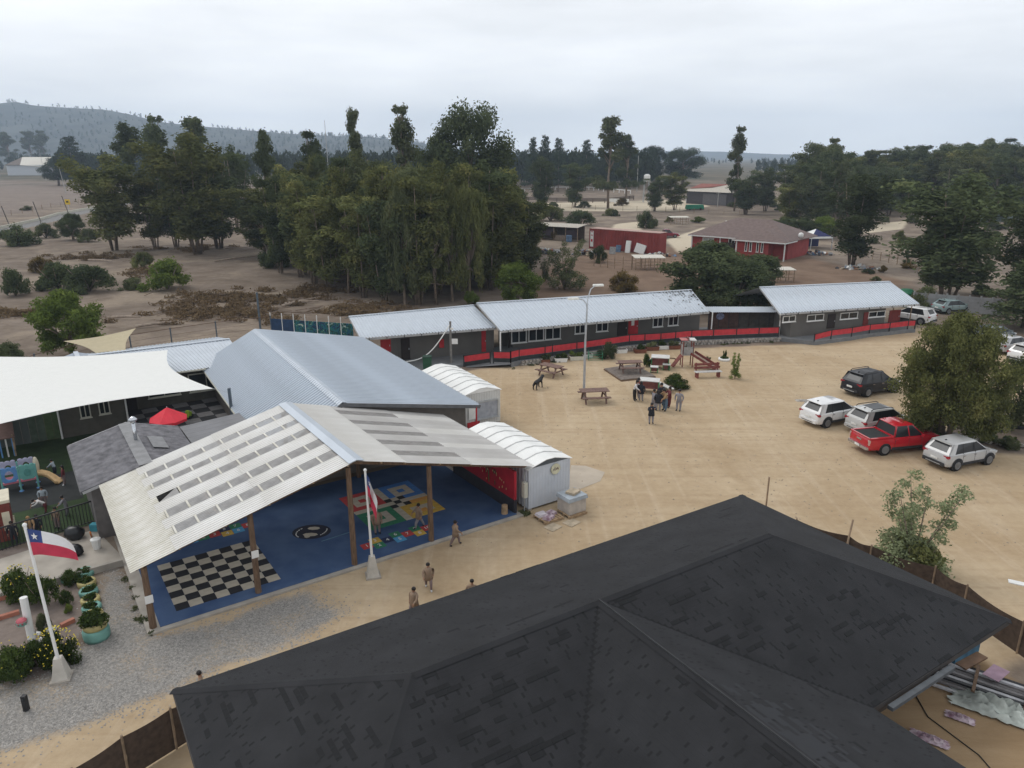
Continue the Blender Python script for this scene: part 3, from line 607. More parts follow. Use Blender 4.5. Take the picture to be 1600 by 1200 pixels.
gable_walls(hall, [(En + dn * .6).lerp(Rn + dn * .6, .08), Rn + dn * .6, (Ln + dn * .6).lerp(Rn + dn * .6, .15), Lf.lerp(Rf, .15) - dn * .4, Rf - dn * .4, Ef.lerp(Rf, .08) - dn * .4], 0, [hz_e + .05, hz_r - .06, hz_l + .2, hz_l + .2, hz_r - .06, hz_e + .05], M('taupe_render', (0.135, 0.12, 0.105), rough=.9, var=.1), 'wall')
pc = En.lerp(Rn, .03); wb(MB().bar(Vector((pc.x, pc.y, 0)), pc - Vector((0, 0, .1)), .09, .09), 'corner_post', RED, hall)
# ---- 4 small shingled annex, lean-to and flue
annex = thing('shingled_annex', 'small grey annex with a mottled grey shingle gable roof beside the play shed', 'building', S(1.6, 12.5, 0))
SHA = M('grey_shingle', (0.115, 0.112, 0.122), rough=.85, var=.28, scale=2.2, bump=.4, bscale=22, c2=(0.19, 0.185, 0.20), detail=9)
gable_walls(annex, [S(-.75, 9.15), S(3.9, 9.15), S(3.9, 15.3), S(1.7, 15.3), S(-.75, 15.3)], 0, [2.6, 2.6, 2.6, 3.25, 2.6], M('annex_render', (0.13, 0.12, 0.115), rough=.9))
def shingle_slope(root, e0, e1, r1, r0, mat, ex=.16, tw=.4, name='shingle_courses'):
    m_ = MB(); e0, e1, r1, r0 = map(Vector, (e0, e1, r1, r0)); nr_ = int((r0 - e0).length / ex); rr = random.Random(int(e0.x * 10))
    nrm = (e1 - e0).cross(r0 - e0).normalized(); nrm = nrm if nrm.z > 0 else -nrm; nc_ = int((e1 - e0).length / tw)
    for k in range(nr_):
        f0, f1 = k / nr_, (k + 1) / nr_
        for c in range(nc_ + 1):
            g0, g1 = max(0, (c - .5 * (k % 2)) / nc_), min(1, (c + 1 - .5 * (k % 2)) / nc_ - .002)
            if g1 <= g0: continue
            l = .012 + rr.random() * .01; A, B = e0.lerp(e1, g0).lerp(r0.lerp(r1, g0), f0) + nrm * l, e0.lerp(e1, g1).lerp(r0.lerp(r1, g1), f0) + nrm * l
            C_, D_ = e0.lerp(e1, g1).lerp(r0.lerp(r1, g1), f1), e0.lerp(e1, g0).lerp(r0.lerp(r1, g0), f1)
            m_.add([A, B, C_, D_, A - nrm * l * 1.5, B - nrm * l * 1.5], [(0, 1, 2, 3), (4, 5, 1, 0)])
    wb(m_, name, mat, root)['kind'] = 'stuff'
    wb(MB().poly([p - nrm * .015 for p in (e0, e1, r1, r0)], .06), 'roof_deck', mat, root)
shingle_slope(annex, S(-1.15, 8.9, 2.6), S(-1.15, 15.6, 2.6), S(1.72, 15.6, 3.32), S(1.72, 8.9, 3.32), SHA); shingle_slope(annex, S(4.2, 8.9, 2.6), S(4.2, 15.6, 2.6), S(1.72, 15.6, 3.32), S(1.72, 8.9, 3.32), SHA)
wb(MB().poly([S(1.3, 8.9, 3.29), S(1.9, 8.9, 3.345), S(1.9, 15.6, 3.345), S(1.3, 15.6, 3.29)], .02), 'ridge_flashing', M('dull_flashing', (0.20, 0.20, 0.205), rough=.6), annex)
wb(MB().poly([S(2.3, 11.2, 3.24), S(3.0, 11.2, 3.04), S(3.0, 13.0, 3.04), S(2.3, 13.0, 3.24)], .02), 'roof_patch', M('dull_flashing'), annex)
wb(MB().bar(S(-1.17, 8.9, 2.52), S(-1.17, 15.6, 2.52), .06, .14), 'fascia', FASC, annex); wb(MB().bar(S(-1.1, 8.9, 2.52), S(1.72, 8.9, 3.24), .05, .12), 'verge_board', M('white_verge', (.4, .4, .4)), annex); wb(MB().bar(S(-1.1, 15.62, 2.56), S(1.72, 15.62, 3.28), .05, .12), 'verge_board', M('white_verge'), annex)
fp = G(213, 692, 3.15); fz = 3.1 + 1.35
flue = thing('flue_pipe', 'shiny steel flue pipe with a cap on the small grey shingle roof', 'chimney', fp)
SHINY = M('bright_steel', (.55, .57, .6), rough=.25, metal=.9, var=.1)
MB().tube([(0, 0, -.15), (0, 0, 1.15)], .085, 12).build('pipe', SHINY, flue, True); MB().lathe([(.2, 0), (.12, .06), (.09, .1)], (0, 0, 0), 12).build('base_flashing', SHINY, flue); MB().lathe([(.19, 1.2), (.21, 1.27), (.1, 1.38), (.01, 1.42)], (0, 0, 0), 12).build('cap', SHINY, flue); MB().tube([(0, 0, 1.1), (0, 0, 1.22)], .13, 8).build('collar', SHINY, flue)
lean = thing('lean_to_roof', 'flat grey sheet lean to between the shingled annex and the hall', 'lean-to', S(5.6, 12.5, 0))
LEANM = M('weathered_sheet', (0.17, 0.17, 0.178), rough=.7, var=.15, scale=.8)
roof_slope(lean, S(4.25, 9.1, 2.62), S(4.25, 15.3, 2.62), S(7.5, 15.3, 2.8), S(7.5, 9.1, 2.8), LEANM, 5, .5, .012)
gable_walls(lean, [S(4.3, 9.3), S(7.3, 9.3), S(7.3, 15.1), S(4.3, 15.1)], 0, [2.55, 2.7, 2.7, 2.55], M('annex_render'))
# ---- 5 courtyard classrooms
court = thing('courtyard_classroom', 'dark walled classroom block round the mat covered courtyard', 'school building', S(3, 29, 0))
OLIVE = M('olive_render', (0.10, 0.092, 0.076), rough=.9, var=.12)
gable_walls(court, [S(-1.05, 24.9), S(2.7, 24.9), S(2.7, 28.3), S(11.6, 27.8), S(11.6, 33.5), S(-1.05, 34)], 0, [2.62] * 6, OLIVE)
roof_slope(court, S(-1.45, 24.4, 2.6), S(-1.45, 34.2, 2.6), S(.95, 34.2, 3.3), S(.95, 28.2, 3.3), GREY_METAL, 8, .22, .03); roof_slope(court, S(3.3, 24.4, 2.6), S(3.3, 34.2, 2.6), S(.95, 34.2, 3.3), S(.95, 28.2, 3.3), GREY_METAL, 8, .22, .03)
roof_slope(court, S(3.2, 27.4, 2.6), S(11.2, 26.9, 2.6), S(11.2, 31.6, 3.42), S(1.6, 32.1, 3.42), LIGHT_METAL, 9, .25, .035); roof_slope(court, S(1.6, 36, 2.7), S(11.2, 36, 2.7), S(11.2, 31.6, 3.42), S(1.6, 32.1, 3.42), GREY_METAL, 9, .25, .035)
wb(MB().bar(S(1.6, 32.1, 3.46), S(11.2, 31.6, 3.46), .3, .05), 'ridge_cap', LIGHT_METAL, court); roof_slope(court, S(-1.45, 24.4, 2.6), S(3.3, 24.4, 2.6), S(.95, 28.2, 3.3), S(.94, 28.2, 3.3), GREY_METAL, 6, .22, .03); wb(MB().bar(S(.95, 28.2, 3.36), S(.95, 34.2, 3.36), .3, .05), 'ridge_cap', LIGHT_METAL, court)
wb(MB().bar(S(3.2, 27.35, 2.55), S(8.3, 27.05, 2.55), .1, .1), 'gutter', CREAM, court)
fa, fb = S(-1.05, 24.88), S(2.7, 24.88)
win(court, (122, 630), (143, 651), fa, fb); win(court, (152, 627), (173, 645), fa, fb)
wa, wb2 = S(2.7, 28.28), S(11.6, 27.78)
for k, (u0, u1) in enumerate(((4.5, 6.6), (7.2, 9.6), (9.9, 11.3))): win3(court, Vector((*S(u0, 28.2 - .055 * (u0 - 2.7) / 1).xy, 2.1)), Vector((*S(u1, 28.2 - .055 * (u1 - 2.7)).xy, .75)), panes=2)
wb(obox(S, (3.3, 28.2, 1.0), (.9, .08, 2.0)), 'door', M('dark_door', (.03, .022, .02)), court); wb(MB().bar(S(2.72, 24.8, 0), S(2.72, 24.8, 2.5), .08, .08), 'downpipe', WHITE, court); wb(MB().bar(S(-1.08, 24.8, 0), S(-1.08, 24.8, 2.5), .08, .08), 'downpipe', WHITE, court)
pat = tag(obox(S, (6.9, 22.6, .02), (8.6, 11.4, .06)).build('courtyard', M('dark_rubber', (.03, .03, .032), rough=.9)), kind='structure')
MATG = [M('grey_mat', (.17, .165, .165), rough=.9), M('black_mat', (.025, .025, .027), rough=.9)]
for i in range(8):
    for j in range(6):
        if (i + j) % 2 == 0: put('floor_mat', tile_me.setdefault('mat', MB().box((0, 0, 0), (.97, .97, .02)).mesh('floor_mat', MATG[0])), pat, S(3.4 + i, 22.5 + j, .065), S.rz)
turf = tag(MB().poly([S(-9, 10.2, .012), S(-.75, 11.0, .012), S(-.75, 16, .012), S(2.6, 16, .012), S(2.6, 24.9, .012), S(-9, 25.4, .012)]).build('artificial_turf', M('green_turf', (.026, .048, .014), rough=.95, var=.25, scale=1.5, bump=.5, bscale=120)), kind='structure')
tag(MB().poly([S(-8, 14.5, .018), S(-.9, 14.5, .018), S(-.9, 18.8, .018), S(-8, 18.4, .018)]).build('dark_safety_mat', M('safety_mat', (.022, .024, .024), rough=.95)), kind='structure')
bw = thing('board_wall', 'grey and green painted board wall at the back of the turf playground', 'wall', S(-4.5, 25.2, 0)); r = random.Random(4)
PB = [M('board_grey', (.10, .115, .11), rough=.8, var=.2, scale=1.5, stretch=(1, 1, .3)), M('board_green', (.075, .115, .05), rough=.8, var=.2), M('board_mid', (.085, .115, .085), rough=.8, var=.2)]
for k in range(14):
    u = -1.25 - k * .42; wb(obox(S, (u, 25.2 + r.uniform(-.012, .012), .95), (.405, .04, 1.9)), 'plank', PB[1] if k < 2 else PB[2] if k < 4 else PB[0], bw)
wb(MB().bar(S(-1, 25.3, 1.6), S(-7.1, 25.3, 1.6), .06, .1), 'rail', TIMBER, bw)
tag(MB().poly([S(-12, 5.8, .025), S(-.15, 5.9, .025), S(-.15, 6.9, .025), S(-.8, 10.3, .025), S(-2.4, 10.0, .025), S(-4.6, 9.6, .025), S(-12, 9.0, .025)], .02).build('concrete_path', M('worn_concrete', (.36, .325, .28), rough=.9, var=.18, scale=.9)), kind='structure')
wl2 = thing('kerb_wall', 'low concrete kerb wall between the garden bed and the concrete path', 'wall', S(-3, 6.0, 0)); wb(MB().bar(S(-6, 5.85, .15), S(-.2, 6.0, .15), .18, .3), 'kerb', CONC, wl2)
# ---- 6 container classrooms
CONT = M('white_container', (.56, .595, .65), rough=.5, var=.06, scale=1.2); CROOF = M('white_container_roof', (.74, .74, .72), rough=.5, var=.07, scale=.8)
def container(label, f, wdt, ln, hh, pk, endmat):
    rt = thing('container_room', label, 'container', f(0, 0)); W2_ = wdt / 2
    prof = [(-W2_, 0.12), (W2_, 0.12), (W2_, hh), (-W2_, hh)]; nrib = 14
    fr = MB(); pr = rib_profile(wdt, .18, .035); vs = [f(-W2_ + t_ * wdt, -z * .3, .12) for t_, z in pr] + [f(-W2_ + t_ * wdt, -z * .3, hh) for t_, z in pr]; k = len(pr); fr.add(vs, [(j, j + 1, k + j + 1, k + j) for j in range(k - 1)]); wb(fr, 'end_wall', endmat, rt)
    for s_ in (-1, 1):
        sd = MB(); pr = rib_profile(ln, .28, .035); vs = [f(s_ * (W2_ + z), t_ * ln, .12) for t_, z in pr] + [f(s_ * (W2_ + z), t_ * ln, hh) for t_, z in pr]; k = len(pr); sd.add(vs, [(j, j + 1, k + j + 1, k + j) for j in range(k - 1)]); wb(sd, 'side_wall', endmat, rt)
    bk = MB(); bk.add([f(-W2_, ln, .12), f(W2_, ln, .12), f(W2_, ln, hh), f(0, ln, pk), f(-W2_, ln, hh)], [(0, 1, 2, 3, 4)]); wb(bk, 'back_wall', endmat, rt)
    gb = MB(); gb.add([f(-W2_, -.03, hh), f(W2_, -.03, hh), f(W2_ * .2, -.03, pk - .02), f(-W2_ * .2, -.03, pk - .02)], [(0, 1, 2, 3)]); wb(gb, 'gable_panel', M('gable_dark', (.09, .10, .11)) if endmat == CONT else CROOF, rt)
    o = W2_ + .1; cs = [(-o, hh - .02), (-W2_ * .2, pk), (W2_ * .2, pk), (o, hh - .02)]; n = 7; me = None
    for i in range(n):
        a, b = -.08 + (ln + .16) * i / n, -.08 + (ln + .16) * (i + 1) / n; m_ = MB()
        for c0, c1 in zip(cs, cs[1:]): m_.poly([f(c0[0], a + .02, c0[1]), f(c1[0], a + .02, c1[1]), f(c1[0], b - .02, c1[1]), f(c0[0], b - .02, c0[1])], .03)
        wb(m_, 'roof_panel', CROOF, rt)
        if i:
            m_ = MB()
            for c0, c1 in zip(cs, cs[1:]): m_.bar(f(c0[0], a, c0[1] + .015), f(c1[0], a, c1[1] + .015), .05, .05)
            wb(m_, 'roof_seam', M('seam_grey', (.56, .56, .55)), rt)
    for u in (-W2_ + .1, W2_ - .1):
        for n_ in (.1, ln - .1): wb(MB().box(f(u, n_, .06), (.2, .2, .12), f.rz), 'footing_block', CONC, rt)
    return rt
f1 = frame(*S(18.62, .22).xy, 34.34); c1 = container('near white container room with a round yellow emblem on its end wall', f1, 2.6, 6.2, 2.3, 2.58, CONT)
ec = f1(.32, -.06, 1.93); lg = MB(); lg.lathe([(.001, -.012), (.29, -.012), (.29, .012), (.001, .012)], (0, 0, 0), 20); lo = lg.build('round_emblem', M('emblem_yellow', (.52, .47, .20), var=.12), c1); lo.location = ec - c1.location; lo.rotation_euler = (math.pi / 2, 0, f1.rz)
text('rDA', .2, M('emblem_maroon', (.10, .03, .05)), 'emblem_letters', c1, f1(.32, -.085, 1.93) - c1.location, f1.rz, math.pi / 2)
lr = MB(); lr.lathe([(.25, -.014), (.29, -.014), (.29, .016), (.25, .016)], (0, 0, 0), 20); lo = lr.build('emblem_ring', M('emblem_ring_pale', (.6, .58, .42)), c1); lo.location = f1(.32, -.062, 1.93) - c1.location; lo.rotation_euler = (math.pi / 2, 0, f1.rz)
f2 = frame(*S(22.0, 11.9).xy, 31.0); c2 = container('farther white container room with a red strip and a wide window, behind the emblem container', f2, 2.6, 6.6, 2.35, 2.66, M('white_cladding', (.55, .55, .53), var=.06))
win3(c2, f2(-.55, -.03, 1.75), f2(1.1, -.03, .55), STEEL, 1, glass=M('milky_glass', (.32, .34, .38), rough=.3)); wb(MB().box(f2(-.75, -.07, .28), (.9, .03, .35), f2.rz), 'red_strip', RED, c2); wb(MB().box(f2(-.85, -.07, 1.05), (.5, .03, .8), f2.rz), 'poster', WHITE, c2)
ub = thing('utility_box', 'grey meter box and pipes between the red wall and the emblem container', 'meter box', S(17.0, .25, 0)); wb(obox(S, (17.08, .22, 1.25), (.2, .25, .8)), 'box', CREAM, ub); wb(MB().tube([S(17.05, .2, .1), S(17.05, .2, 2.2)], .03, 6), 'pipe', STEEL, ub)
# ---- 7 the long classroom row with the red veranda fence
def V2(p, z): return Vector((p.x, p.y, z))
SECT = dict(
 a=dict(e=[G(563, 529, 2.8), G(775, 512, 2.8)], r=[G(545, 495, 3.8), G(740, 477, 4.0)], n=11, lab='left section of the long classroom row, with a lower roof, beside the blue grey hall'),
 b=dict(e=[G(782, 517, 2.85), G(1108, 487, 2.85)], r=[G(745, 474, 4.4), G(1080, 453, 4.4)], n=22, lab='middle and longest section of the classroom row, with seven white framed windows'),
 c=dict(e=[G(1218, 490, 2.85), G(1437, 475, 2.85)], r=[G(1187, 449, 4.4), G(1390, 440, 4.4)], n=17, lab='far right section of the classroom row, its roof ending beside a white car'))
ROWW = M('row_charcoal', (0.125, 0.118, 0.108), rough=.9, var=.12, scale=.8)
VER = M('veranda_slab', (.17, .175, .18), rough=.9, var=.12)
def row(key, wa, wb_, back=4.6):
    d = SECT[key]; e0, e1 = d['e']; r0, r1 = d['r']; rt = thing('classroom_row', d['lab'], 'school building', V2((e0 + e1) / 2, 0), 0, 'sections of the long classroom row')
    roof_slope(rt, e0, e1, r1, r0, LIGHT_METAL, d['n'], .3, .055)
    ax = (wb_ - wa); ax.z = 0; ax.normalize(); nb = Vector((-ax.y, ax.x, 0))
    b0, b1 = r0 + nb * back, r1 + nb * back; b0.z = b1.z = 2.7; roof_slope(rt, b0, b1, r1, r0, LIGHT_METAL, d['n'], .2, .035)
    up = Vector((0, 0, .03)); wb(MB().bar(r0 + up, r1 + up, .3, .05), 'ridge_cap', LIGHT_METAL, rt)
    wb(MB().bar(e0 - Vector((0, 0, .09)), e1 - Vector((0, 0, .09)), .1, .16), 'gutter', M('gutter_grey', (.36, .36, .36), rough=.5), rt)
    for p, q in ((e0, r0), (e1, r1)): wb(MB().bar(p - up * 2, q - up * 2, .04, .16), 'verge_board', M('gutter_grey'), rt)
    k = int((e1 - e0).length / 1.35); br = MB()
    for i in range(k): q = e0.lerp(e1, (i + .5) / k); br.box(q - Vector((0, .07, .09)), (.05, .06, .18))
    wb(br, 'gutter_brackets', BLACK, rt)['kind'] = 'stuff'
    zt = 3.0; Wm = MB(); rz = math.atan2(ax.y, ax.x); c = (wa + wb_) / 2 + nb * back / 2; c.z = zt / 2
    t0 = (r0 - wa).dot(ax); t1 = (r1 - wa).dot(ax); L_ = (wb_ - wa).length
    # wall follows the roof: eave-side wall plus gable ends
    kk = (wa - V2(e0, 0)).dot(nb) / max(.1, (r0 - e0).dot(nb)); zf = min(e0.z + (r0.z - e0.z) * kk - .08, r0.z - .08)
    wi0, wi1 = wa + ax * .4, wb_
    pts = [wi0, wi1, wi1 + nb * back * .9, wi0 + nb * back * .9]; zf = min(zf, 2.95)
    gable_walls(rt, pts, 0, [zf, zf, 2.5, 2.5], ROWW)
    return rt, wa, wb_, ax, nb, zf
ra = row('a', G(615, 562, .3), G(772, 548, .3)); rb = row('b', G(795, 543, .5), G(1092, 517, .5)); rcx = row('c', G(1228, 526, .45), G(1380, 512, .45))
a_, b_ = rb[1], rb[2]; rtb = rb[0]
for tl, br in (((798.5, 517.5), (822.5, 534.5)), ((825.5, 514.5), (849.5, 531.5)), ((851.5, 512.5), (875.5, 529)), ((898, 507), (914, 520.5)), ((931.5, 503), (949.5, 517)), ((1020, 496.5), (1035, 510)), ((1044, 494.5), (1059, 508))):
    win(rtb, tl, br, a_, b_, WHITE, 2, .08)
door(rtb, (965, 501), (979, 524), a_, b_, M('dark_door')); door(rtb, (982, 498), (996, 521), a_, b_, RED); wb(MB().box(PV(987, 504, a_, b_) + Vector((.1, -.14, 0)), (.3, .02, .5), math.atan2(rb[3].y, rb[3].x)), 'door_notice', WHITE, rtb)
nb = rb[4]; q = a_.copy(); wb(MB().bar(V2(q - nb * .03, .5), V2(q - nb * .03, 2.9), .12, .12), 'corner_post', M('dark_door'), rtb)
a_, b_ = ra[1], ra[2]
door(ra[0], (594, 531), (611, 549), a_, b_, RED); door(ra[0], (752, 516), (759, 549), a_, b_, RED)
wb(MB().box(PV(690, 536, a_, b_) + Vector((0, -.12, 0)), (.42, .14, .75), .3), 'wall_cabinet', RED, ra[0])
door(ra[0], (626, 529), (641, 561), a_, b_, M('dark_door'))
a_, b_ = rcx[1], rcx[2]
for tl, br in (((1223, 494), (1242, 502)), ((1261, 492), (1286, 500)), ((1313, 489), (1339, 497)), ((1357, 487), (1382, 494))): win(rcx[0], tl, br, a_, b_, WHITE, 2, .07)
door(rcx[0], (1294, 491), (1303, 512), a_, b_, M('dark_door')); door(rcx[0], (1350, 488), (1355, 508), a_, b_, M('rust_door', (.17, .03, .025))); door(rcx[0], (1390, 485), (1404, 504), a_, b_, M('rust_door'))
SLOT = []
# linking low roof and dark screen between the middle and right sections
lk = thing('linking_shelter', 'low flat metal shelter with a dark screen linking two classroom sections under the dark tree', 'shelter', V2(G(1165, 520), 0))
l0, l1 = G(1112, 488, 2.5), G(1224, 488, 2.5); roof_slope(lk, l0, l1, l1 + Vector((-.4, 2.2, .12)), l0 + Vector((-.4, 2.2, .12)), LIGHT_METAL, 7, .2, .03)
s0, s1 = V2(l0 + Vector((0, .9, 0)), 0), V2(l1 + Vector((0, .9, 0)), 0)
for i in range(7):
    p, q = s0.lerp(s1, i / 7), s0.lerp(s1, (i + 1) / 7); dd = (q - p); wb(MB().box((p + q) / 2 + Vector((0, 0, 1.25)), (dd.length - .04, .03, 2.4), math.atan2(dd.y, dd.x)), 'screen_panel', M('screen_cloth', (.05, .045, .038), rough=.9, var=.25) if i > 2 else M('screen_brown', (.07, .04, .032), rough=.9, var=.3), lk)
    wb(MB().bar(V2(p, 0), V2(p, 2.5), .07, .07), 'post', BLACK, lk)
wb(MB().blob(PV(1125, 494, s0, s1) + Vector((0, -.1, 0)), (.4, .03, .35)), 'mural_patch', M('mural_patch', (.15, .17, .26), var=.4, scale=6), lk)
# veranda slab + stone retaining wall
STONE = M('field_stone', (.30, .27, .24), rough=.95, var=.35, scale=4, bump=.6, bscale=12, c2=(.42, .39, .35))
FEN = [(798, 566), (811, 563), (851.5, 558), (863, 556), (901, 551), (913, 549.5), (983, 539), (1007, 537.5), (1032, 536), (1055, 534), (1080, 531.5), (1114, 530), (1150, 528.5), (1185, 527), (1216, 526)]
FP = [V2(G(x, y, .42), .42) for x, y in FEN]
def slab(name, front, depth, z):
    bk = [p + Vector((-.37, .93, 0)) * depth for p in front]; m_ = MB(); m_.poly([V2(p, z) for p in front] + [V2(p, z) for p in reversed(bk)], z - .0); return tag(m_.build(name, VER), kind='structure')
slab('veranda', [p + Vector((.05, -.1, 0)) for p in FP], 5.2, .42)
FR = [(1216, 527), (1272, 533.5), (1298, 530), (1330, 526), (1358, 521), (1389, 518), (1417.5, 514.5), (1429, 514)]
FQ = [V2(G(x, y, .35), .35) for x, y in FR]
slab('veranda', [p + Vector((.05, -.1, 0)) for p in FQ], 4.6, .35)
slab('veranda', [V2(G(x, y, .2), .2) for x, y in ((560, 585), (640, 584), (725, 569), (800, 567))], 4.5, .2)
sw = thing('stone_wall', 'low rough stone retaining wall along the front of the veranda', 'wall', FP[6].copy() * 1); sw.location.z = 0; r = random.Random(2); st = MB()
allp = FP[1:] ; k = 0
for p, q in zip(allp, allp[1:]):
    n = max(1, int((q - p).length / .32)); rz = math.atan2((q - p).y, (q - p).x)
    for i in range(n):
        for j in range(2):
            c = p.lerp(q, (i + .5 + .3 * (j % 2)) / n) + Vector((.08, -.22 - r.random() * .05, 0)); c.z = .11 + .2 * j; st.box(c, (.32 * r.uniform(.75, 1.05), .2, .19 * r.uniform(.8, 1.05)), rz + r.uniform(-.1, .1), taper=.88)
wb(st, 'stone_courses', STONE, sw)['kind'] = 'stuff'
FRED = M('fence_red', (.47, .035, .045), rough=.65, var=.15, scale=3); FDK = M('fence_skirt', (.028, .032, .034), rough=.8, var=.2)
def red_fence(label, pts, h=.95, skirt=True):
    rt = thing('veranda_fence', label, 'fence', V2(pts[len(pts) // 2], 0), 0, 'red veranda fences')
    for p in pts: wb(MB().bar(p - Vector((0, 0, .25)), p + Vector((0, 0, h + .05)), .09, .09), 'post', BLACK, rt)
    for p, q in zip(pts, pts[1:]):
        d = (q - p); L_ = d.length
        if L_ < .3: continue
        e = d.normalized() * .05; z = Vector((0, 0, 1))
        wb(MB().bar(p + e + z * (h * .67), q - e + z * (h * .67), .03, h * .56), 'red_panel', FRED, rt); wb(MB().bar(p + z * h, q + z * h, .07, .05), 'top_rail', BLACK, rt)
        if skirt: wb(MB().bar(p + e + z * .17, q - e + z * .17, .025, .34), 'skirt_panel', FDK, rt)
    return rt
red_fence('long red panelled fence along the veranda of the middle classroom section', FP)
red_fence('red panelled fence along the ramp in front of the far right classroom section', [FQ[1] - Vector((0, 0, .2))] + FQ[2:], .9, False)
red_fence('short red fence set back behind the ramp, between the white downpipe and a door', [V2(G(x, y, .4), .4) for x, y in ((1228, 522), (1243, 521), (1258, 520), (1272, 518), (1304, 513), (1310, 513))], .9)
rp = [G(725, 572, .05), G(766, 566, .3), G(771, 565.5, .35), G(798, 566, .42)]; red_fence('short sloping red fence beside the ramp near the container rooms', [Vector(p) for p in rp], .9)
tag(MB().poly([G(728, 574, .02), G(798, 569, .35), G(798, 560, .35), G(728, 566, .02)], .02).build('ramp', VER), kind='structure')
tag(MB().poly([G(1250, 528, .3), G(1270, 536, .02), G(1285, 534, .02), G(1275, 525, .3)], .03).build('ramp', CONC), kind='structure')
def downpipe(label, top, base, kick=None):
    rt = thing('downpipe', label, 'pipe', V2(base, 0), 0, 'white downpipes of the classroom row'); pts = [V2(base, 0), V2(base, top.z - (.9 if kick else 0))] + ([top] if kick else []); wb(MB().tube(pts, .06, 8), 'pipe', WHITE, rt)
    wb(MB().box(V2(base, .05), (.2, .2, .1)), 'foot', WHITE, rt)
downpipe('white downpipe at the left end of the middle classroom roof', V2(G(782, 570), 2.85), G(782, 570)); downpipe('white downpipe at the right end of the middle classroom roof', V2(G(1110, 532), 2.8), G(1110, 532)); downpipe('white downpipe with a bent top at the corner of the far right roof', G(1219, 491, 2.8), G(1216, 530), True)
for i, (x, y, t) in enumerate(((1227, 524, 494), (1270, 519, 492), (1312, 512, 489), (1352, 508, 486), (1393, 503, 484), (1421, 503, 481))):
    b = G(x, y, .35); tag(MB().tube([b, V2(b, 2.9)], .06, 6).build('veranda_post', M('post_tan', (.25, .18, .12), var=.3)), ['slim brown veranda post next to the bent white downpipe', 'slim brown veranda post by the second window of the far right section', 'slim brown veranda post just right of the dark door of the far right section', 'slim brown veranda post near the rust coloured door', 'slim brown veranda post before the last door of the far right section', 'slim brown veranda post at the far right corner in front of the white car'][i], 'post', 'veranda posts of the far right section')
up_ = G(705, 567, .2); po = thing('utility_post', 'grey wooden utility post with a white box standing on the left veranda', 'post', up_); MB().tube([(0, 0, 0), (0, 0, 3.6)], [.11, .09], 8).build('pole', M('grey_pole', (.2, .19, .18), var=.2), po); MB().box((.35, -.1, 1.9), (.5, .05, .45)).build('white_sign', WHITE, po); MB().box((.12, -.12, 3.0), (.25, .14, .14), .4).build('lamp', WHITE, po)
cb = MB(); pts = []
c0, c1_ = up_ + Vector((0, 0, 3.4)), G(635, 565, .8)
for i in range(13): t_ = i / 12; q = c0.lerp(c1_, t_); q.z -= .9 * math.sin(math.pi * t_); pts.append(q)
tag(cb.tube(pts, .045, 6).build('cable', WHITE), 'thick white sagging cable running down from the utility post towards the hall', 'cable')
# mural fence and slim posts left of the row
mf = thing('mural_fence', 'fence painted with a dark blue and teal swirling mural behind the hall', 'fence', V2(G(500, 522), 0))
def swirl(name):
    m = M(name, (.02, .06, .1), var=.5, scale=1.2); t = m.node_tree; r = [n for n in t.nodes if n.type == 'VALTORGB'][0]; e = r.color_ramp.elements
    e[0].color = (.012, .03, .06, 1); e[0].position = .36; e[1].color = (.5, .5, .47, 1); e[1].position = .7
    for p, c in ((.44, (.015, .09, .17, 1)), (.5, (.02, .17, .16, 1)), (.56, (.014, .02, .02, 1)), (.62, (.04, .2, .16, 1))): k = e.new(p); k.color = c
    [n for n in t.nodes if n.type == 'TEX_NOISE'][0].inputs['Distortion'].default_value = 2.5; return m
SWM = swirl('swirl_mural'); m0, m1 = V2(G(425, 524), 0), V2(G(553, 533), 0)
for i in range(7):
    p, q = m0.lerp(m1, i / 7), m0.lerp(m1, (i + 1) / 7); d = q - p; wb(MB().box((p + q) / 2 + Vector((0, 0, .85)), (d.length - .03, .05, 1.7), math.atan2(d.y, d.x)), 'mural_panel', SWM if i > 1 else M('deep_blue_panel', (.02, .05, .11), var=.2), mf); wb(MB().bar(V2(p, 0), V2(p, 2.3), .07, .07), 'post', WHITE, mf)
pf = thing('perimeter_fence', 'wire perimeter fence with slim pale posts along the dry field behind the courtyard', 'fence', V2(G(250, 560), 0)); pp = [V2(G(x, y), 0) for x, y in ((-40, 640), (60, 590), (150, 566), (207, 556), (270, 545), (340, 534), (425, 524))]
for p in pp: wb(MB().bar(p, V2(p, 2.0), .09, .09), 'post', M('blue_grey_steel', (.09, .115, .14), rough=.5), pf)
for p, q in zip(pp, pp[1:]):
    for z in (.3, .8, 1.3, 1.9): wb(MB().bar(V2(p, z), V2(q, z), .02, .02 if z < 1.5 else .05), 'wire', M('rusty_wire', (.12, .07, .05)), pf)
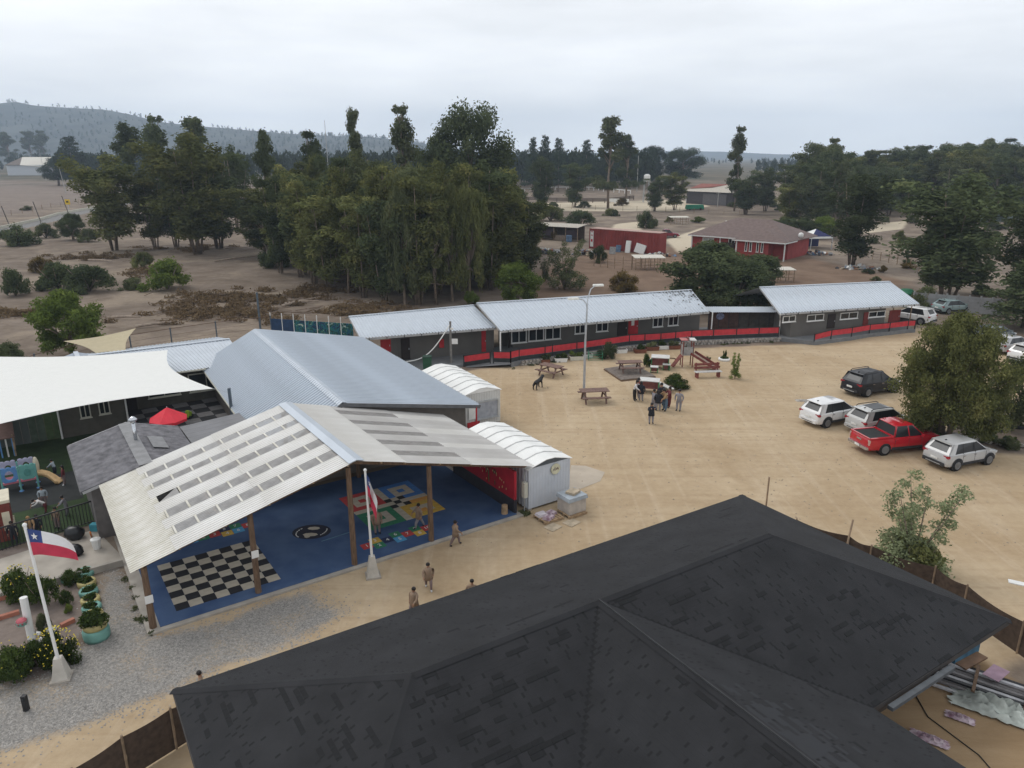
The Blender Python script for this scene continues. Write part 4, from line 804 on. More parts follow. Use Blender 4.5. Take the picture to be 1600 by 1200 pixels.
# sail posts
for (x, y, z, hgt_, lab) in ((408, 512, 0, 4.3, 'tall blue grey steel post standing behind the hall roof in the dry field'),):
    b = V2(G(x, y + 12), 0); tag(MB().bar(b, V2(b, hgt_), .16, .16).build('steel_post', M('blue_grey_steel')), lab, 'post')
tip = G(333, 607, 3.3); pb = G(358, 609, 3.5)
tag(MB().bar(V2(pb, 0), V2(pb, 3.6), .15, .15).build('steel_post', M('blue_grey_steel')), 'blue grey steel post holding the tip of the white shade sail', 'post')
tag(MB().bar(pb - Vector((0, 0, .2)), tip, .015, .015).build('sail_cable', STEEL), 'short steel cable tying the white sail to its post', 'cable')
def sail(name, label, corners, mat, sag, n=16, pull=.16):
    "four-cornered tensioned sail with concave edges"
    c = [Vector(p) for p in corners]; V_ = []; F_ = []
    mid = sum(c, Vector()) / 4
    for i in range(n + 1):
        for j in range(n + 1):
            u, v = i / n, j / n; p = (c[0] * (1 - u) * (1 - v) + c[1] * u * (1 - v) + c[2] * u * v + c[3] * (1 - u) * v)
            bu, bv = 4 * u * (1 - u), 4 * v * (1 - v); ctr = mid
            k = pull * (bu * (abs(2 * v - 1) ** 1.0) + bv * (abs(2 * u - 1) ** 1.0)); p = p.lerp(ctr, min(k, .9) * .6); p.z -= sag * bu * bv; V_.append(p)
    for i in range(n):
        for j in range(n): a = i * (n + 1) + j; F_.append((a, a + 1, a + n + 2, a + n + 1))
    m_ = MB(); m_.add(V_, F_); m_.add([p - Vector((0, 0, .012)) for p in V_], [tuple(reversed(f)) for f in F_]); o = m_.build(name, mat, None, True, normals=False); return tag(o, label, 'shade sail')
SAILW = M('white_sailcloth', (.69, .69, .665), rough=.8, var=.02)
sail('shade_sail', 'large white shade sail stretched over the turf playground at the left', [G(-70, 556, 3.8), G(262, 547, 3.9), tip, G(-45, 673, 3.0)], SAILW, .1, pull=.26)
sail('shade_sail', 'beige shade sail behind the courtyard classroom roof', [G(99, 533, 3.4), G(212, 513, 3.6), G(197, 552, 3.0), G(150, 552, 3.0)], M('beige_sailcloth', (.42, .36, .24), rough=.85, var=.05), .15, pull=.3)
um = G(262, 676, 0); um = V2(G(261, 640, 2.6), 0); ur = thing('patio_umbrella', 'bright red patio umbrella in the matted courtyard', 'umbrella', um)
m_ = MB(); n8 = 8; vs = [(0, 0, 2.75)] + [(1.1 * math.cos(k * math.pi / 4), 1.1 * math.sin(k * math.pi / 4), 2.05) for k in range(8)] + [(.6 * math.cos((k) * math.pi / 4), .6 * math.sin(k * math.pi / 4), 2.36) for k in range(8)]
m_.add(vs, [(0, 9 + k, 9 + (k + 1) % 8) for k in range(8)] + [(9 + k, 1 + k, 1 + (k + 1) % 8, 9 + (k + 1) % 8) for k in range(8)]); m_.build('canopy', M('umbrella_red', (.62, .03, .05), rough=.7, var=.06), ur)
m_ = MB()
for k in range(8): a, b = (k * math.pi / 4, (k + 1) * math.pi / 4); m_.add([(1.1 * math.cos(a), 1.1 * math.sin(a), 2.05), (1.1 * math.cos(b), 1.1 * math.sin(b), 2.05), (1.1 * math.cos(b), 1.1 * math.sin(b), 1.9), (1.1 * math.cos(a), 1.1 * math.sin(a), 1.9)], [(0, 1, 2, 3)])
m_.build('valance', M('umbrella_red'), ur); MB().tube([(0, 0, 0), (0, 0, 2.8)], .03, 6).build('pole', STEEL, ur)
# ================================================================ CARS
RUB = M('tyre_rubber', (.018, .018, .019), rough=.9); RIM = M('alloy_rim', (.20, .205, .215), rough=.4, metal=.4); CGL = glassy('car_glass', (.014, .016, .019), .3); CHR = M('chrome', (.5, .5, .52), rough=.2, metal=.8)
TAIL = M('tail_lamp_red', (.32, .02, .03), rough=.2); HEAD = M('head_lamp', (.6, .62, .64), rough=.15); PLATE = M('number_plate', (.7, .7, .68)); PLAST = M('black_trim', (.03, .03, .032), rough=.7); BED = M('bed_liner', (.025, .028, .028), rough=.9)
def carpaint(name, c): return M(name, c, rough=.22, var=.02, spec=.5, coat=.6)
def loft(sections, closed_ends=True):
    "sections: list of lists of (x,y,z), same count"
    m_ = MB(); k = len(sections[0]); vs = [p for s in sections for p in s]; fs = []
    for i in range(len(sections) - 1):
        for j in range(k): j2 = (j + 1) % k; fs.append((i * k + j, i * k + j2, (i + 1) * k + j2, (i + 1) * k + j))
    if closed_ends: fs.append(tuple(range(k))); fs.append(tuple(reversed([(len(sections) - 1) * k + j for j in range(k)])))
    return m_.add(vs, fs)
def body_section(x, w, zb, zt, belly=.06, r=.07):
    return [(x, -w + belly, zb), (x, -w, zb + .14), (x, -w - .0, zt * .55 + zb * .45), (x, -w + .03, zt - r), (x, -w + .12, zt), (x, w - .12, zt), (x, w - .03, zt - r), (x, w, zt * .55 + zb * .45), (x, w, zb + .14), (x, w - belly, zb)]
def car(label, paint, loc, rz, kind='suv', group='cars parked on the sandy yard', rails=False, scale=1.0, sunroof=False, trim=True, cat='car'):
    "x = forward. kind: suv, hatch, pickup"
    rt = thing('pickup_truck' if kind == 'pickup' else 'parked_car', label, cat, loc, rz, group, scale)
    Lh = 2.62 if kind == 'pickup' else 2.12; W = .92 if kind == 'pickup' else .89; wr = .375 if kind == 'pickup' else .355; wx = (1.62, -1.5) if kind == 'pickup' else (1.33, -1.27)
    hb = 1.06 if kind == 'pickup' else 1.06 if kind == 'suv' else 1.0; hood = 1.0 if kind != 'hatch' else .92; zb = .3; H_ = 1.78 if kind == 'pickup' else 1.66 if kind == 'suv' else 1.52
    if kind == 'pickup': xs_ = [(-2.62, .84, .45, .98), (-2.55, .91, .38, 1.08), (-1.0, .92, zb, 1.08), (-.95, .92, zb, 1.09), (.9, .92, zb, 1.05), (1.4, .9, zb, 1.02), (2.2, .87, zb, .95), (2.5, .80, .33, .84), (2.62, .68, .4, .72)]
    else: xs_ = [(-Lh, W * .82, .42, .80), (-Lh + .07, W * .93, .34, hb - .04), (-Lh + .35, W, zb, hb), (-.5, W, zb, hb), (.85, W, zb, hb - .03), (1.25, W * .98, zb, hood), (1.75, W * .94, zb, hood - .09), (2.02, W * .85, .32, hood - .22), (2.14, W * .72, .4, hood - .36)]
    b = loft([body_section(*q) for q in xs_]); b.m = 1
    ca = math.cos
    body = b.build('body', [paint, paint], rt, True)
    es = body.modifiers.new('edges', 'EDGE_SPLIT'); es.split_angle = R(38)
    # greenhouse: window band, pillars and roof
    if kind == 'pickup': g0, g1, rf0, rf1 = -.95, 1.15, -.78, .35
    elif kind == 'suv': g0, g1, rf0, rf1 = -2.0, 1.12, -1.55, .30
    else: g0, g1, rf0, rf1 = -2.0, 1.2, -1.35, .25
    wb_, wt = W - .07, W - .23; zg = hb - .03; zr_ = H_ - .05
    gl = MB(); lo = [(g0, -wb_, zg), (g1, -wb_ + .05, zg - .02), (g1, wb_ - .05, zg - .02), (g0, wb_, zg)]; hi = [(rf0, -wt, zr_), (rf1, -wt, zr_), (rf1, wt, zr_), (rf0, wt, zr_)]
    gl.add(lo + hi, [(0, 1, 5, 4), (1, 2, 6, 5), (2, 3, 7, 6), (3, 0, 4, 7), (4, 5, 6, 7)]); gl.build('glass', CGL, rt)
    if kind != 'pickup':
        lo0, lo1, hi0, hi1 = Vector((g0 - .012, -wb_, zg)), Vector((g0 - .012, wb_, zg)), Vector((rf0 - .012, -wt, zr_)), Vector((rf0 - .012, wt, zr_))
        q = lambda a, b: lo0.lerp(lo1, a).lerp(hi0.lerp(hi1, a), b)
        for a0, a1, b0, b1 in ((0, .13, 0, 1), (.87, 1, 0, 1), (.13, .87, 0, .2)): MB().add([q(a0, b0), q(a1, b0), q(a1, b1), q(a0, b1)], [(0, 1, 2, 3)]).build('tailgate_frame', paint, rt)
    rm = loft([[(x, -wt - .03 + e, zr_ - .02), (x, -wt + .06 + e, zr_ + .05 - dz), (x, wt - .06 - e, zr_ + .05 - dz), (x, wt + .03 - e, zr_ - .02)] for x, e, dz in ((rf0 - .12, .05, .04), (rf0 + .1, 0, 0), ((rf0 + rf1) / 2, 0, -.015), (rf1 - .1, 0, 0), (rf1 + .1, .05, .05))])
    rm.build('roof', paint, rt, True).modifiers.new('edges', 'EDGE_SPLIT').split_angle = R(35)
    for s_ in (-1, 1):
        L3 = lambda t, xa, xb: (xa + (xb - xa) * t, s_ * (wb_ + (wt - wb_) * t + .012), zg + (zr_ - zg) * t)
        pls = [(g0 + .02, rf0 + .02, .13), (g1 - .02, rf1 - .04, .07), (.12, .0, .07)] + ([(-.85 if kind != 'pickup' else -.9, -.82, .06)] if kind != 'x' else [])
        if kind != 'pickup': pls.append((g0 + .26, rf0 + .1, .5))
        for xa, xb, t_ in pls:
            pl = MB(); a0, a1 = Vector(L3(-.02, xa, xb)), Vector(L3(1.0, xa, xb)); pl.bar(a0, a1, .035, t_, (1, 0, 0)) if False else pl.add([(a0.x - t_ / 2, a0.y, a0.z), (a0.x + t_ / 2, a0.y, a0.z), (a1.x + t_ / 2, a1.y, a1.z), (a1.x - t_ / 2, a1.y, a1.z)], [(0, 1, 2, 3)]); pl.build('pillar', PLAST if kind != 'pickup' and t_ < .065 or xa == .12 and kind != 'pickup' else paint, rt)
        mr = MB().box((.92, s_ * (W + .11), hb + .06), (.12, .2, .14)); mr.build('mirror', paint, rt)
        hd = MB().box((.1, s_ * (W + .005), hb - .17), (.18, .03, .035)); hd.box((-.78, s_ * (W + .005), hb - .17), (.18, .03, .035)); hd.build('door_handles', CHR if kind != 'pickup' else paint, rt)
        sg = MB()
        for xx in (-.86, .08, .98): sg.box((xx, s_ * (W + .001), hb * .5 + .2), (.012, .012, hb * .55))
        sg.build('door_gaps', PLAST, rt)
        MB().box((-.0, s_ * (W - .01), zb + .1), (2.1, .05, .16)).build('sill_trim', PLAST, rt)
        tl = MB()
        if kind == 'pickup': tl.box((-2.57, s_ * .83, .86), (.1, .14, .3))
        else: tl.box((-Lh + .12, s_ * (W * .80), hb - .14), (.16, .34, .13))
        tl.build('tail_light', TAIL if kind != 'pickup' else M('tail_lamp_clear', (.5, .35, .3)), rt)
        MB().box((Lh - .2, s_ * W * .70, hood - .26), (.28, .32, .13)).build('headlight', HEAD, rt)
        if rails: MB().tube([(rf0 + .05, s_ * (wt - .04), zr_ + .05), (rf0 + .2, s_ * (wt - .04), zr_ + .13), (rf1 - .2, s_ * (wt - .04), zr_ + .13), (rf1, s_ * (wt - .04), zr_ + .05)], .025, 6).build('roof_rail', PLAST if kind != 'x' else CHR, rt)
        for x in wx:
            y = s_ * (W - .1)
            ar = MB(); k = 12; vs = []
            for i in range(k + 1):
                a = math.pi * i / k; c_, s2 = math.cos(a), math.sin(a)
                for rr_ in (wr + .03, wr + .11): vs.append((x + c_ * rr_, s_ * (W + .012), wr + s2 * rr_ * .98))
            ar.add(vs, [(2 * i, 2 * i + 1, 2 * i + 3, 2 * i + 2) for i in range(k)])
            ar.build('wheel_arch', PLAST if kind == 'suv' else paint, rt)
            MB().tube([(x, y - s_ * .2, wr), (x, s_ * (W + .004), wr)], wr + .035, 16).build('wheel_well', BLACK, rt)
            ty = MB(); prof = [(.19, -.1), (wr - .03, -.105), (wr, -.07), (wr, .07), (wr - .03, .105), (.19, .1)]
            ty.lathe(prof, (0, 0, 0), 18); to = ty.build('wheel', RUB, rt, True); to.rotation_euler = (math.pi / 2, 0, 0); to.location = (x, s_ * (W - .06), wr)
            rm_ = MB(); rm_.lathe([(.001, .128), (.05, .128), (.06, .11)], (0, 0, 0), 10)
            for q in range(5):
                a = q * 2 * math.pi / 5
                rm_.box((.12 * math.cos(a), .12 * math.sin(a), .118), (.21, .06, .02), a)
            rm_.lathe([(.185, .125), (.235, .125), (.24, .1), (.185, .1)], (0, 0, 0), 16); ro = rm_.build('rim', RIM, to); ro.rotation_euler = (0 if s_ < 0 else math.pi, 0, 0)
    if kind == 'pickup':
        MB().box((-1.78, 0, 1.075), (1.5, 1.56, .03)).build('cargo_bed', BED, rt)
        bw_ = MB()
        for s_ in (-1, 1): bw_.box((-1.78, s_ * .84, 1.1), (1.56, .12, .07))
        bw_.box((-2.56, 0, 1.1), (.1, 1.76, .07)); bw_.box((-1.0, 0, 1.12), (.08, 1.7, .12)); bw_.build('bed_rails', paint, rt)
        MB().box((-2.64, 0, .48), (.16, 1.7, .16)).build('rear_bumper', CHR, rt); MB().box((-2.63, 0, .86), (.03, .4, .09)).build('tailgate_handle', CHR, rt); MB().box((-2.73, .0, .5), (.01, .4, .13)).build('number_plate', PLATE, rt)
    else:
        MB().box((-Lh - .0, 0, .45), (.16, W * 1.62, .2)).build('rear_bumper', PLAST if trim else paint, rt); MB().box((-Lh - .03, 0, .70), (.02, .46, .13)).build('number_plate', PLATE, rt)
        MB().box((-Lh - .075, 0, .42), (.02, W * 1.1, .05)).build('bumper_strip', STEEL if trim else PLAST, rt)
        MB().box((rf0 + .15, 0, zr_ + .07), (.12, .05, .05)).build('antenna_fin', PLAST, rt)
        MB().box((rf0 - .12, 0, zr_ + .01), (.22, wt * 1.85, .035)).build('spoiler', paint, rt)
        if sunroof: MB().box(((rf0 + rf1) / 2 + .1, 0, zr_ + .062), (1.15, wt * 1.5, .02)).build('sunroof', CGL, rt)
    MB().box((Lh + .0, 0, .48), (.1, W * 1.3, .22)).build('front_bumper', PLAST, rt)
    return rt
WHP = carpaint('car_white', (.72, .72, .72)); SIL = carpaint('car_silver', (.46, .46, .46)); SIL2 = carpaint('car_pale_silver', (.50, .50, .485)); REDP = carpaint('car_red', (.46, .012, .022)); BLP = M('car_black', (.012, .012, .016), rough=.4, var=.05, spec=.3, coat=.15); GRP = carpaint('car_grey', (.16, .19, .2)); BUR = carpaint('car_burgundy', (.20, .015, .03))
def park(rear_px, front_px, side=1, wr_y=.85):
    "centre and heading from the photo pixels of the near-side rear and front wheel bottoms"
    a, b = G(*rear_px), G(*front_px); d = (b - a); d.normalize(); n = Vector((-d.y, d.x, 0)) * side
    c = (a + b) / 2 + n * wr_y; return Vector((c.x, c.y, 0)), math.atan2(d.y, d.x)
c, h = park((1290, 669), (1336, 660)); car('white hatchback parked leftmost in the row beside the round tree', WHP, c, h, 'suv', trim=False, scale=.98)
d = (G(1382, 712) - G(1290, 669)); d.z = 0
c2_, h2 = park((1382, 711), (1446, 705)); car('red double cab pickup truck with an open black bed', REDP, c2_, h2, 'pickup', cat='pickup')
hm_ = h * .6 + h2 * .4; car('silver car with a glass sunroof squeezed between the white hatchback and the red pickup', SIL2, c.lerp(c2_, .5) + Vector((1.45, .75, 0)), hm_, 'suv', sunroof=True, trim=False, rails=True)
c3, h3 = park((1495, 736), (1541, 727)); car('silver compact suv with black lower trim parked rightmost beside the red pickup', SIL, c3, h3, 'suv', scale=.96)
c4, h4 = park((1345, 622), (1402, 612)); car('black suv with roof rails half hidden behind the round tree', BLP, c4, h4, 'suv', rails=True, scale=1.04)
car('white suv parked behind the far right end of the classroom row', WHP, G(1424, 503, 0), R(128), 'suv', 'cars parked along the right edge', scale=1.03)
car('silver hatchback parked at the right edge beyond the round tree', SIL, G(1578, 549, 0), R(22), 'hatch', 'cars parked along the right edge'); car('dark grey car parked behind the silver hatchback at the right edge', GRP, G(1552, 532, 0), R(24), 'hatch', 'cars parked along the right edge'); car('white car cut off by the right edge of the photo', WHP, G(1612, 565, 0), R(20), 'suv', 'cars parked along the right edge')
car('pale teal old car parked by the concrete panel wall', carpaint('car_teal', (.25, .33, .33)), G(1486, 488, 0), R(15), 'hatch', 'cars parked along the right edge')
car('burgundy pickup parked on the track beside the red shipping container', BUR, G(1042, 371, 0), R(-4), 'pickup', 'cars parked at the farm plots', cat='pickup')
# ================================================================ TREES AND PLANTS
LEAF = dict(
 olive=leafmat('olive_leaf', (.055, .068, .027), (.15, .158, .06), (.27, .24, .085)), dark=leafmat('dark_leaf', (.042, .056, .030), (.10, .122, .058), (.165, .18, .085)),
 grey=leafmat('grey_green_leaf', (.045, .057, .030), (.128, .143, .069), (.210, .217, .112)), pine=leafmat('pine_needle', (.019, .030, .019), (.048, .068, .038), (.075, .096, .053)),
 pale=leafmat('pale_leaf', (.10, .12, .065), (.24, .27, .15), (.34, .37, .22), 1.5),
 bright=leafmat('bright_leaf', (.048, .072, .017), (.135, .180, .042), (.240, .270, .068)), blue=leafmat('blue_green_leaf', (.075, .098, .090), (.180, .225, .210), (.255, .300, .285)),
 acacia=leafmat('acacia_leaf', (.036, .043, .017), (.125, .132, .048), (.24, .225, .09), .8), rust=leafmat('rusty_leaf', (.060, .042, .018), (.165, .120, .045), (.285, .195, .068)), garden=leafmat('garden_leaf', (.021, .036, .012), (.068, .098, .027), (.120, .150, .045), 2.0))
BARK = M('pale_bark', (.20, .155, .12), rough=.9, var=.3, scale=4); BARKD = M('dark_bark', (.065, .05, .04), rough=.95, var=.3, scale=4)
def leaves_np(cl, n, size, seed, droop=.3, flat=.6):
    g = np.random.default_rng(seed); C = np.array([c[0] for c in cl], float); Rr = np.array([c[1] for c in cl], float)
    vol = Rr.prod(1) ** .72; k = g.choice(len(cl), n, p=vol / vol.sum()); d = g.normal(size=(n, 3)); d /= np.linalg.norm(d, axis=1)[:, None]
    rad = np.where(g.random(n) < .13, g.uniform(1.0, 1.4, n), g.uniform(.2, 1.08, n) ** .55); P = C[k] + d * rad[:, None] * Rr[k]
    nr = d * .8 + g.normal(size=(n, 3)) * .75 + np.array([0, 0, .35]); nr /= np.linalg.norm(nr, axis=1)[:, None]
    t = g.normal(size=(n, 3)); t[:, 2] -= droop * 2; t -= nr * (t * nr).sum(1)[:, None]; t /= np.linalg.norm(t, axis=1)[:, None] + 1e-9; b = np.cross(nr, t)
    s = size * g.uniform(.55, 1.35, n); L_ = (t * s[:, None]) * .9; W_ = (b * s[:, None]) * .45 * (1 / flat) * .6
    V = np.stack([P - L_, P + W_, P + L_, P - W_], 1).reshape(-1, 3); V[:, 2] = np.maximum(V[:, 2], .02); F = np.arange(n * 4).reshape(n, 4); return V, F
PROTO = {}
def proto(kind, var):
    if (kind, var) in PROTO: return PROTO[(kind, var)]
    r = random.Random(hash((len(kind), ord(kind[0]), ord(kind[-1]), var)) & 0xffff); cl = []; tk = MB()
    if kind == 'euc':           # 12 m, several thin stems, bare below
        ns = r.choice((3, 4, 5)); H0, W0 = 12.0, 4.4
        for s in range(ns):
            a = s * 6.28 / ns + r.uniform(-.5, .5); sp = r.uniform(.5, 1.5); top = r.uniform(8.5, 11.4); tk.tube([(.2 * math.cos(a), .2 * math.sin(a), 0), (sp * .5 * math.cos(a), sp * .5 * math.sin(a), top * .4), (sp * math.cos(a), sp * math.sin(a), top)], [.075, .055, .02], 5)
            for q in range(10):
                z = 1.9 + (top + .9 - 1.9) * (q + r.random()) / 10; f = (z - 1.2) / 10.8; w_ = math.sin(min(1, max(.08, f)) * 2.75) ** .7; aa = r.uniform(0, 6.28); d = r.uniform(.1, 1.5) * w_
                cl.append(((sp * z / 12 * math.cos(a) * 1.1 + d * math.cos(aa) * 1.2, sp * z / 12 * math.sin(a) * 1.1 + d * math.sin(aa) * 1.2, z), (r.uniform(.45, 1.0), r.uniform(.45, 1.0), r.uniform(.45, 1.0))))
        n, sz, dr = 12000, .165, .25
    elif kind == 'gum':         # tall crown of separate clumps
        H0, W0 = 12.0, 5.0; tk.tube([(0, 0, 0), (.15, .1, 4), (-.1, .1, 8), (.1, 0, 11.2)], [.17, .12, .07, .02], 6)
        for q in range(30):
            z = r.uniform(2.6, 11.7); f = (z - 2.2) / 9.8; w_ = 2.3 * (1 - .68 * f) * r.uniform(.15, 1.0); a = r.uniform(0, 6.28); c = (w_ * math.cos(a), w_ * math.sin(a), z); k = r.uniform(.3, .75); cl.append((c, (k * 1.1, k * 1.1, k * 1.0)))
            tk.tube([(0, 0, max(2.5, z - 1.6)), (c[0] * .6, c[1] * .6, z - .6), c], [.07, .045, .015], 4)
        n, sz, dr = 9500, .165, .5
    elif kind == 'big':         # broad dark spreading gum
        H0, W0 = 12.0, 10.0; tk.tube([(0, 0, 0), (.2, 0, 3.5), (0, .2, 7)], [.4, .3, .15], 7)
        for q in range(44):
            z = r.uniform(3.2, 11.4); f = (z - 3) / 8.4; w_ = 4.5 * math.sin(.5 + 2.3 * f) ** .8 * r.uniform(.35, 1.0); a = r.uniform(0, 6.28); c = (w_ * math.cos(a), w_ * math.sin(a), z); k = r.uniform(.6, 1.3); cl.append((c, (k * 1.2, k * 1.2, k)))
            if q % 2: tk.tube([(0, 0, max(2.5, z - 3)), (c[0] * .6, c[1] * .6, z - 1), c], [.1, .07, .02], 4)
        n, sz, dr = 18000, .19, .5
    elif kind == 'pine':
        H0, W0 = 12.0, 5.0; tk.tube([(0, 0, 0), (0, 0, 11.4)], [.16, .03], 6)
        for q in range(34):
            z = 2.0 + 9.7 * q / 33; w_ = 2.3 * (1 - (z - 2) / 10.6) ** .75 + .12; a = q * 2.4 + r.uniform(-.4, .4); d = w_ * r.uniform(.45, 1.0); c = (d * math.cos(a), d * math.sin(a), z - .1 * d); cl.append((c, (.55 * w_ + .25, .55 * w_ + .25, .38)))
        n, sz, dr = 7500, .19, .1
    elif kind == 'broad':       # round-headed tree to 6 m
        H0, W0 = 6.0, 6.4; tk.tube([(0, 0, 0), (.1, 0, 1.2), (0, .1, 2.4)], [.24, .2, .14], 7)
        for q in range(64):
            a = r.uniform(0, 6.28); e = r.uniform(-.85, 1.5); d = r.uniform(.55, 1.0); c = (2.7 * d * math.cos(e) * math.cos(a), 2.7 * d * math.cos(e) * math.sin(a), 2.8 + 2.7 * d * math.sin(e)); k = r.uniform(.4, .8); cl.append((c, (k, k, k * .85)))
            if q % 3 == 0: tk.tube([(0, 0, 1.6), (c[0] * .5, c[1] * .5, 1.6 + (c[2] - 1.6) * .55), c], [.09, .05, .015], 4)
        n, sz, dr = 17000, .135, .3
    elif kind == 'acacia':      # the round tree by the parked cars
        H0, W0 = 8.0, 9.6
        for s in range(4):
            a = s * 1.6 + .4; tk.tube([(.25 * math.cos(a), .25 * math.sin(a), 0), (.5 * math.cos(a), .5 * math.sin(a), 1.3), (1.5 * math.cos(a), 1.5 * math.sin(a), 3.4)], [.16, .13, .07], 7)
        for q in range(210):
            a = q * 2.4; e = r.uniform(-1.08, 1.52); d = r.uniform(.6, 1.0) if q < 165 else r.uniform(.2, .6); c = (3.8 * d * math.cos(e) * math.cos(a), 3.8 * d * math.cos(e) * math.sin(a), 3.7 + 3.6 * d * math.sin(e)); k = r.uniform(.42, .78); cl.append((c, (k * 1.15, k * 1.15, k * .8)))
            if q % 6 == 0: tk.tube([(0, 0, 1.6), (c[0] * .5, c[1] * .5, 1.6 + (c[2] - 1.6) * .5), c], [.08, .05, .012], 4)
        n, sz, dr = 80000, .1, .1
    elif kind == 'bush':
        H0, W0 = 2.0, 3.2
        for s in range(5): a = s * 1.25; tk.tube([(0, 0, 0), (.5 * math.cos(a), .5 * math.sin(a), .8), (.9 * math.cos(a), .9 * math.sin(a), 1.4)], [.05, .035, .012], 4)
        for q in range(26):
            a = r.uniform(0, 6.28); e = r.uniform(-.05, 1.5); d = r.uniform(.45, 1.0); k = r.uniform(.22, .45); cl.append(((1.25 * d * math.cos(e) * math.cos(a), 1.25 * d * math.cos(e) * math.sin(a), .2 + 1.35 * d * math.sin(e)), (k, k, k * .9)))
        n, sz, dr = 6500, .085, .1
    elif kind == 'shrub':       # small dense garden plant
        H0, W0 = 1.0, 1.2; tk.tube([(0, 0, 0), (0, 0, .6)], [.03, .015], 4)
        for q in range(14): a = r.uniform(0, 6.28); d = r.uniform(.05, .42); cl.append(((d * math.cos(a), d * math.sin(a), r.uniform(.2, .82)), (.16, .16, .16)))
        n, sz, dr = 1300, .075, -.2
    else:                       # sparse young tree, light shows through
        H0, W0 = 5.0, 4.4
        for s in range(6):
            a = s * 1.05 + r.uniform(-.3, .3); sp = r.uniform(.5, 1.7); tp = r.uniform(3.2, 4.9); pts = [(0, 0, 0), (sp * .35 * math.cos(a), sp * .35 * math.sin(a), tp * .4), (sp * math.cos(a), sp * math.sin(a), tp)]; tk.tube(pts, [.05, .035, .01], 5)
            for q in range(7):
                t_ = .3 + .7 * q / 6; z = tp * t_; aa = r.uniform(0, 6.28); d = r.uniform(.05, .5) * (1.25 - t_ * .7); cl.append(((sp * t_ * math.cos(a) + d * math.cos(aa), sp * t_ * math.sin(a) + d * math.sin(aa), z), (.3, .3, .26)))
        for q in range(10): a = r.uniform(0, 6.28); d = r.uniform(.3, 1.5); cl.append(((d * math.cos(a), d * math.sin(a), r.uniform(.4, 1.5)), (.5, .5, .4)))
        n, sz, dr = 7500, .085, .2
    V, F = leaves_np(cl, n, sz, var * 31 + len(kind)); cm = raw_mesh('crown', V, F, LEAF['olive']); tm = tk.mesh('trunk', BARK, True); PROTO[(kind, var)] = (cm, tm, H0, W0); return PROTO[(kind, var)]
NAMES = dict(euc='eucalyptus_tree', gum='gum_tree', big='gum_tree', pine='pine_tree', broad='leafy_tree', acacia='acacia_tree', bush='bush', shrub='garden_plant', sapling='young_tree')
def plant(kind, var, loc, h, wd, mat, label, group=None, bark=None, rz=None, cat=None, z=None):
    cm, tm, H0, W0 = proto(kind, var); rr = random.Random(int(loc[0] * 131 + loc[1] * 17))
    t = thing(NAMES[kind], label, cat or ('bush' if kind == 'bush' else 'plant' if kind == 'shrub' else 'tree'), (loc[0], loc[1], z or 0), rr.uniform(0, 6.28) if rz is None else rz, group, (wd / W0, wd / W0, h / H0))
    c = put('crown', cm, t); c.material_slots[0].link = 'OBJECT'; c.material_slots[0].material = LEAF[mat]
    k = put('stem' if kind in ('bush', 'shrub') else 'trunk', tm, t)
    if bark: k.material_slots[0].link = 'OBJECT'; k.material_slots[0].material = bark
    return t
def tree(kind, var, px, by, ty, wpx, mat, label, group=None, bark=None, rz=None): return plant(kind, var, G(px, by), hgt(px, by, ty), wid(by, wpx), mat, label, group, bark, rz)
# left group
for kind, v, px, by, ty, wp, mt, lb in (
 ('euc', 2, 180, 391, 226, 92, 'olive', 'leftmost multi stemmed eucalyptus in the dry field, next to the roadside bushes'),
 ('euc', 1, 244, 388, 262, 62, 'olive', 'shorter thin stemmed eucalyptus between the two taller left ones in the dry field'),
 ('euc', 2, 276, 386, 250, 60, 'dark', 'slim dark eucalyptus just left of the tallest one in the left group'),
 ('euc', 3, 309, 397, 208, 104, 'olive', 'tallest full crowned eucalyptus of the left group with many pale stems'),
 ('euc', 4, 343, 388, 232, 92, 'dark', 'right hand eucalyptus of the left group, with three thin stems'),
 ('gum', 0, 216, 345, 192, 70, 'dark', 'taller gum with clumped crown rising behind the leftmost eucalyptus'),
 ('gum', 1, 262, 345, 181, 62, 'dark', 'gum with a rounded clump top behind the left group, against the hill'),
 ('gum', 2, 318, 345, 183, 76, 'dark', 'gum crowning the left group, its top just below the hill ridge'),
 ('euc', 1, 372, 360, 225, 60, 'dark', 'dark tree at the right edge of the left group before the power pole')):
    tree(kind, v, px, by, ty, wp, mt, lb, 'left group of eucalyptus trees')
# the dense middle grove
gr = random.Random(21); envx = [405, 430, 470, 500, 540, 600, 650, 700, 745, 790, 822]; envy = [300, 232, 262, 250, 236, 262, 246, 268, 226, 268, 300]; frx = [405, 440, 520, 600, 650, 720, 780, 825]; fry = [402, 425, 452, 472, 478, 470, 452, 438]
for row_ in range(5):
    x = 412 + 9 * (row_ % 2)
    while x < 822:
        by = np.interp(x, frx, fry) - row_ * 14 + gr.uniform(-4, 4); ty = np.interp(x, envx, envy) + gr.uniform(-14, 44) * (1.2 if row_ == 0 else 1) - row_ * 2; px = x + gr.uniform(-6, 6); x += 30 if row_ else 27
        if by < 396: continue
        tree(gr.choice(('euc', 'euc', 'euc', 'gum', 'broad')), gr.randrange(3), px, by, ty, gr.uniform(54, 92), gr.choice(('olive', 'olive', 'olive', 'grey', 'dark', 'olive')), 'leafy tree inside the dense grove in the middle of the dry field', 'trees of the dense grove')
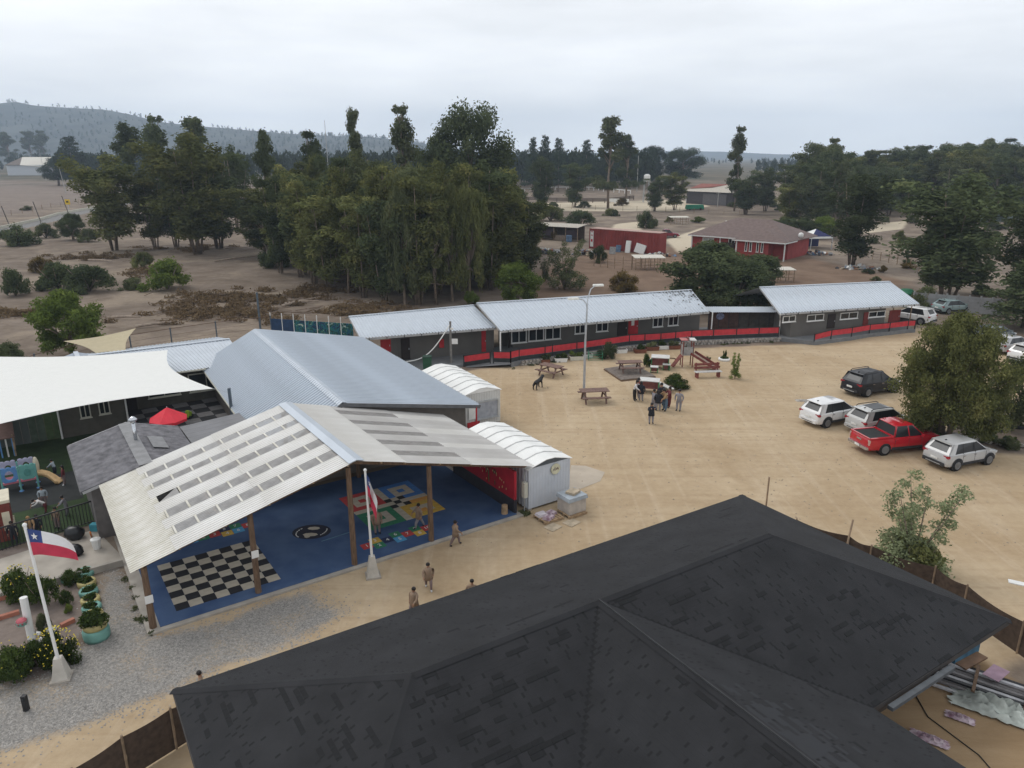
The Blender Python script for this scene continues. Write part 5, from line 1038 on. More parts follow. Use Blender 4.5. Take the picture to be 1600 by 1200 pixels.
for kind, v, px, by, ty, wp, mt, lb in (
 ('gum', 0, 424, 380, 203, 50, 'dark', 'dark gum standing above the left end of the dense grove'), ('gum', 1, 492, 380, 205, 58, 'dark', 'rounded dark gum behind the left part of the grove'),
 ('gum', 2, 563, 380, 170, 40, 'grey', 'narrow tall gum spire rising above the grove against the sky'), ('gum', 1, 634, 380, 165, 66, 'grey', 'tall ragged gum above the grove, between the spire and the big broad one'),
 ('big', 0, 737, 385, 158, 132, 'dark', 'big broad dark gum, the tallest tree above the middle grove'), ('big', 1, 690, 385, 205, 70, 'dark', 'lower shoulder of dark foliage left of the big broad gum'),
 ('euc', 2, 802, 420, 285, 52, 'dark', 'dark eucalyptus at the right end of the grove beside the rubbish heap')): tree(kind, v, px, by, ty, wp, mt, lb)
# trees round the farm plots
for kind, v, px, by, ty, wp, mt, lb in (
 ('pine', 0, 832, 300, 214, 26, 'pine', 'leftmost dark pine of the three behind the riding ring'), ('pine', 1, 851, 300, 211, 28, 'pine', 'middle dark pine of the three behind the riding ring'), ('pine', 2, 872, 300, 215, 28, 'pine', 'rightmost dark pine of the three behind the riding ring'),
 ('pine', 1, 915, 298, 218, 30, 'pine', 'dark pine left of the tall white trunked gum'), ('euc', 3, 848, 328, 246, 40, 'dark', 'dark narrow tree in front of the riding ring, the left one of two'), ('euc', 0, 897, 324, 250, 42, 'dark', 'dark narrow tree in front of the riding ring, the right one of two'),
 ('gum', 2, 950, 326, 182, 66, 'grey', 'tall gum with a bare pale trunk beside the riding ring'), ('gum', 0, 978, 315, 210, 50, 'dark', 'dark gum just right of the tall pale trunked one'), ('euc', 4, 1022, 330, 276, 34, 'dark', 'small dark tree in front of the water tank tower'), ('euc', 1, 1054, 328, 268, 40, 'olive', 'small olive tree left of the rusty roofed barn'),
 ('big', 0, 1066, 290, 230, 66, 'pine', 'round dark tree crown behind the barn, alone at the end of the tree line'), ('big', 1, 1022, 290, 228, 52, 'pine', 'rounded dark tree left of the lone round crown behind the barn'),
 ('gum', 1, 1147, 330, 198, 40, 'grey', 'lone tall thin gum standing clear against the sea horizon'), ('euc', 2, 1165, 335, 268, 44, 'dark', 'dark tree beside the barn below the lone tall gum'), ('euc', 3, 1195, 330, 262, 40, 'dark', 'dark tree right of the barn by the pale gravel road'),
 ('euc', 4, 1330, 416, 268, 84, 'dark', 'dark dense tree growing beside the blue and white gazebo'), ('euc', 3, 1478, 472, 272, 150, 'dark', 'large dark gum with a thick trunk behind the concrete panel wall'), ('euc', 0, 1452, 455, 330, 60, 'dark', 'lower dark tree left of the large gum behind the panel wall'),
 ('euc', 1, 1596, 470, 300, 110, 'dark', 'dark tree cut by the right edge of the photo, behind the pine'), ('pine', 0, 1598, 512, 400, 110, 'dark', 'drooping green conifer at the right edge behind the parked silver cars')): tree(kind, v, px, by, ty, wp, mt, lb)
for kind, v, px, by, ty, wp, mt, lb in (
 ('broad', 0, 1108, 480, 376, 176, 'dark', 'large dark round tree leaning over the roof of the classroom row'), ('broad', 1, 1180, 462, 392, 92, 'dark', 'dark round tree next to the larger one behind the linking shelter'), ('broad', 2, 1148, 492, 405, 124, 'dark', 'lower dark crown between the two round trees over the classroom roof'),
 ('sapling', 0, 882, 452, 374, 84, 'grey', 'open branched tree in the orchard in front of the red shipping container'), ('sapling', 1, 852, 440, 405, 30, 'grey', 'thin small tree left of the open branched orchard tree'), ('bush', 0, 974, 454, 418, 56, 'rust', 'rusty tinged orchard bush behind the classroom roof'),
 ('bush', 1, 936, 410, 380, 38, 'dark', 'dark bush in front of the red shipping container'), ('broad', 1, 808, 478, 404, 84, 'bright', 'bright green round tree behind the left end of the classroom row'), ('bush', 2, 738, 476, 450, 30, 'bright', 'small bright green bush behind the left end of the classroom row'),
 ('bush', 0, 433, 418, 364, 62, 'dark', 'dark bush at the left foot of the middle grove'), ('bush', 1, 25, 462, 414, 58, 'dark', 'round dark bush at the left edge of the dry field'), ('bush', 2, 92, 452, 400, 84, 'dark', 'wide dark bush left of the bright green one in the dry field'), ('bush', 3, 140, 455, 402, 88, 'dark', 'dark bush joined to the wide one in the dry field'), ('bush', 0, 66, 425, 396, 46, 'rust', 'rusty brown bush behind the wide dark bush'),
 ('bush', 1, 262, 452, 398, 92, 'bright', 'bright green bush in the dry field, the greenest one there'), ('bush', 2, 222, 418, 388, 42, 'olive', 'small bush behind the left side of the bright green bush'), ('bush', 3, 205, 452, 430, 46, 'grey', 'low grey green bush left of the bright green bush'),
 ('broad', 0, 113, 560, 452, 116, 'bright', 'leafy green tree beside the beige shade sail'), ('broad', 2, 20, 590, 532, 62, 'dark', 'dark green tree at the left edge behind the white shade sail'),
 ('bush', 0, 30, 384, 345, 66, 'dark', 'dark roadside bush at the left edge by the white road kerb'), ('bush', 1, 72, 372, 346, 46, 'grey', 'grey roadside bush right of the dark one by the kerb'), ('broad', 1, 115, 375, 330, 46, 'dark', 'small round tree by the roadside below the yellow sign'), ('bush', 2, 138, 378, 352, 40, 'grey', 'grey green scrub beside the small round roadside tree'),
 ('big', 1, 92, 290, 246, 44, 'pine', 'dark spreading tree in front of the white farm house at the left'), ('pine', 2, 118, 290, 212, 46, 'pine', 'dark pine right of the white farm house'), ('gum', 0, 18, 266, 206, 40, 'dark', 'tall dark tree at the left edge above the farm buildings'), ('gum', 2, 52, 264, 205, 36, 'dark', 'tall tree left of the paired one above the white farm house'), ('gum', 1, 72, 264, 204, 36, 'dark', 'tall tree behind the roof of the white farm house'),
 ('bush', 1, 860, 345, 318, 56, 'olive', 'wide olive bush behind the small farm shed'), ('bush', 3, 905, 352, 322, 54, 'dark', 'dark bush right of the olive one near the farm shed'), ('bush', 0, 1010, 356, 324, 40, 'dark', 'round dark bush beside the farm track'), ('bush', 2, 1092, 348, 336, 28, 'bright', 'small yellow green bush near the green covered trailer'),
 ('broad', 2, 1285, 372, 336, 60, 'bright', 'bright green tree behind the gazebo'), ('broad', 0, 1255, 372, 340, 56, 'dark', 'dark leafy tree between the red house and the gazebo'), ('broad', 1, 1225, 364, 338, 44, 'dark', 'dark hedge tree behind the red house roof'),
 ('bush', 3, 1528, 395, 362, 60, 'dark', 'dark bush on the slope right of the large gum'), ('bush', 0, 1500, 370, 345, 50, 'olive', 'olive bush on the slope above the panel wall'), ('bush', 1, 1405, 378, 358, 26, 'olive', 'small olive bush on the slope left of the large gum'), ('pine', 1, 1545, 352, 315, 36, 'blue', 'bluish young tree at the edge of the right wood'), ('pine', 0, 1570, 352, 318, 34, 'blue', 'second bluish young tree, right of the first at the wood edge'), ('bush', 2, 1548, 360, 342, 30, 'dark', 'small dark bush below the bluish young trees'),
 ('bush', 2, 1440, 482, 440, 50, 'grey', 'leafy bush in front of the concrete panel wall behind the white car'), ('bush', 3, 1535, 462, 440, 40, 'dark', 'bush behind the right part of the panel wall')): tree(kind, v, px, by, ty, wp, mt, lb)
plant('acacia', 0, G(1474, 692), hgt(1474, 700, 482), wid(700, 212), 'acacia', 'big round olive green tree beside the parked red pickup', bark=BARK)
tree('broad', 2, 1588, 668, 548, 110, 'grey', 'grey green tree at the right edge behind the big round tree'); tree('bush', 0, 1440, 690, 640, 80, 'dark', 'low dark bush under the left side of the big round tree')
tree('sapling', 2, 1424, 892, 748, 185, 'pale', 'sparse young tree beside the dark shade net fence and the foreground roof'); tree('bush', 2, 1420, 892, 822, 135, 'olive', 'low leafy bush at the foot of the sparse young tree')
# the wood on the right
wr_ = random.Random(33); ex_ = [1232, 1246, 1265, 1290, 1310, 1330, 1360, 1400, 1440, 1470, 1492, 1515, 1545, 1580, 1640]; ey_ = [262, 232, 226, 212, 224, 242, 238, 232, 228, 222, 215, 224, 216, 222, 220]
for row_ in range(5):
    x = 1236 + (row_ % 2) * 10
    while x < 1650:
        px = x + wr_.uniform(-6, 6); x += 22; by = (352 if px < 1330 else 336) - row_ * 8 + wr_.uniform(-3, 3); ty = np.interp(px, ex_, ey_) + (wr_.uniform(-6, 12) if row_ > 1 else wr_.uniform(8, 40))
        tree(wr_.choice(('euc', 'euc', 'gum')), wr_.randrange(3), px, by, ty, 46, wr_.choice(('dark', 'olive', 'dark', 'grey')), 'dark green tree of the dense wood on the right horizon', 'trees of the dense wood on the right')
# loose scrub in the dry fields
for i in range(70):
    px = wr_.choice((wr_.uniform(560, 1240), wr_.uniform(1340, 1600), wr_.uniform(0, 420))); by = wr_.uniform(318, 350) if px < 1240 else wr_.uniform(345, 440)
    if 1050 < px < 1240 and by > 330 or px < 420 and by > 330: continue
    tree('bush', wr_.randrange(4), px, by, by - wr_.uniform(8, 16), wr_.uniform(16, 30), wr_.choice(('grey', 'dark', 'olive', 'rust')), 'small scrub bush scattered over the dry fields', 'scrub bushes scattered over the fields')
# far wood: one mass of small trees beyond the fields
Vs = []; Fs = []; o = 0; fg = random.Random(5); base_tr = [leaves_np([((fg.uniform(-.2, .2), fg.uniform(-.2, .2), .3 + .07 * q), (.26 * (1.1 - .06 * q), .26 * (1.1 - .06 * q), .12)) for q in range(9)], 150, .11, s, .2)[0] for s in range(6)]
for i in range(2000):
    zone = fg.random()
    if zone < .2: px, Y = fg.uniform(560, 1090), fg.uniform(400, 560)
    elif zone < .62: px, Y = fg.uniform(-160, 1010), fg.uniform(420, 900)
    elif zone < .85: px, Y = fg.uniform(1150, 1700), fg.uniform(600, 1500)
    else: px, Y = fg.uniform(-300, 1700), fg.uniform(1300, 2600)
    if px < 150 and Y < 830 or 1010 < px < 1150 and Y < 1300: continue
    if 840 < px < 1010 and Y > 500 and fg.random() < .3: continue
    x = (px - 800) / FPX * Y * 1.045; h = fg.uniform(13, 22) if zone < .62 else fg.uniform(9, 16); v = fg.choice(base_tr) * np.array([h * .5, h * .5, h]) + np.array([x, Y, 0]); Vs.append(v)
V = np.concatenate(Vs); F = np.arange(len(V)).reshape(-1, 4); tag(put('far_wood', raw_mesh('far_wood', V, F, LEAF['pine'])), kind='stuff')
# scrub and trees on the hills
Vs = []
for i in range(2600):
    q = ridge[fg.randrange(len(ridge))]; on = fg.random() < .25; h = fg.uniform(7, 24) if on else fg.uniform(8, 16)
    x, y, z = (q[0] + fg.uniform(-12, 12), q[1], q[2] - 2)
    if not on: q = slope_pts[fg.randrange(len(slope_pts))]; x, y, z = q[0] + fg.uniform(-9, 9), q[1] + fg.uniform(-9, 9), q[2] - 2
    Vs.append(fg.choice(base_tr)[:400] * np.array([h * .6, h * .6, h]) + np.array([x, y, z]))
V = np.concatenate(Vs); tag(put('hill_trees', raw_mesh('hill_trees', V, np.arange(len(V)).reshape(-1, 4), LEAF['pine'])), kind='stuff')
# ================================================================ FARM PLOTS AND BACKGROUND OBJECTS
def Z0(p): return Vector((p.x, p.y, 0))
def vbox(px, by, hgt_, wpx, depth, rz=0.0):
    c = Z0(G(px, by)); return c, wid(by, wpx)
# red shipping container
a, b = Z0(G(921, 388)), Z0(G(1029, 398)); hC = hgt(921, 388, 357); d = (b - a); LC = d.length; rz = math.atan2(d.y, d.x); fr = frame(a.x, a.y, math.degrees(rz))
cr_ = thing('shipping_container', 'long faded red shipping container standing among rubbish beside the orchard', 'container', a)
CRED = M('faded_red_steel', (.24, .045, .04), rough=.65, var=.2, scale=.5)
sd = MB(); pr = rib_profile(LC, .55, .09); vs = [fr(t_ * LC, -z, .05) for t_, z in pr] + [fr(t_ * LC, -z, hC) for t_, z in pr]; k = len(pr); sd.add(vs, [(j, j + 1, k + j + 1, k + j) for j in range(k - 1)]); wb(sd, 'side_wall', CRED, cr_)
wb(MB().box(fr(LC / 2, 1.35, hC / 2), (LC, 2.5, hC - .1), rz), 'body', CRED, cr_); wb(MB().box(fr(LC / 2, 1.3, hC + .03), (LC + .1, 2.7, .1), rz), 'roof', M('dusty_pink_roof', (.40, .27, .23), var=.2), cr_)
for u in (.06, LC - .06): wb(MB().box(fr(u, -.1, hC / 2), (.14, .1, hC), rz), 'corner_post', CRED, cr_)
wb(MB().box(fr(.6, -.16, hC * .5), (.7, .05, hC * .78), rz), 'white_banner', WHITE, cr_); bm_ = MB()
for z in (.85, .68, .42): bm_.box(fr(.6, -.2, hC * z), (.4, .02, .16 if z != .42 else .5), rz)
wb(bm_, 'banner_marks', RED, cr_)['kind'] = 'stuff'
# junk in front of the container
JM = [M('junk_' + k, c, var=.25) for k, c in dict(white=(.6, .6, .58), grey=(.3, .3, .3), blue=(.1, .16, .25), rust=(.25, .12, .07), dark=(.04, .04, .045), tan=(.4, .33, .24)).items()]
def heap(name, label, px, by, wpx, h, n, seed, cat='rubbish heap'):
    c = Z0(G(px, by)); W_ = wid(by, wpx) / 2; r = random.Random(seed); rt = thing(name, label, cat, c)
    for i, m in enumerate(JM):
        mb = MB()
        for q in range(n // len(JM)):
            x = r.gauss(0, .42) * W_; y = r.gauss(0, .35) * W_ * .6; z = max(.05, h * (1 - abs(x) / (W_ * 1.3)) * r.random()); s = r.uniform(.15, .55)
            mb.box((x, y, z), (s * r.uniform(.5, 2.2), s, s * r.uniform(.15, .8)), r.uniform(0, 3), r.uniform(-.6, .6), r.uniform(-.6, .6))
        o = mb.build('debris', m, rt); o['kind'] = 'stuff'
    return rt
heap('rubbish_heap', 'heap of mixed household rubbish on bare ground right of the grove', 848, 396, 62, 1.1, 130, 1); heap('rubbish_heap', 'rubbish heap at the left end of the red shipping container', 915, 398, 40, 1.0, 70, 2); heap('rubbish_heap', 'low pale rubbish heap at the right end of the red shipping container', 1030, 400, 50, .6, 60, 3)
heap('rubbish_heap', 'pale building debris beside the gazebo', 1275, 398, 50, .6, 80, 4); heap('rubbish_heap', 'pale debris lying at the foot of the dark tree by the gazebo', 1340, 420, 60, .45, 70, 5)
for lab, px, by, w_, h_, m in (('tilted white panel leaning on the red shipping container', 1000, 396, 1.9, 1.7, WHITE), ('upright white door leaning on the red shipping container', 981, 395, .9, 2.2, WHITE), ('small grey white fridge standing by the red shipping container', 957, 397, 1.1, 1.3, JM[1]), ('dark blue barrel shape left of the leaning white door', 966, 394, .9, 1.3, JM[2])):
    p = Z0(G(px, by)); tag(MB().box((p.x, p.y, h_ / 2), (w_, .35, h_), rz + (.1 if w_ < 1.5 else .2), -.2, .25 if w_ > 1.5 else 0).build('scrap_sheet' if 'panel' in lab or 'door' in lab else 'dumped_appliance', m), lab, 'junk')
# farm shed left of the container
p0, p1 = Z0(G(812, 372)), Z0(G(902, 378)); sh = thing('farm_shed', 'long low open farm shed with a pale roof beside the grove', 'shed', (p0 + p1) / 2); d = p1 - p0; rz2 = math.atan2(d.y, d.x); fs = frame(p0.x, p0.y, math.degrees(rz2)); Ls = d.length
roof_slope(sh, fs(-.3, -.6, 2.9), fs(Ls + .3, -.6, 2.9), fs(Ls + .3, 3.6, 3.3), fs(-.3, 3.6, 3.3), M('cream_sheet', (.46, .42, .36), var=.15), 7, .4, .04); wb(MB().box(fs(Ls / 2, 3.2, 1.5), (Ls, .15, 2.9), rz2), 'back_wall', M('plank_brown', (.10, .075, .06)), sh)
for i in range(6): wb(MB().bar(fs(i * Ls / 5, 0, 0), fs(i * Ls / 5, 0, 2.9), .16, .16), 'post', M('post_tan'), sh)
for i in (0, 2, 4): wb(MB().box(fs((i + .5) * Ls / 5, .1, 1.6), (Ls / 5 - .3, .08, 1.3), rz2), 'wall_panel', M('shed_panel', (.055, .04, .05)), sh)
for i in (1, 3): wb(MB().box(fs((i + .5) * Ls / 5, .1, .6), (Ls / 5 - .3, .08, 1.1), rz2), 'wall_panel', M('shed_panel_tan', (.24, .19, .15)), sh)
tag(MB().lathe([(.55, 0), (.6, .1), (.6, 1.3), (.5, 1.35), (.4, 1.3)], Z0(G(889, 378)), 12).build('water_barrel', JM[2]), 'blue plastic barrel beside the long low farm shed', 'barrel'); tree('bush', 2, 866, 375, 352, 18, 'rust', 'orange brown bush in front of the farm shed')
# red house with the brown hip roof
q0, q1 = Z0(G(1080, 393)), Z0(G(1225, 407)); d = q1 - q0; rz3 = math.atan2(d.y, d.x) + .06; fh = frame(q0.x, q0.y, math.degrees(rz3)); LH = d.length
rhs = thing('red_house', 'red single storey house with a brown hip roof and white trim', 'house', fh(LH / 2, 4, 0)); RW = M('red_cladding', (.27, .045, .042), rough=.8, var=.14, scale=1.0); RB = M('brown_shingle', (.155, .115, .105), rough=.9, var=.16, scale=2.0, bump=.3, bscale=14)
hw = hgt(1080, 393, 366) ; hr_ = hw + 2.9; xj = LH * .54
gable_walls(rhs, [fh(0, 0), fh(xj, 0), fh(xj, -2.2), fh(LH * .86, -2.2), fh(LH * .86, 0), fh(LH, 0), fh(LH, 10), fh(0, 10)], 0, [hw] * 8, RW)
rf = MB(); E0, E1, E2, E3 = fh(-.6, -.6, hw), fh(LH + .6, -.6, hw), fh(LH + .6, 12.6, hw), fh(-.6, 12.6, hw); T0, T1 = fh(5.6, 6, hr_), fh(LH - 5.6, 6, hr_)
for q in ([E0, E1, T1, T0], [E1, E2, T1], [E2, E3, T0, T1], [E3, E0, T0]): rf.poly(q, .12)
wb(rf, 'roof', RB, rhs); rf = MB(); F0, F1, F2, F3 = fh(xj - .6, -2.8, hw - .04), fh(LH + .6, -2.8, hw - .04), fh(LH + .6, 2.5, hw - .04), fh(xj - .6, 2.5, hw - .04); A0, A1 = fh((xj + LH) / 2, .6, hw + 1.5), fh((xj + LH) / 2, 3.6, hw + 1.7)
for q in ([F0, F1, A0], [F1, F2, A1, A0], [A0, A1, F3, F0]): rf.poly(q, .1)
wb(rf, 'porch_roof', RB, rhs)
for p, q in ((E0, fh(xj - .5, -.6, hw)), (F0, F1), (F1, F2)): wb(MB().bar(p - Vector((0, 0, .14)), q - Vector((0, 0, .14)), .08, .2), 'white_fascia', WHITE, rhs)
for u in (LH * .64, LH * .685, LH * .755, LH * .80): win3(rhs, fh(u - .22, -2.22, hw - .35), fh(u + .22, -2.22, hw - 2.0), WHITE, 1, .08)
win3(rhs, fh(LH * .12, -.02, hw - .4), fh(LH * .245, -.02, .5), WHITE, 2, .1, glass=M('curtain_glass', (.33, .36, .36), rough=.3)); win3(rhs, fh(LH * .40, -.02, hw - .3), fh(LH * .47, -.02, hw - 1.3), WHITE, 2, .08)
wb(MB().box(fh(LH * .40, -.3, 1.1), (LH * .14, .5, 2.2), rz3), 'porch_recess', M('dark_door'), rhs)  # solid dark block painted in place of the shade inside the porch
for u, n_ in ((0, -.05), (LH * .31, -.05), (LH * .50, -.4), (xj, -2.26), (LH + .4, -2.5)): wb(MB().bar(fh(u, n_, 0), fh(u, n_, hw - .1), .18, .18), 'corner_trim', WHITE, rhs)
wb(MB().tube([fh(3.2, 7, hw + .8), fh(3.2, 7, hw + 2.2)], .12, 6), 'vent_pipe', WHITE, rhs); wb(MB().blob(fh(LH + .2, 5, hw + .6), (.5, .5, .5)), 'satellite_dish', WHITE, rhs)
# gazebo
gz = Z0(G(1272, 388)); ga = thing('gazebo', 'open gazebo with a peaked dark blue canopy edged in white', 'gazebo', gz, .2); gh = 2.4; gw = 2.2
for i in (-1, 1):
    for j in (-1, 1): MB().bar((i * gw, j * gw, 0), (i * gw, j * gw, gh), .1, .1).build('leg', STEEL, ga)
cs = [(-gw, -gw, gh), (gw, -gw, gh), (gw, gw, gh), (-gw, gw, gh)]
for k in range(4):
    p, q = Vector(cs[k]), Vector(cs[(k + 1) % 4]); m_ = MB(); mdl = (p + q) / 2 + Vector((0, 0, -.1)); mdl.x *= .86; mdl.y *= .86; m_.add([p, mdl, q, (0, 0, gh + 1.3)], [(0, 1, 3), (1, 2, 3)]); m_.build('canopy', WHITE if k != 0 else M('gazebo_blue', (.02, .025, .09)), ga)
    m_ = MB(); m_.bar(p - Vector((0, 0, .15)), q - Vector((0, 0, .15)), .05, .35); m_.build('valance', WHITE, ga)
MB().box((0, gw - .1, 1.2), (gw * 2, .04, 2.2)).build('back_curtain', M('gazebo_blue'), ga)
# canopy stall, white table shed, racks
def stall(name, label, px, by, wpx, h, depth, mat, tilt=.15, rz_=0.05):
    c = Z0(G(px, by)); w_ = wid(by, wpx); rt = thing(name, label, 'shelter', c, rz_); MB().poly([(-w_ / 2, -depth / 2, h), (w_ / 2, -depth / 2, h), (w_ / 2, depth / 2, h + tilt), (-w_ / 2, depth / 2, h + tilt)], .08).build('roof', mat, rt)
    for i in (-1, -.33, .33, 1):
        for j in (-1, 1): MB().bar((i * w_ * .46, j * depth * .42, 0), (i * w_ * .46, j * depth * .42, h + (tilt if j > 0 else 0)), .1, .1).build('post', M('post_tan'), rt)
    for z in (.7, 1.2): MB().bar((-w_ * .46, -depth * .42, z), (w_ * .46, -depth * .42, z), .06, .08).build('rail', M('post_tan'), rt)
    return rt
PALE = M('pale_sheet', (.55, .52, .46), var=.12)
stall('canopy_shelter', 'pale roofed open shelter in the orchard behind the classroom row', 1012, 420, 46, 1.9, 3.0, PALE); stall('canopy_shelter', 'small hutch with a pale torn roof below the red house', 1217, 440, 40, 1.8, 2.2, PALE); stall('canopy_shelter', 'low pale roofed pen beyond the burgundy pickup', 1060, 350, 28, 1.8, 2.5, PALE)
# barn with rusty roof, green cover, rail
p0, p1 = Z0(G(1072, 318)), Z0(G(1147, 322)); d = p1 - p0; fb_ = frame(p0.x, p0.y, math.degrees(math.atan2(d.y, d.x)) - 3); LB = d.length; bn = thing('barn', 'barn with a rust red and cream metal roof near the riding ring', 'barn', fb_(LB / 2, 4))
hb_ = 4.6; gable_walls(bn, [fb_(0, 0), fb_(LB, 0), fb_(LB, 17), fb_(0, 17)], 0, [hb_] * 4, M('barn_wall', (.055, .05, .055), var=.25)); wb(MB().box(fb_(LB * .62, -.1, 2), (LB * .5, .1, 3.8), fb_.rz), 'door', M('barn_door', (.12, .115, .12)), bn)
roof_slope(bn, fb_(-.5, -.8, hb_ - .05), fb_(LB + .5, -.8, hb_ - .05), fb_(LB + .5, 9, hb_ + 2.4), fb_(-.5, 9, hb_ + 2.4), M('cream_sheet'), 6, .6, .05); roof_slope(bn, fb_(-.5, 18, hb_ - .05), fb_(LB * .6, 18, hb_ - .05), fb_(LB * .6, 9, hb_ + 2.42), fb_(-.5, 9, hb_ + 2.42), M('rust_sheet', (.25, .09, .07), var=.3), 4, .6, .05)
roof_slope(bn, fb_(-.4, 1.9, hb_ + .8), fb_(LB * .4, 4.2, hb_ + 1.4), fb_(LB * .6, 9, hb_ + 2.46), fb_(-.4, 9, hb_ + 2.46), M('rust_sheet'), 4, .6, .05)
gt = thing('covered_trailer', 'trailer under a bright green tarpaulin in front of the barn', 'trailer', Z0(G(1085, 328))); w_ = wid(328, 26); MB().box((0, 0, 1.0), (w_, 2.4, 1.3), .03, taper=.92).build('tarpaulin', M('green_tarp', (.02, .2, .12), var=.2), gt); MB().bar((-w_ / 2, -1.1, .3), (w_ / 2, -1.1, .3), .1, .2).build('chassis', BLACK, gt)
for s_ in (-1, 1): wh = MB().tube([(s_ * w_ * .3, -1.2, .4), (s_ * w_ * .3, -1.0, .4)], .4, 12).build('wheel', RUB, gt)
def rails(name, label, pts, h, mat, n_r=2, every=3.0, cat='fence', thick=.12):
    P_ = [Z0(G(*p)) for p in pts]; rt = thing(name, label, cat, P_[len(P_) // 2])
    for p, q in zip(P_, P_[1:]):
        k = max(1, int((q - p).length / every))
        for i in range(k): c = p.lerp(q, i / k); wb(MB().bar(c, c + Vector((0, 0, h)), thick, thick), 'post', mat, rt)
        for j in range(n_r): z = h * (.45 + .5 * j / max(1, n_r - 1)) if n_r > 1 else h * .9; wb(MB().bar(p + Vector((0, 0, z)), q + Vector((0, 0, z)), thick * .5, thick), 'rail', mat, rt)
    c = P_[-1]; wb(MB().bar(c, c + Vector((0, 0, h)), thick, thick), 'post', mat, rt); return rt
rails('ring_fence', 'white topped board fence of the riding ring', [(795, 302), (850, 297), (920, 297), (985, 303)], 1.7, WHITE, 1, 5, thick=.35); rails('ring_fence', 'dark board fence on the near side of the riding ring', [(812, 314), (870, 316), (945, 317), (990, 312)], 1.6, M('plank_brown'), 3, 4, thick=.3)
rails('white_gate_fence', 'short white panel fence left of the water tank tower', [(950, 318), (982, 319)], 1.8, WHITE, 4, 2.5, thick=.3); rails('white_rail_fence', 'white rail fence in front of the barn beside the green tarpaulin', [(1072, 316), (1096, 318)], 1.6, WHITE, 3, 3, thick=.25)
tw = thing('water_tank_tower', 'white water tank on a slim steel tower beyond the farm track', 'tower', Z0(G(1009, 316))); ht = hgt(1009, 316, 272); 
for i in (-1, 1):
    for j in (-1, 1): MB().bar((i * 1.0, j * 1.0, 0), (i * .9, j * .9, ht - 2.6), .2, .2).build('leg', STEEL, tw)
MB().lathe([(1.2, ht - 2.6), (1.25, ht - 2.4), (1.25, ht - .5), (.6, ht)], (0, 0, 0), 14).build('tank', WHITE, tw)
wh = thing('white_shed', 'small white roofed shed behind the riding ring', 'shed', Z0(G(874, 288))); MB().box((0, 0, 1.6), (8, 5, 3.2)).build('walls', PALE, wh); MB().prism([(-4.6, 3.1), (4.6, 3.1), (0, 4.9)], -3, 3).build('roof', WHITE, wh)
# poles
POLE = M('concrete_pole', (.36, .35, .33), var=.1)
def pole(label, px, by, ty, lean=0.0, arms=1, name='power_pole', mat=POLE, lamp=False, r=.16):
    h = hgt(px, by, ty); rt = thing(name, label, 'pole', Z0(G(px, by))); MB().tube([(0, 0, 0), (lean * h, 0, h)], [r, r * .6], 7).build('pole', mat, rt)
    for k in range(arms): MB().box((lean * h, 0, h - .5 - k * .8), (1.9, .1, .12), .4).build('cross_arm', mat, rt)
    if lamp: MB().box((lean * h - 1.0, 0, h + .05), (1.6, .14, .1)).build('lamp_arm', mat, rt); MB().box((lean * h - 1.9, 0, h), (.7, .3, .16)).build('lamp_head', WHITE, rt)
    return rt
pole('pale power pole with a cross arm behind the left group of trees', 401, 283, 214, 0, 2); pole('leaning pale power pole behind the yellow road sign', 103, 302, 259, -.10, 1); pole('pale power pole in front of the white farm house roof', 72, 282, 232, -.05, 1); pole('slim white pole beside the water tank tower', 995, 300, 243, 0, 0, r=.2); pole('street light pole beside the pale gravel road on the right', 1247, 336, 310, 0, 0, lamp=True, mat=M('dark_pole', (.1, .09, .08))); pole('thin pale mast above the middle of the grove', 515, 290, 188, -.01, 0, r=.22); pole('basketball hoop post on the sandy patch by the barn', 1121, 323, 300, 0, 1)
# road side: white kerb, rail posts, yellow sign
kb = [(-60, 371), (0, 358), (60, 345), (90, 336), (140, 327), (200, 317)]
ks = thing('road_barrier', 'low whitish kerb barrier along the road at the left', 'barrier', Z0(G(60, 345)));
for p, q in zip(kb, kb[1:]): wb(MB().bar(Z0(G(*p)) + Vector((0, 0, .35)), Z0(G(*q)) + Vector((0, 0, .35)), .3, .7), 'kerb_segment', M('dirty_white', (.52, .5, .42), var=.12), ks)
ys_ = thing('road_sign', 'square yellow warning sign on a post by the road at the left', 'sign', Z0(G(108, 330))); hh_ = hgt(108, 330, 311); MB().bar((0, 0, 0), (0, 0, hh_), .12, .12).build('post', STEEL, ys_); MB().box((.0, -.1, hh_ - .9), (1.6, .06, 1.6)).build('plate', M('sign_yellow', (.62, .42, .03), var=.06), ys_); sb = MB(); sb.box((0, -.15, hh_ - .9), (.8, .03, .3)); sb.box((0, -.15, hh_ - .85), (.5, .03, .5)); sb.build('symbol', BLACK, ys_)
for i, (px, by, ty) in enumerate(((15, 353, 322), (64, 347, 315), (108, 336, 306))): tag(MB().tube([Z0(G(px, by)), Z0(G(px - 5, by)) + Vector((-.3, 0, hgt(px, by, ty)))], .13, 6).build('fence_post', M('dark_pole')), ('dark leaning roadside post nearest the left edge', 'dark leaning roadside post, middle one of three', 'dark leaning roadside post left of the yellow sign')[i], 'post', 'dark leaning roadside posts')
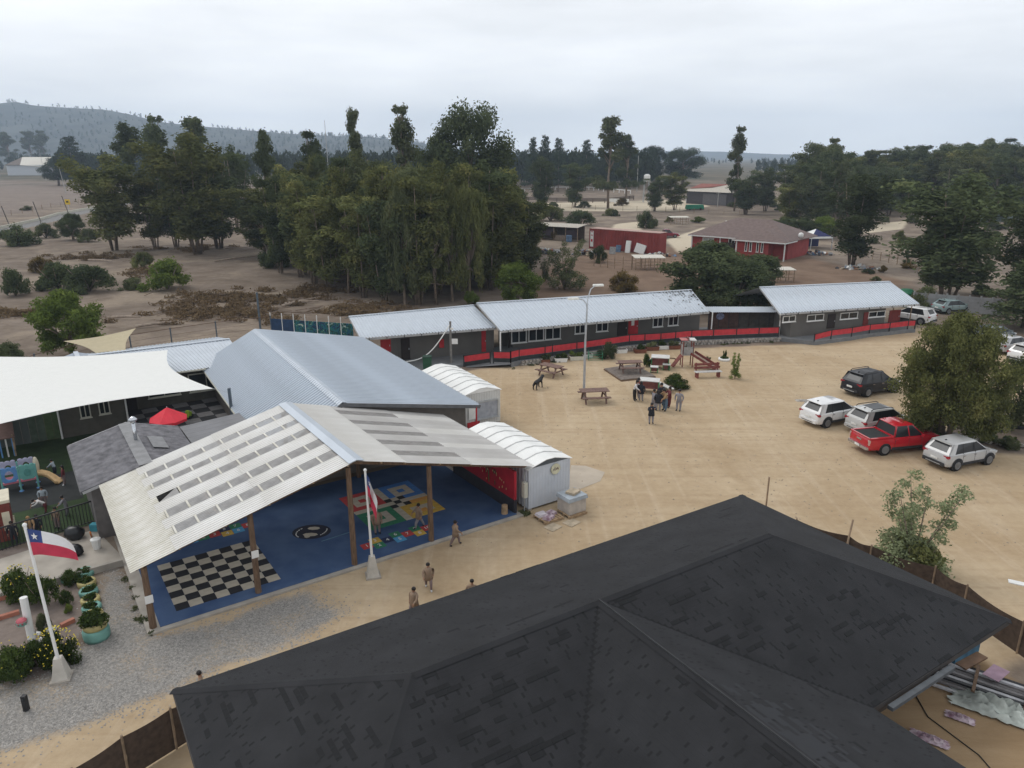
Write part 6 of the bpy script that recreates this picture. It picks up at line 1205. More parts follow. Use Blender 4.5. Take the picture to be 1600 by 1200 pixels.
# farm house at the left
fw_ = Z0(G(42, 274)); s_ = wid(277, 1); wf = thing('white_farm_house', 'long white farm building with a pale roof at the far left', 'house', fw_, .12); W_, H_ = 56 * s_, 16 * s_; MB().box((0, 8, H_ / 2), (W_, 16, H_)).build('walls', M('farm_white', (.5, .52, .55)), wf); MB().poly([(-W_ * .12, -1, H_), (W_ * .62, -1, H_ * .8), (W_ * .5, 18, H_ * 1.75), (-W_ * .3, 18, H_ * 1.75)], .3).build('roof', PALE, wf); MB().poly([(-W_ * .52, -1, H_), (-W_ * .12, -1, H_), (-W_ * .3, 18, H_ * 1.75), (-W_ * .56, 18, H_ * 1.3)], .3).build('side_roof', M('plank_brown'), wf)
# field fences (slim posts + wires)
def field_fence(label, pts, n, h=1.5):
    P_ = [Z0(G(*p)) for p in pts]; rt = thing('wire_fence', label, 'fence', P_[0]); L_ = sum((q - p).length for p, q in zip(P_, P_[1:]))
    for p, q in zip(P_, P_[1:]):
        k = max(1, round(n * (q - p).length / L_))
        for i in range(k): c = p.lerp(q, i / k); wb(MB().bar(c, c + Vector((0, 0, h)), .1, .1), 'post', M('post_tan'), rt)
        for z in (.5, 1.0, 1.4): wb(MB().bar(p + Vector((0, 0, z)), q + Vector((0, 0, z)), .025, .025), 'wire', M('rusty_wire'), rt)
field_fence('wire fence with slim posts across the slope left of the large gum', [(1340, 400), (1375, 408), (1415, 416), (1450, 430)], 11); field_fence('wire fence of the orchard pen in front of the canopy shelter', [(928, 416), (960, 420), (1000, 422), (1040, 424)], 8, 2.0); field_fence('wire fence along the far paddock behind the farm track', [(840, 325), (930, 328), (1040, 331), (1180, 338)], 16, 1.6); field_fence('wire fence along the paddock beside the road at the left', [(0, 340), (80, 325), (160, 313), (230, 308)], 14, 1.6)
# concrete panel wall on the right
cw0, cw1 = Z0(G(1425, 482)), Z0(G(1565, 494)); cw = thing('panel_wall', 'grey precast concrete panel wall behind the parked cars at the right', 'wall', (cw0 + cw1) / 2); n = 8
for i in range(n):
    p, q = cw0.lerp(cw1, i / n), cw0.lerp(cw1, (i + 1) / n); d = q - p; rz4 = math.atan2(d.y, d.x)
    for j in range(3): wb(MB().box((p + q) / 2 + Vector((0, .02 * (j % 2), .35 + .62 * j)), (d.length - .14, .08, .6), rz4), 'wall_panel', M('precast_grey', (.27, .27, .27), var=.14, scale=.7), cw)
    wb(MB().bar(p, p + Vector((0, 0, 2.05)), .14, .16), 'post', M('precast_grey'), cw)
gtk = tag(MB().lathe([(1.0, 0), (1.05, .3), (1.05, 1.6), (.6, 2.0)], Z0(G(1413, 478)), 14).build('green_tank', M('tank_green', (.02, .12, .06))), 'green plastic tank behind the far right classroom roof', 'tank')
# fallen branches and dry brush in the field
BR = M('dry_branch', (.16, .115, .085), rough=.95, var=.3); LV = [leafmat('dead_leaf', (.08, .056, .034), (.17, .12, .07), (.27, .205, .125), 1.2)]
def brush(label, px, by, wpx, dpx, n, seed):
    c = Z0(G(px, by)); g = np.random.default_rng(seed); W_ = wid(by, wpx) / 2; D_ = (G(px, by - dpx).y - G(px, by).y) / 2; cl = [((g.normal() * W_ * .45, D_ + g.normal() * D_ * .5, g.uniform(.05, .3)), (g.uniform(.5, 1.6), g.uniform(.4, 1.0), g.uniform(.15, .45))) for _ in range(max(8, n // 90))]
    rt = thing('brush_pile', label, 'brush pile', c, 0); V, F = leaves_np(cl, n, .2, seed, -.5); o = put('dead_leaves', raw_mesh('dead_leaves', V, F, LV[0]), rt); o['kind'] = 'stuff'; mb = MB()
    for q in range(n // 110): x, y = g.normal() * W_ * .5, D_ + g.normal() * D_ * .5; a = g.normal() * .5 + .25; l = g.uniform(.8, 3); mb.bar((x, y, .1), (x + l * math.cos(a), y + l * math.sin(a), g.uniform(.1, .5)), .06, .06)
    mb.build('branches', BR, rt)['kind'] = 'stuff'
for a in (('long heap of rust brown cut branches behind the courtyard roof', 330, 505, 260, 26, 7000, 1), ('rust brown brush heap in the middle of the dry field', 345, 478, 240, 22, 6000, 2), ('brown brush heap at the left edge of the dry field', 30, 498, 110, 16, 2500, 3), ('scatter of brown branches by the left foot of the grove', 470, 470, 130, 26, 3000, 4), ('brown brush behind the wide dark bushes', 130, 408, 190, 12, 2600, 5), ('brown brush right of the bright green bush', 190, 440, 90, 22, 1800, 6), ('brown brush under the left group of eucalyptus trees', 290, 396, 220, 12, 2200, 7), ('brown brush in front of the middle grove', 560, 492, 150, 18, 2600, 8), ('dark brush strip along the wood edge on the right slope', 1375, 352, 70, 6, 900, 9)): brush(*a)
for i, (lab, x0, y0, x1, y1) in enumerate((('long pale felled log lying behind the beige sail', 212, 510, 280, 502), ('felled log lying in the brush behind the green tree', 168, 496, 220, 495), ('thin felled trunk in the field below the grove', 440, 478, 500, 464), ('pair mate felled trunk near the grove, the lower one', 445, 474, 498, 470), ('pale log beside the bushes in the dry field', 138, 406, 175, 408), ('long dark log right of the bright green bush', 335, 408, 400, 400))):
    tag(MB().tube([G(x0, y0, .25), G((x0 + x1) / 2, (y0 + y1) / 2 - 1, .35), G(x1, y1, .25)], [.16, .14, .09], 6).build('felled_log', M('grey_log', (.30, .24, .19), var=.25)), lab, 'log')
# ================================================================ YARD FURNITURE
def picnic(label, loc, rz, scale=1.0):
    rt = thing('picnic_table', label, 'picnic table', loc, rz, 'wooden picnic tables in the yard', scale)
    for i in range(5): MB().box((0, -.32 + .16 * i, .74), (1.8, .15, .045)).build('table_plank', BROWNWOOD, rt)
    for s in (-1, 1):
        for k in range(2): MB().box((0, s * (.62 + .14 * k), .44), (1.8, .13, .045)).build('seat_plank', BROWNWOOD, rt)
    for x in (-.65, .65):
        for s in (-1, 1): MB().bar((x, s * .25, .72), (x, s * .62, 0), .06, .1, (1, 0, 0)).build('leg', BROWNWOOD, rt)
        MB().bar((x + .05, -.76, .39), (x + .05, .76, .39), .05, .09).build('seat_beam', BROWNWOOD, rt); MB().bar((x - .05, -.38, .69), (x - .05, .38, .69), .05, .08).build('top_beam', BROWNWOOD, rt)
    return rt
picnic('wooden picnic table nearest the street lamp pole', Z0(G(928, 627)), R(8), 1.15); picnic('wooden picnic table beside the black dog', Z0(G(861, 586)), R(-40), 1.1); picnic('wooden picnic table standing on the timber deck', G(984, 580, .15), R(6), 1.1)
dk = thing('timber_deck', 'low square timber deck under one picnic table', 'deck', Z0(G(985, 582)), R(0)); c4 = [Z0(G(*p)) for p in ((944, 578), (971, 596), (1024, 590), (992, 571))]
for i in range(14):
    a, b = c4[0].lerp(c4[1], i / 14), c4[3].lerp(c4[2], i / 14); a2, b2 = c4[0].lerp(c4[1], (i + .94) / 14), c4[3].lerp(c4[2], (i + .94) / 14); wb(MB().poly([p + Vector((0, 0, .14)) for p in (a, a2, b2, b)], .05), 'plank', M('deck_grey', (.17, .14, .12), var=.3, scale=5), dk)
wb(MB().bar(c4[0] + Vector((0, 0, .05)), c4[1] + Vector((0, 0, .05)), .1, .1), 'joist', TIMBER, dk); wb(MB().bar(c4[1] + Vector((0, 0, .05)), c4[2] + Vector((0, 0, .05)), .1, .1), 'joist', TIMBER, dk)
GRN = M('green_paint', (.05, .20, .075), rough=.6, var=.15); PWH = M('worn_white', (.55, .54, .52), rough=.6, var=.14); PPK = M('faded_pink', (.40, .15, .14), var=.2)
def ptable(label, loc, rz, w_, d_, h_, cat='table', name='painted_table'):
    rt = thing(name, label, cat, loc, rz); MB().box((0, 0, h_), (w_, d_, .06)).build('top', PWH, rt)
    for s in (-1, 1): MB().box((s * (w_ / 2 - .05), 0, h_ / 2), (.06, d_ * .92, h_ - .06)).build('side_panel', GRN, rt)
    MB().box((0, d_ * .3, h_ * .5), (w_ - .16, .05, h_ * .7)).build('back_panel', PPK, rt); return rt
ptable('green sided white topped table by the children group', Z0(G(1014, 612)), R(-15), 1.5, 1.0, .95); ptable('green sided white topped table beside the wooden slide', Z0(G(1031, 575)), R(-12), 1.5, 1.1, 1.0)
for lab, px, py in (('small green and white stool left of the slide table', 1022, 582), ('small green and white stool in front of the slide table', 1041, 578), ('small green and white stool behind the slide table', 1019, 571)): ptable(lab, Z0(G(px, py)), R(-12), .65, .55, .5, 'stool', 'painted_stool')
tag(MB().bar(G(1022, 594, .35), G(1050, 608, .35), .4, .07).build('white_plank', PWH), 'white plank bench leaning by the low bush behind the children', 'plank')
lw = thing('lamp_post', 'tall galvanised street lamp with two curved arms in the yard', 'street lamp', Z0(G(912, 622))); hl = hgt(912, 622, 476); MB().lathe([(.16, 0), (.16, .3), (.09, .4)], (0, 0, 0), 10).build('base', STEEL, lw); MB().tube([(0, 0, 0), (0, 0, hl * .6), (.05, 0, hl)], [.1, .075, .05], 8).build('pole', STEEL, lw)
def arm(pts, hd):
    MB().tube(pts, .04, 6).build('arm', STEEL, lw); MB().box(hd, (.75, .3, .13), .2).build('lamp_head', M('lamp_white', (.7, .7, .66)), lw)
arm([(.05, 0, hl - .3), (.0, 0, hl + .05), (-.25, 0, hl + .35), (-.6, 0, hl + .42)], (-.95, 0, hl + .42)); arm([(.05, 0, hl - .3), (.1, .3, hl + .3), (.35, .8, hl + .95), (.7, 1.2, hl + 1.15)], (.95, 1.4, hl + 1.15))
# wooden slide
sl0 = Z0(G(1072, 572)); sd_ = thing('wooden_slide', 'wooden playground slide with a small red roofed tower and a balance beam', 'slide', sl0, R(0), None, .85); WG = M('weathered_grey_wood', (.30, .29, .28), var=.2); REDW = M('red_brown_wood', (.19, .055, .045), var=.25)
for x in (-.5, .5):
    for y in (-.45, .45): MB().bar((x, y, 0), (x, y, 2.6), .09, .09).build('post', REDW, sd_)
MB().box((0, 0, 1.25), (1.1, 1.0, .07)).build('platform', WG, sd_); MB().box((-.5, 0, 1.75), (.05, .95, .9)).build('side_panel', WG, sd_); MB().box((0, -.47, 1.7), (1.0, .05, .75)).build('front_panel', WG, sd_); MB().box((.3, .47, 1.7), (.45, .05, .75)).build('back_panel', WG, sd_)
for s in (-1, 1): MB().bar((s * .35, -.55, 2.75), (s * .35, .55, 2.75), .8, .05).build('roof_slope', PPK if s < 0 else PWH, sd_)
MB().bar((0, -.5, 2.9), (0, .5, 2.9), .1, .08).build('ridge', REDW, sd_)
MB().bar((.55, -.1, 1.3), (2.7, -1.7, .12), .75, .05).build('chute', M('chute_wood', (.33, .25, .2), var=.15), sd_)
for s in (-1, 1): o = Vector((.30, .40, 0)) * s; MB().bar(Vector((.55, -.1, 1.42)) + o, Vector((2.7, -1.7, .24)) + o, .06, .24).build('chute_rail', REDW, sd_)
MB().bar((-.6, -.2, 1.2), (-1.5, -.5, .1), .55, .06).build('ladder', REDW, sd_); MB().bar((-1.1, .1, .75), (-3.2, .9, .75), .08, .1).build('balance_beam', TIMBER, sd_)
for t_ in (0, .95): MB().bar(Vector((-1.1, .1, 0)).lerp(Vector((-3.2, .9, 0)), t_), Vector((-1.1, .1, .75)).lerp(Vector((-3.2, .9, .75)), t_), .09, .09).build('beam_leg', TIMBER, sd_)
bn_ = thing('garden_bench', 'red backed white seated bench beside the wooden slide', 'bench', Z0(G(1106, 590)), R(8))
for x in (-.9, .9): MB().box((x, .1, .24), (.12, .5, .48)).build('leg', REDW, bn_); MB().bar((x, .32, .4), (x, .42, 1.15), .1, .08).build('back_post', REDW, bn_)
for i in range(3): MB().box((0, -.12 + i * .17, .5), (2.2, .15, .05)).build('seat_plank', PWH, bn_)
for z in (.75, 1.02): MB().box((0, .38, z), (2.1, .05, .19)).build('back_plank', REDW, bn_)
# plants and planters in front of the row
for kind, v, px, by, ty, wp, mt, lb in (('bush', 0, 949, 560, 529, 38, 'dark', 'dark round bush by the veranda behind the street lamp'), ('bush', 1, 1010, 572, 550, 20, 'garden', 'small round bush left of the slide table'), ('bush', 2, 1056, 606, 582, 56, 'garden', 'low spreading bush between the children and the slide'), ('sapling', 1, 1148, 592, 552, 30, 'bright', 'leafy upright shrub right of the red bench'), ('shrub', 0, 1106, 568, 556, 14, 'dark', 'small dark plant between the slide and the leafy shrub'), ('shrub', 0, 1132, 562, 545, 8, 'garden', 'tiny plant growing in the white tyre planter')): tree(kind, v, px, by, ty, wp, mt, lb)
def trough(label, px, by, wd, mat, leaf='garden', hp=.45, has=True):
    c = Z0(G(px, by)); rt = thing('planter', label, 'planter', c, R(8), 'planters along the veranda'); MB().box((0, 0, .17), (wd, .5, .34), taper=1.12).build('trough', mat, rt)
    MB().box((0, 0, .33), (wd * .95, .42, .04)).build('soil', M('soil', (.05, .035, .025)), rt)
    if has:
        V, F = leaves_np([((random.Random(i + px).uniform(-wd * .4, wd * .4), 0, .42 + .1 * (i % 3)), (.2, .18, hp * .4)) for i in range(7)], 500, .09, px, -.2); put('foliage', raw_mesh('foliage', V, F, LEAF[leaf]), rt)
TERR = M('terracotta', (.16, .06, .035), var=.2)
for a in (('white trough planter with low leaves left of the lamp pole', 876, 565, 1.0, WHITE), ('pale planter with bright green leaves left of the lamp pole', 901, 562, 1.2, CREAM, 'bright'), ('brown pot with dark leaves near the left end of the veranda', 852, 567, .7, TERR, 'dark'), ('white low crate planter right of the lamp pole', 917, 559, .9, WHITE, 'garden', .3, False), ('white chair shaped planter stand by the dark round bush', 971, 551, .9, WHITE, 'garden', .3, False), ('white trough planter against the stone wall behind the slide', 1036, 545, 1.1, WHITE), ('terracotta planter against the stone wall behind the deck', 1000, 551, 1.0, TERR), ('dark planter with purple grey leaves by the stone wall', 1019, 547, 1.1, TERR, 'grey'), ('planter with reddish leaves between the wall and the slide tower', 1053, 545, 1.0, TERR, 'grey')): trough(*a)
gf = thing('wire_basket', 'low green wire basket on the sand between the lamp pole and the dark bush', 'basket', Z0(G(930, 562))); gm_ = M('green_wire', (.05, .22, .13))
for z in (.05, .3, .55): 
    for p, q in (((-.6, -.3), (.6, -.3)), ((.6, -.3), (.6, .3)), ((.6, .3), (-.6, .3)), ((-.6, .3), (-.6, -.3))): MB().bar((*p, z), (*q, z), .03, .03).build('wire', gm_, gf)
for p in ((-.6, -.3), (.6, -.3), (.6, .3), (-.6, .3)): MB().bar((*p, 0), (*p, .8), .035, .035).build('corner_wire', gm_, gf)
tag(MB().box((0, 0, .2), (1.0, .5, .4), taper=.8).build('dark_planter', TERR, None, loc=Z0(G(813, 569))), 'dark lump of flower pots at the left end of the veranda, by the white downpipe', 'planter')
def tyre(name, label, loc, r, mat, h=.22, parent=None, group=None):
    rt = thing(name, label, 'planter', loc, 0, group); m_ = MB(); k = 14; prof = [(r * .62, 0), (r * .95, 0), (r, h * .3), (r, h * .75), (r * .9, h), (r * .62, h * .92)]
    m_.lathe(prof, (0, 0, 0), k); m_.f = [f for f in m_.f if len(f) == 4]; m_.mi = m_.mi[:len(m_.f)]; m_.build('tyre', mat, rt, True); MB().lathe([(r * .8, h * .5), (.01, h * .6)], (0, 0, 0), 10).build('soil', M('soil'), rt)
    V, F = leaves_np([((random.Random(int(loc[0] * 50) + i).uniform(-r * .5, r * .5), random.Random(int(loc[1] * 50) + i).uniform(-r * .5, r * .5), h + .0 + .04 * (i % 3)), (.1, .1, .09)) for i in range(9)], 420, .06, int(loc[0] * 100) % 97, -.1); put('foliage', raw_mesh('foliage', V, F, LEAF['garden']), rt); return rt
TEAL = M('teal_paint', (.17, .36, .31), rough=.6, var=.15); YEL = M('faded_yellow', (.46, .39, .17), rough=.6, var=.15)
tyre('tyre_planter', 'white painted tyre planter standing alone near the leafy shrub', Z0(G(1131, 563)), .5, WHITE)
for i, (px, py, m, lab) in enumerate(((134, 898, TEAL, 'teal tyre planter farthest along the garden row, by the concrete path'), (136, 914, YEL, 'yellow tyre planter second from the concrete path'), (139, 928, TEAL, 'pale teal tyre planter third from the concrete path'), (142, 941, YEL, 'yellow tyre planter in the middle of the garden row'), (144, 953, TEAL, 'pale teal tyre planter right after the middle yellow one'), (147, 965, YEL, 'yellow tyre planter before the tall stacked one'), (110, 906, TEAL, 'dark teal tyre planter with a spreading fern beside the row'))): tyre('tyre_planter', lab, Z0(G(px, py)), .36, m, group='painted tyre planters of the garden')
tp = tyre('stacked_tyre_planter', 'nearest tall stack of a yellow and a teal tyre full of plants', Z0(G(152, 996)), .46, TEAL, .45); sm_ = MB(); sm_.lathe([(.26, .45), (.4, .45), (.42, .52), (.42, .62), (.38, .68), (.26, .66)], (0, 0, 0), 14); sm_.f = [f for f in sm_.f if len(f) == 4]; sm_.mi = sm_.mi[:len(sm_.f)]; sm_.build('upper_tyre', YEL, tp, True)
V, F = leaves_np([((random.Random(i).uniform(-.3, .3), random.Random(i + 9).uniform(-.35, .2), .7 + .1 * (i % 3)), (.24, .24, .2)) for i in range(9)], 1400, .08, 5, -.1); put('upper_foliage', raw_mesh('upper_foliage', V, F, LEAF['garden']), tp)
# garden bushes with yellow flowers
FLW = M('yellow_petal', (.62, .50, .04), var=.15)
def flowering(label, px, by, ty, wp, nfl, seed, mat='garden', v=0, kind='bush'):
    t = tree(kind, v, px, by, ty, wp, mat, label, 'garden bushes'); r = random.Random(seed); mb = MB(); sx, sy, sz = t.scale
    for i in range(nfl):
        a = r.uniform(0, 6.28); e = r.uniform(.1, 1.45); x, y, z = 1.45 * math.cos(e) * math.cos(a), 1.45 * math.cos(e) * math.sin(a), .3 + 1.5 * math.sin(e); s = .03
        mb.box((x, y, z), (s / sx * 1.1, s / sx * 1.1, s / sz * .6), a)
    if nfl: mb.build('flowers', FLW, t)['kind'] = 'stuff'
flowering('round bush with yellow flowers at the left edge beside the concrete path', 34, 935, 878, 76, 60, 1); flowering('grey green wispy bush behind the left flag pole', 66, 945, 892, 70, 6, 2, 'garden', 1); flowering('bushy hedge with many yellow flowers beside the left flag pole base', 92, 1038, 975, 82, 120, 3); flowering('dark hedge with few yellow flowers at the lower left edge', 24, 1062, 998, 96, 16, 4, 'garden', 2); flowering('dark leafy bush joining the two hedges', 62, 1042, 988, 66, 14, 5, 'garden', 3)
for kind, v, px, by, ty, wp, mt, lb in (('bush', 1, 104, 945, 918, 30, 'garden', 'small neat round green bush in the garden bed'), ('bush', 2, 108, 957, 940, 20, 'bright', 'small yellow green bush in the garden bed'), ('bush', 3, 70, 985, 950, 30, 'grey', 'purplish grey plant beside the white garden post'), ('bush', 0, 112, 912, 885, 40, 'garden', 'fern like plant hanging over the dark teal tyre')): tree(kind, v, px, by, ty, wp, mt, lb)
wp_ = thing('garden_post', 'short thick white post with a hanging flower basket in the garden', 'post', Z0(G(50, 1000))); h_ = hgt(50, 1000, 936); MB().tube([(0, 0, 0), (-.05, .1, h_)], .13, 10).build('post', WHITE, wp_); MB().lathe([(.01, 0), (.16, .05), (.2, .2)], (-.05, -.25, h_ * .45), 10).build('basket', TEAL, wp_); MB().blob((-.05, -.25, h_ * .55), (.2, .2, .14)).build('basket_flowers', M('pink_flower', (.4, .1, .12), var=.4), wp_)
for i, (x0, y0, x1, y1) in enumerate(((-10, 938, 24, 928), (-10, 968, 30, 956), (95, 978, 116, 968))): tag(MB().bar(G(x0, y0, .08), G(x1, y1, .08), .16, .16).build('garden_edging', M('brick_edging', (.38, .15, .10), var=.2)), ('terracotta edging beam at the left edge under the flowering bush', 'terracotta edging beam pointing at the white garden post', 'short red edging piece behind the flowering hedge')[i], 'edging')
gst = thing('white_stones', 'cluster of small white stones at the foot of the garden post', 'stones', Z0(G(66, 992))); r = random.Random(6)
for i in range(9): MB().blob((r.uniform(-.5, .5), r.uniform(-.4, .4), .06), (.1, .09, .1), r, .3, 6, 4).build('stone', WHITE, gst)
bl = thing('bollard', 'short black bollard lamp standing on the gravel', 'bollard', Z0(G(42, 1110))); h_ = hgt(42, 1110, 1087); MB().box((0, 0, h_ / 2), (.14, .14, h_)).build('body', BLACK, bl); MB().box((0, -.071, h_ - .1), (.08, .02, .08)).build('lamp', GLASS, bl)
# flag poles
FB, FW, FR = M('flag_blue', (.03, .055, .18), rough=.8), M('flag_white', (.66, .66, .66), rough=.8, var=.03), M('flag_red', (.46, .035, .07), rough=.8)
def flagpole(label, base, top, bh, lean):
    b = Z0(base); rt = thing('flag_pole', label, 'flag pole', b); MB().box((0, 0, bh / 2), (.52, .52, bh), .3, taper=.45).build('concrete_base', M('white_concrete', (.50, .47, .42), var=.12), rt); MB().box((0, 0, .04), (.62, .62, .08), .3).build('plinth', CONC, rt); MB().tube([(0, 0, bh - .05), (lean * top, 0, top)], [.055, .045], 8).build('pole', WHITE, rt); MB().blob((lean * top, 0, top + .04), (.07, .07, .07)).build('finial', WHITE, rt); return rt
def cloth(fn, u0, u1, v0, v1, n=10, m=6):
    mb = MB(); vs = [fn(u0 + (u1 - u0) * i / n, v0 + (v1 - v0) * j / m) for i in range(n + 1) for j in range(m + 1)]; mb.add(vs, [(i * (m + 1) + j, (i + 1) * (m + 1) + j, (i + 1) * (m + 1) + j + 1, i * (m + 1) + j + 1) for i in range(n) for j in range(m)]); return mb
def chile(rt, fn):
    f = thing('national_flag', 'Chilean flag ' + fn.lab, 'flag', rt.location); 
    for nm, q, m in (('blue_canton', (0, .34, .5, 1), FB), ('white_band', (.34, 1, .5, 1), FW), ('red_band', (0, 1, 0, .5), FR)): cloth(fn, *q).build(nm, m, f, True)
    st = MB(); pts = []
    for k in range(10): a = math.pi / 2 + k * math.pi / 5; r_ = .155 if k % 2 == 0 else .062; pts.append(fn(.17 + r_ * math.cos(a) * .62, .75 + r_ * math.sin(a)) + Vector((0, -.025, 0)))
    c = fn(.17, .75) + Vector((0, -.025, 0)); st.add(pts + [c], [(k, (k + 1) % 10, 10) for k in range(10)]); st.build('white_star', FW, f)
p1_ = flagpole('white flag pole on a concrete base in the garden at the left', G(97, 1060), hgt(97, 1060, 822), .85, -.028); H1p = hgt(97, 1060, 822)
def f1n(u, v): return Vector((-.028 * H1p + .05 + 1.5 * u, -.18 * math.sin(u * 5 + v) * u - .25 * u, H1p - .1 - .95 * (1 - v) * (1 - .35 * u) - .38 * u + .12 * math.sin(u * 4)))
f1n.lab = 'streaming from the garden flag pole'; chile(p1_, f1n)
p2_ = flagpole('white flag pole on a concrete base at the edge of the blue floor', G(583, 900), hgt(583, 900, 736), .95, -.012); H2p = hgt(583, 900, 736)
def f2n(u, v): return Vector((-.012 * H2p + .05 + .36 * u * (.7 + .3 * v) + .06 * math.sin(9 * u), -.10 * math.sin(u * 9), H2p - .15 - .92 * (1 - v) - 1.25 * u * (.55 + .45 * u)))
f2n.lab = 'hanging limp from the pole at the blue floor'; chile(p2_, f2n)
# pallets by the container
def pallet(label, loc, rz):
    rt = thing('pallet', label, 'pallet', loc, rz)
    for i in range(7): MB().box((-.5 + i * .167, 0, .13), (.11, 1.0, .025)).build('deck_board', RAWWOOD, rt)
    for y in (-.44, 0, .44): MB().box((0, y, .07), (1.15, .1, .09)).build('stringer', RAWWOOD, rt)
    return rt
pa = pallet('wooden pallet carrying pink and white sacks beside the emblem container', Z0(G(857, 810)), S.rz); pb_ = pallet('wooden pallet under the grey lidded plastic bin', Z0(G(894, 802)), S.rz)
SACK = [M('white_sack', (.6, .55, .58), var=.1), M('pink_sack', (.40, .20, .29), var=.5, scale=5, c2=(.6, .5, .54))]
for i, (u, v, m) in enumerate(((-.25, .25, 0), (.2, .1, 1), (-.15, -.2, 1))): tag(MB().box((0, 0, 0), (.55, .42, .12), taper=.85).build('sack', SACK[m], None, loc=pa.matrix_basis @ Vector((u, v, .2)), rz=S.rz + .2 * i), ('white sack on the low pallet by the emblem container', 'pink and white sack on the right of the low pallet', 'pink and white sack at the front of the low pallet')[i], 'sack')
ib = thing('plastic_bin', 'large clear plastic bin with a grey lid standing on a pallet', 'bin', Z0(G(893, 800)) + Vector((0, 0, .15)), S.rz); MB().box((0, 0, .35), (1.05, .95, .7)).build('tub', M('milky_plastic', (.46, .42, .38), var=.15), ib); MB().box((0, 0, .78), (1.2, 1.08, .18), taper=.93).build('lid', M('lid_grey', (.33, .37, .41)), ib)
tag(MB().box((0, 0, 0), (.6, .5, .12)).build('tan_board', M('junk_tan'), None, loc=ib.location + Vector((.05, .05, .94)), rz=S.rz + .3), 'small tan slab lying on top of the grey lid', 'slab')
for i, (px, py) in enumerate(((864, 824), (893, 817))): tag(MB().box((0, 0, .015), (.7, .6, .03)).build('floor_board', M('junk_tan'), None, loc=Z0(G(px, py)), rz=S.rz + .2), ('flat tan board on the sand in front of the sack pallet', 'flat tan board on the sand in front of the bin pallet')[i], 'board')
tag(MB().poly([Z0(G(*p)) + Vector((0, 0, .012)) for p in ((887, 775), (892, 727), (915, 728), (945, 738), (938, 752), (905, 765))][::-1]).build('concrete_apron', M('dusty_concrete', (.42, .36, .29), rough=.9, var=.12, scale=.8)), kind='structure')
# playground on the left
PBL, PTE, PPU, PPI, PYE, PCR = [M('plastic_' + k, c, rough=.5, var=.1) for k, c in dict(blue=(.10, .23, .45), teal=(.13, .34, .31), lilac=(.32, .32, .42), pink=(.42, .13, .17), sand=(.56, .38, .19), cream=(.55, .50, .38)).items()]
pg = thing('play_castle', 'pastel plastic play castle with round windows and a sand coloured slide', 'play structure', Z0(G(33, 768)) + Vector((-.2, .36, 0)), S.rz, None, (.54, .6, .7))
def ring_panel(c, w_, h_, mat, name, hole=.3):
    mb = MB(); k = 16; outer = []; inner = []
    for i in range(k):
        a = 2 * math.pi * (i + .5) / k; ca, sa = math.cos(a), math.sin(a); s = 1 / max(abs(ca), abs(sa)); outer.append((c[0] + ca * s * w_ / 2, c[1], c[2] + sa * s * h_ / 2)); inner.append((c[0] + ca * hole, c[1], c[2] + sa * hole))
    fr_ = [(x, y - .06, z) for x, y, z in outer] + [(x, y - .06, z) for x, y, z in inner] + [(x, y + .06, z) for x, y, z in outer] + [(x, y + .06, z) for x, y, z in inner]
    for i in range(k): j = (i + 1) % k; mb.add([fr_[i], fr_[j], fr_[k + j], fr_[k + i]], [(0, 1, 2, 3)]); mb.add([fr_[2 * k + i], fr_[2 * k + j], fr_[3 * k + j], fr_[3 * k + i]], [(3, 2, 1, 0)]); mb.add([fr_[k + i], fr_[k + j], fr_[3 * k + j], fr_[3 * k + i]], [(0, 1, 2, 3)]); mb.add([fr_[i], fr_[j], fr_[2 * k + j], fr_[2 * k + i]], [(3, 2, 1, 0)])
    for i in range(3): mb.blob((c[0] - w_ / 3 + i * w_ / 3, c[1], c[2] + h_ / 2), (w_ / 6, .07, .12), seg=8, rings=4)
    return mb.build(name, mat, pg)
ring_panel((-.75, -.7, 1.45), 1.35, 1.1, PBL, 'window_panel', .36); ring_panel((.75, -.7, 1.45), 1.35, 1.1, PTE, 'window_panel', .3); MB().lathe([(.3, -.03), (.3, .03)], (0, 0, 0), 14).build('round_shutter', M('plastic_deep_teal', (.08, .24, .22), rough=.5), pg, loc=(.75, -.79, 1.45)).rotation_euler = (math.pi / 2, 0, 0)
ring_panel((-.75, .7, 1.6), 1.35, 1.0, PPU, 'window_panel', .28); ring_panel((.75, .7, 1.6), 1.35, 1.0, PPU, 'window_panel', .28)
for x in (-.7, .7): MB().box((x, 0, .82), (1.42, 1.5, .12)).build('platform', PPI, pg)
for x in (-1.45, 0, 1.45):
    for y in (-.7, .7): MB().tube([(x, y, 0), (x, y, 2.0)], .09, 8).build('post', PTE if x else PTE, pg); MB().lathe([(.22, 0), (.2, .07), (.09, .12)], (x, y, 0), 10).build('foot', PBL, pg)
cs_ = [(1.45, 0, .9), (1.9, -.02, .88), (2.4, -.15, .68), (2.8, -.35, .38), (3.05, -.55, .16), (3.3, -.75, .14)]
mb = MB()
for k, y in ((0, -.38), (1, -.3), (2, .3), (3, .38)):
    pass
prof = [(-.4, .22), (-.34, .24), (-.27, .02), (.27, .02), (.34, .24), (.4, .22), (.36, -.06), (-.36, -.06)]
secs = []
for i, p in enumerate(cs_):
    d = (Vector(cs_[min(i + 1, 5)]) - Vector(cs_[max(i - 1, 0)])); d.z = 0; d.normalize(); sd = Vector((-d.y, d.x, 0)); secs.append([Vector(p) + sd * a + Vector((0, 0, b)) for a, b in prof])
loft(secs).build('slide_chute', PYE, pg, True)
MB().blob((1.55, .55, 1.45), (.28, .28, .75)).build('climbing_tube', PCR, pg)
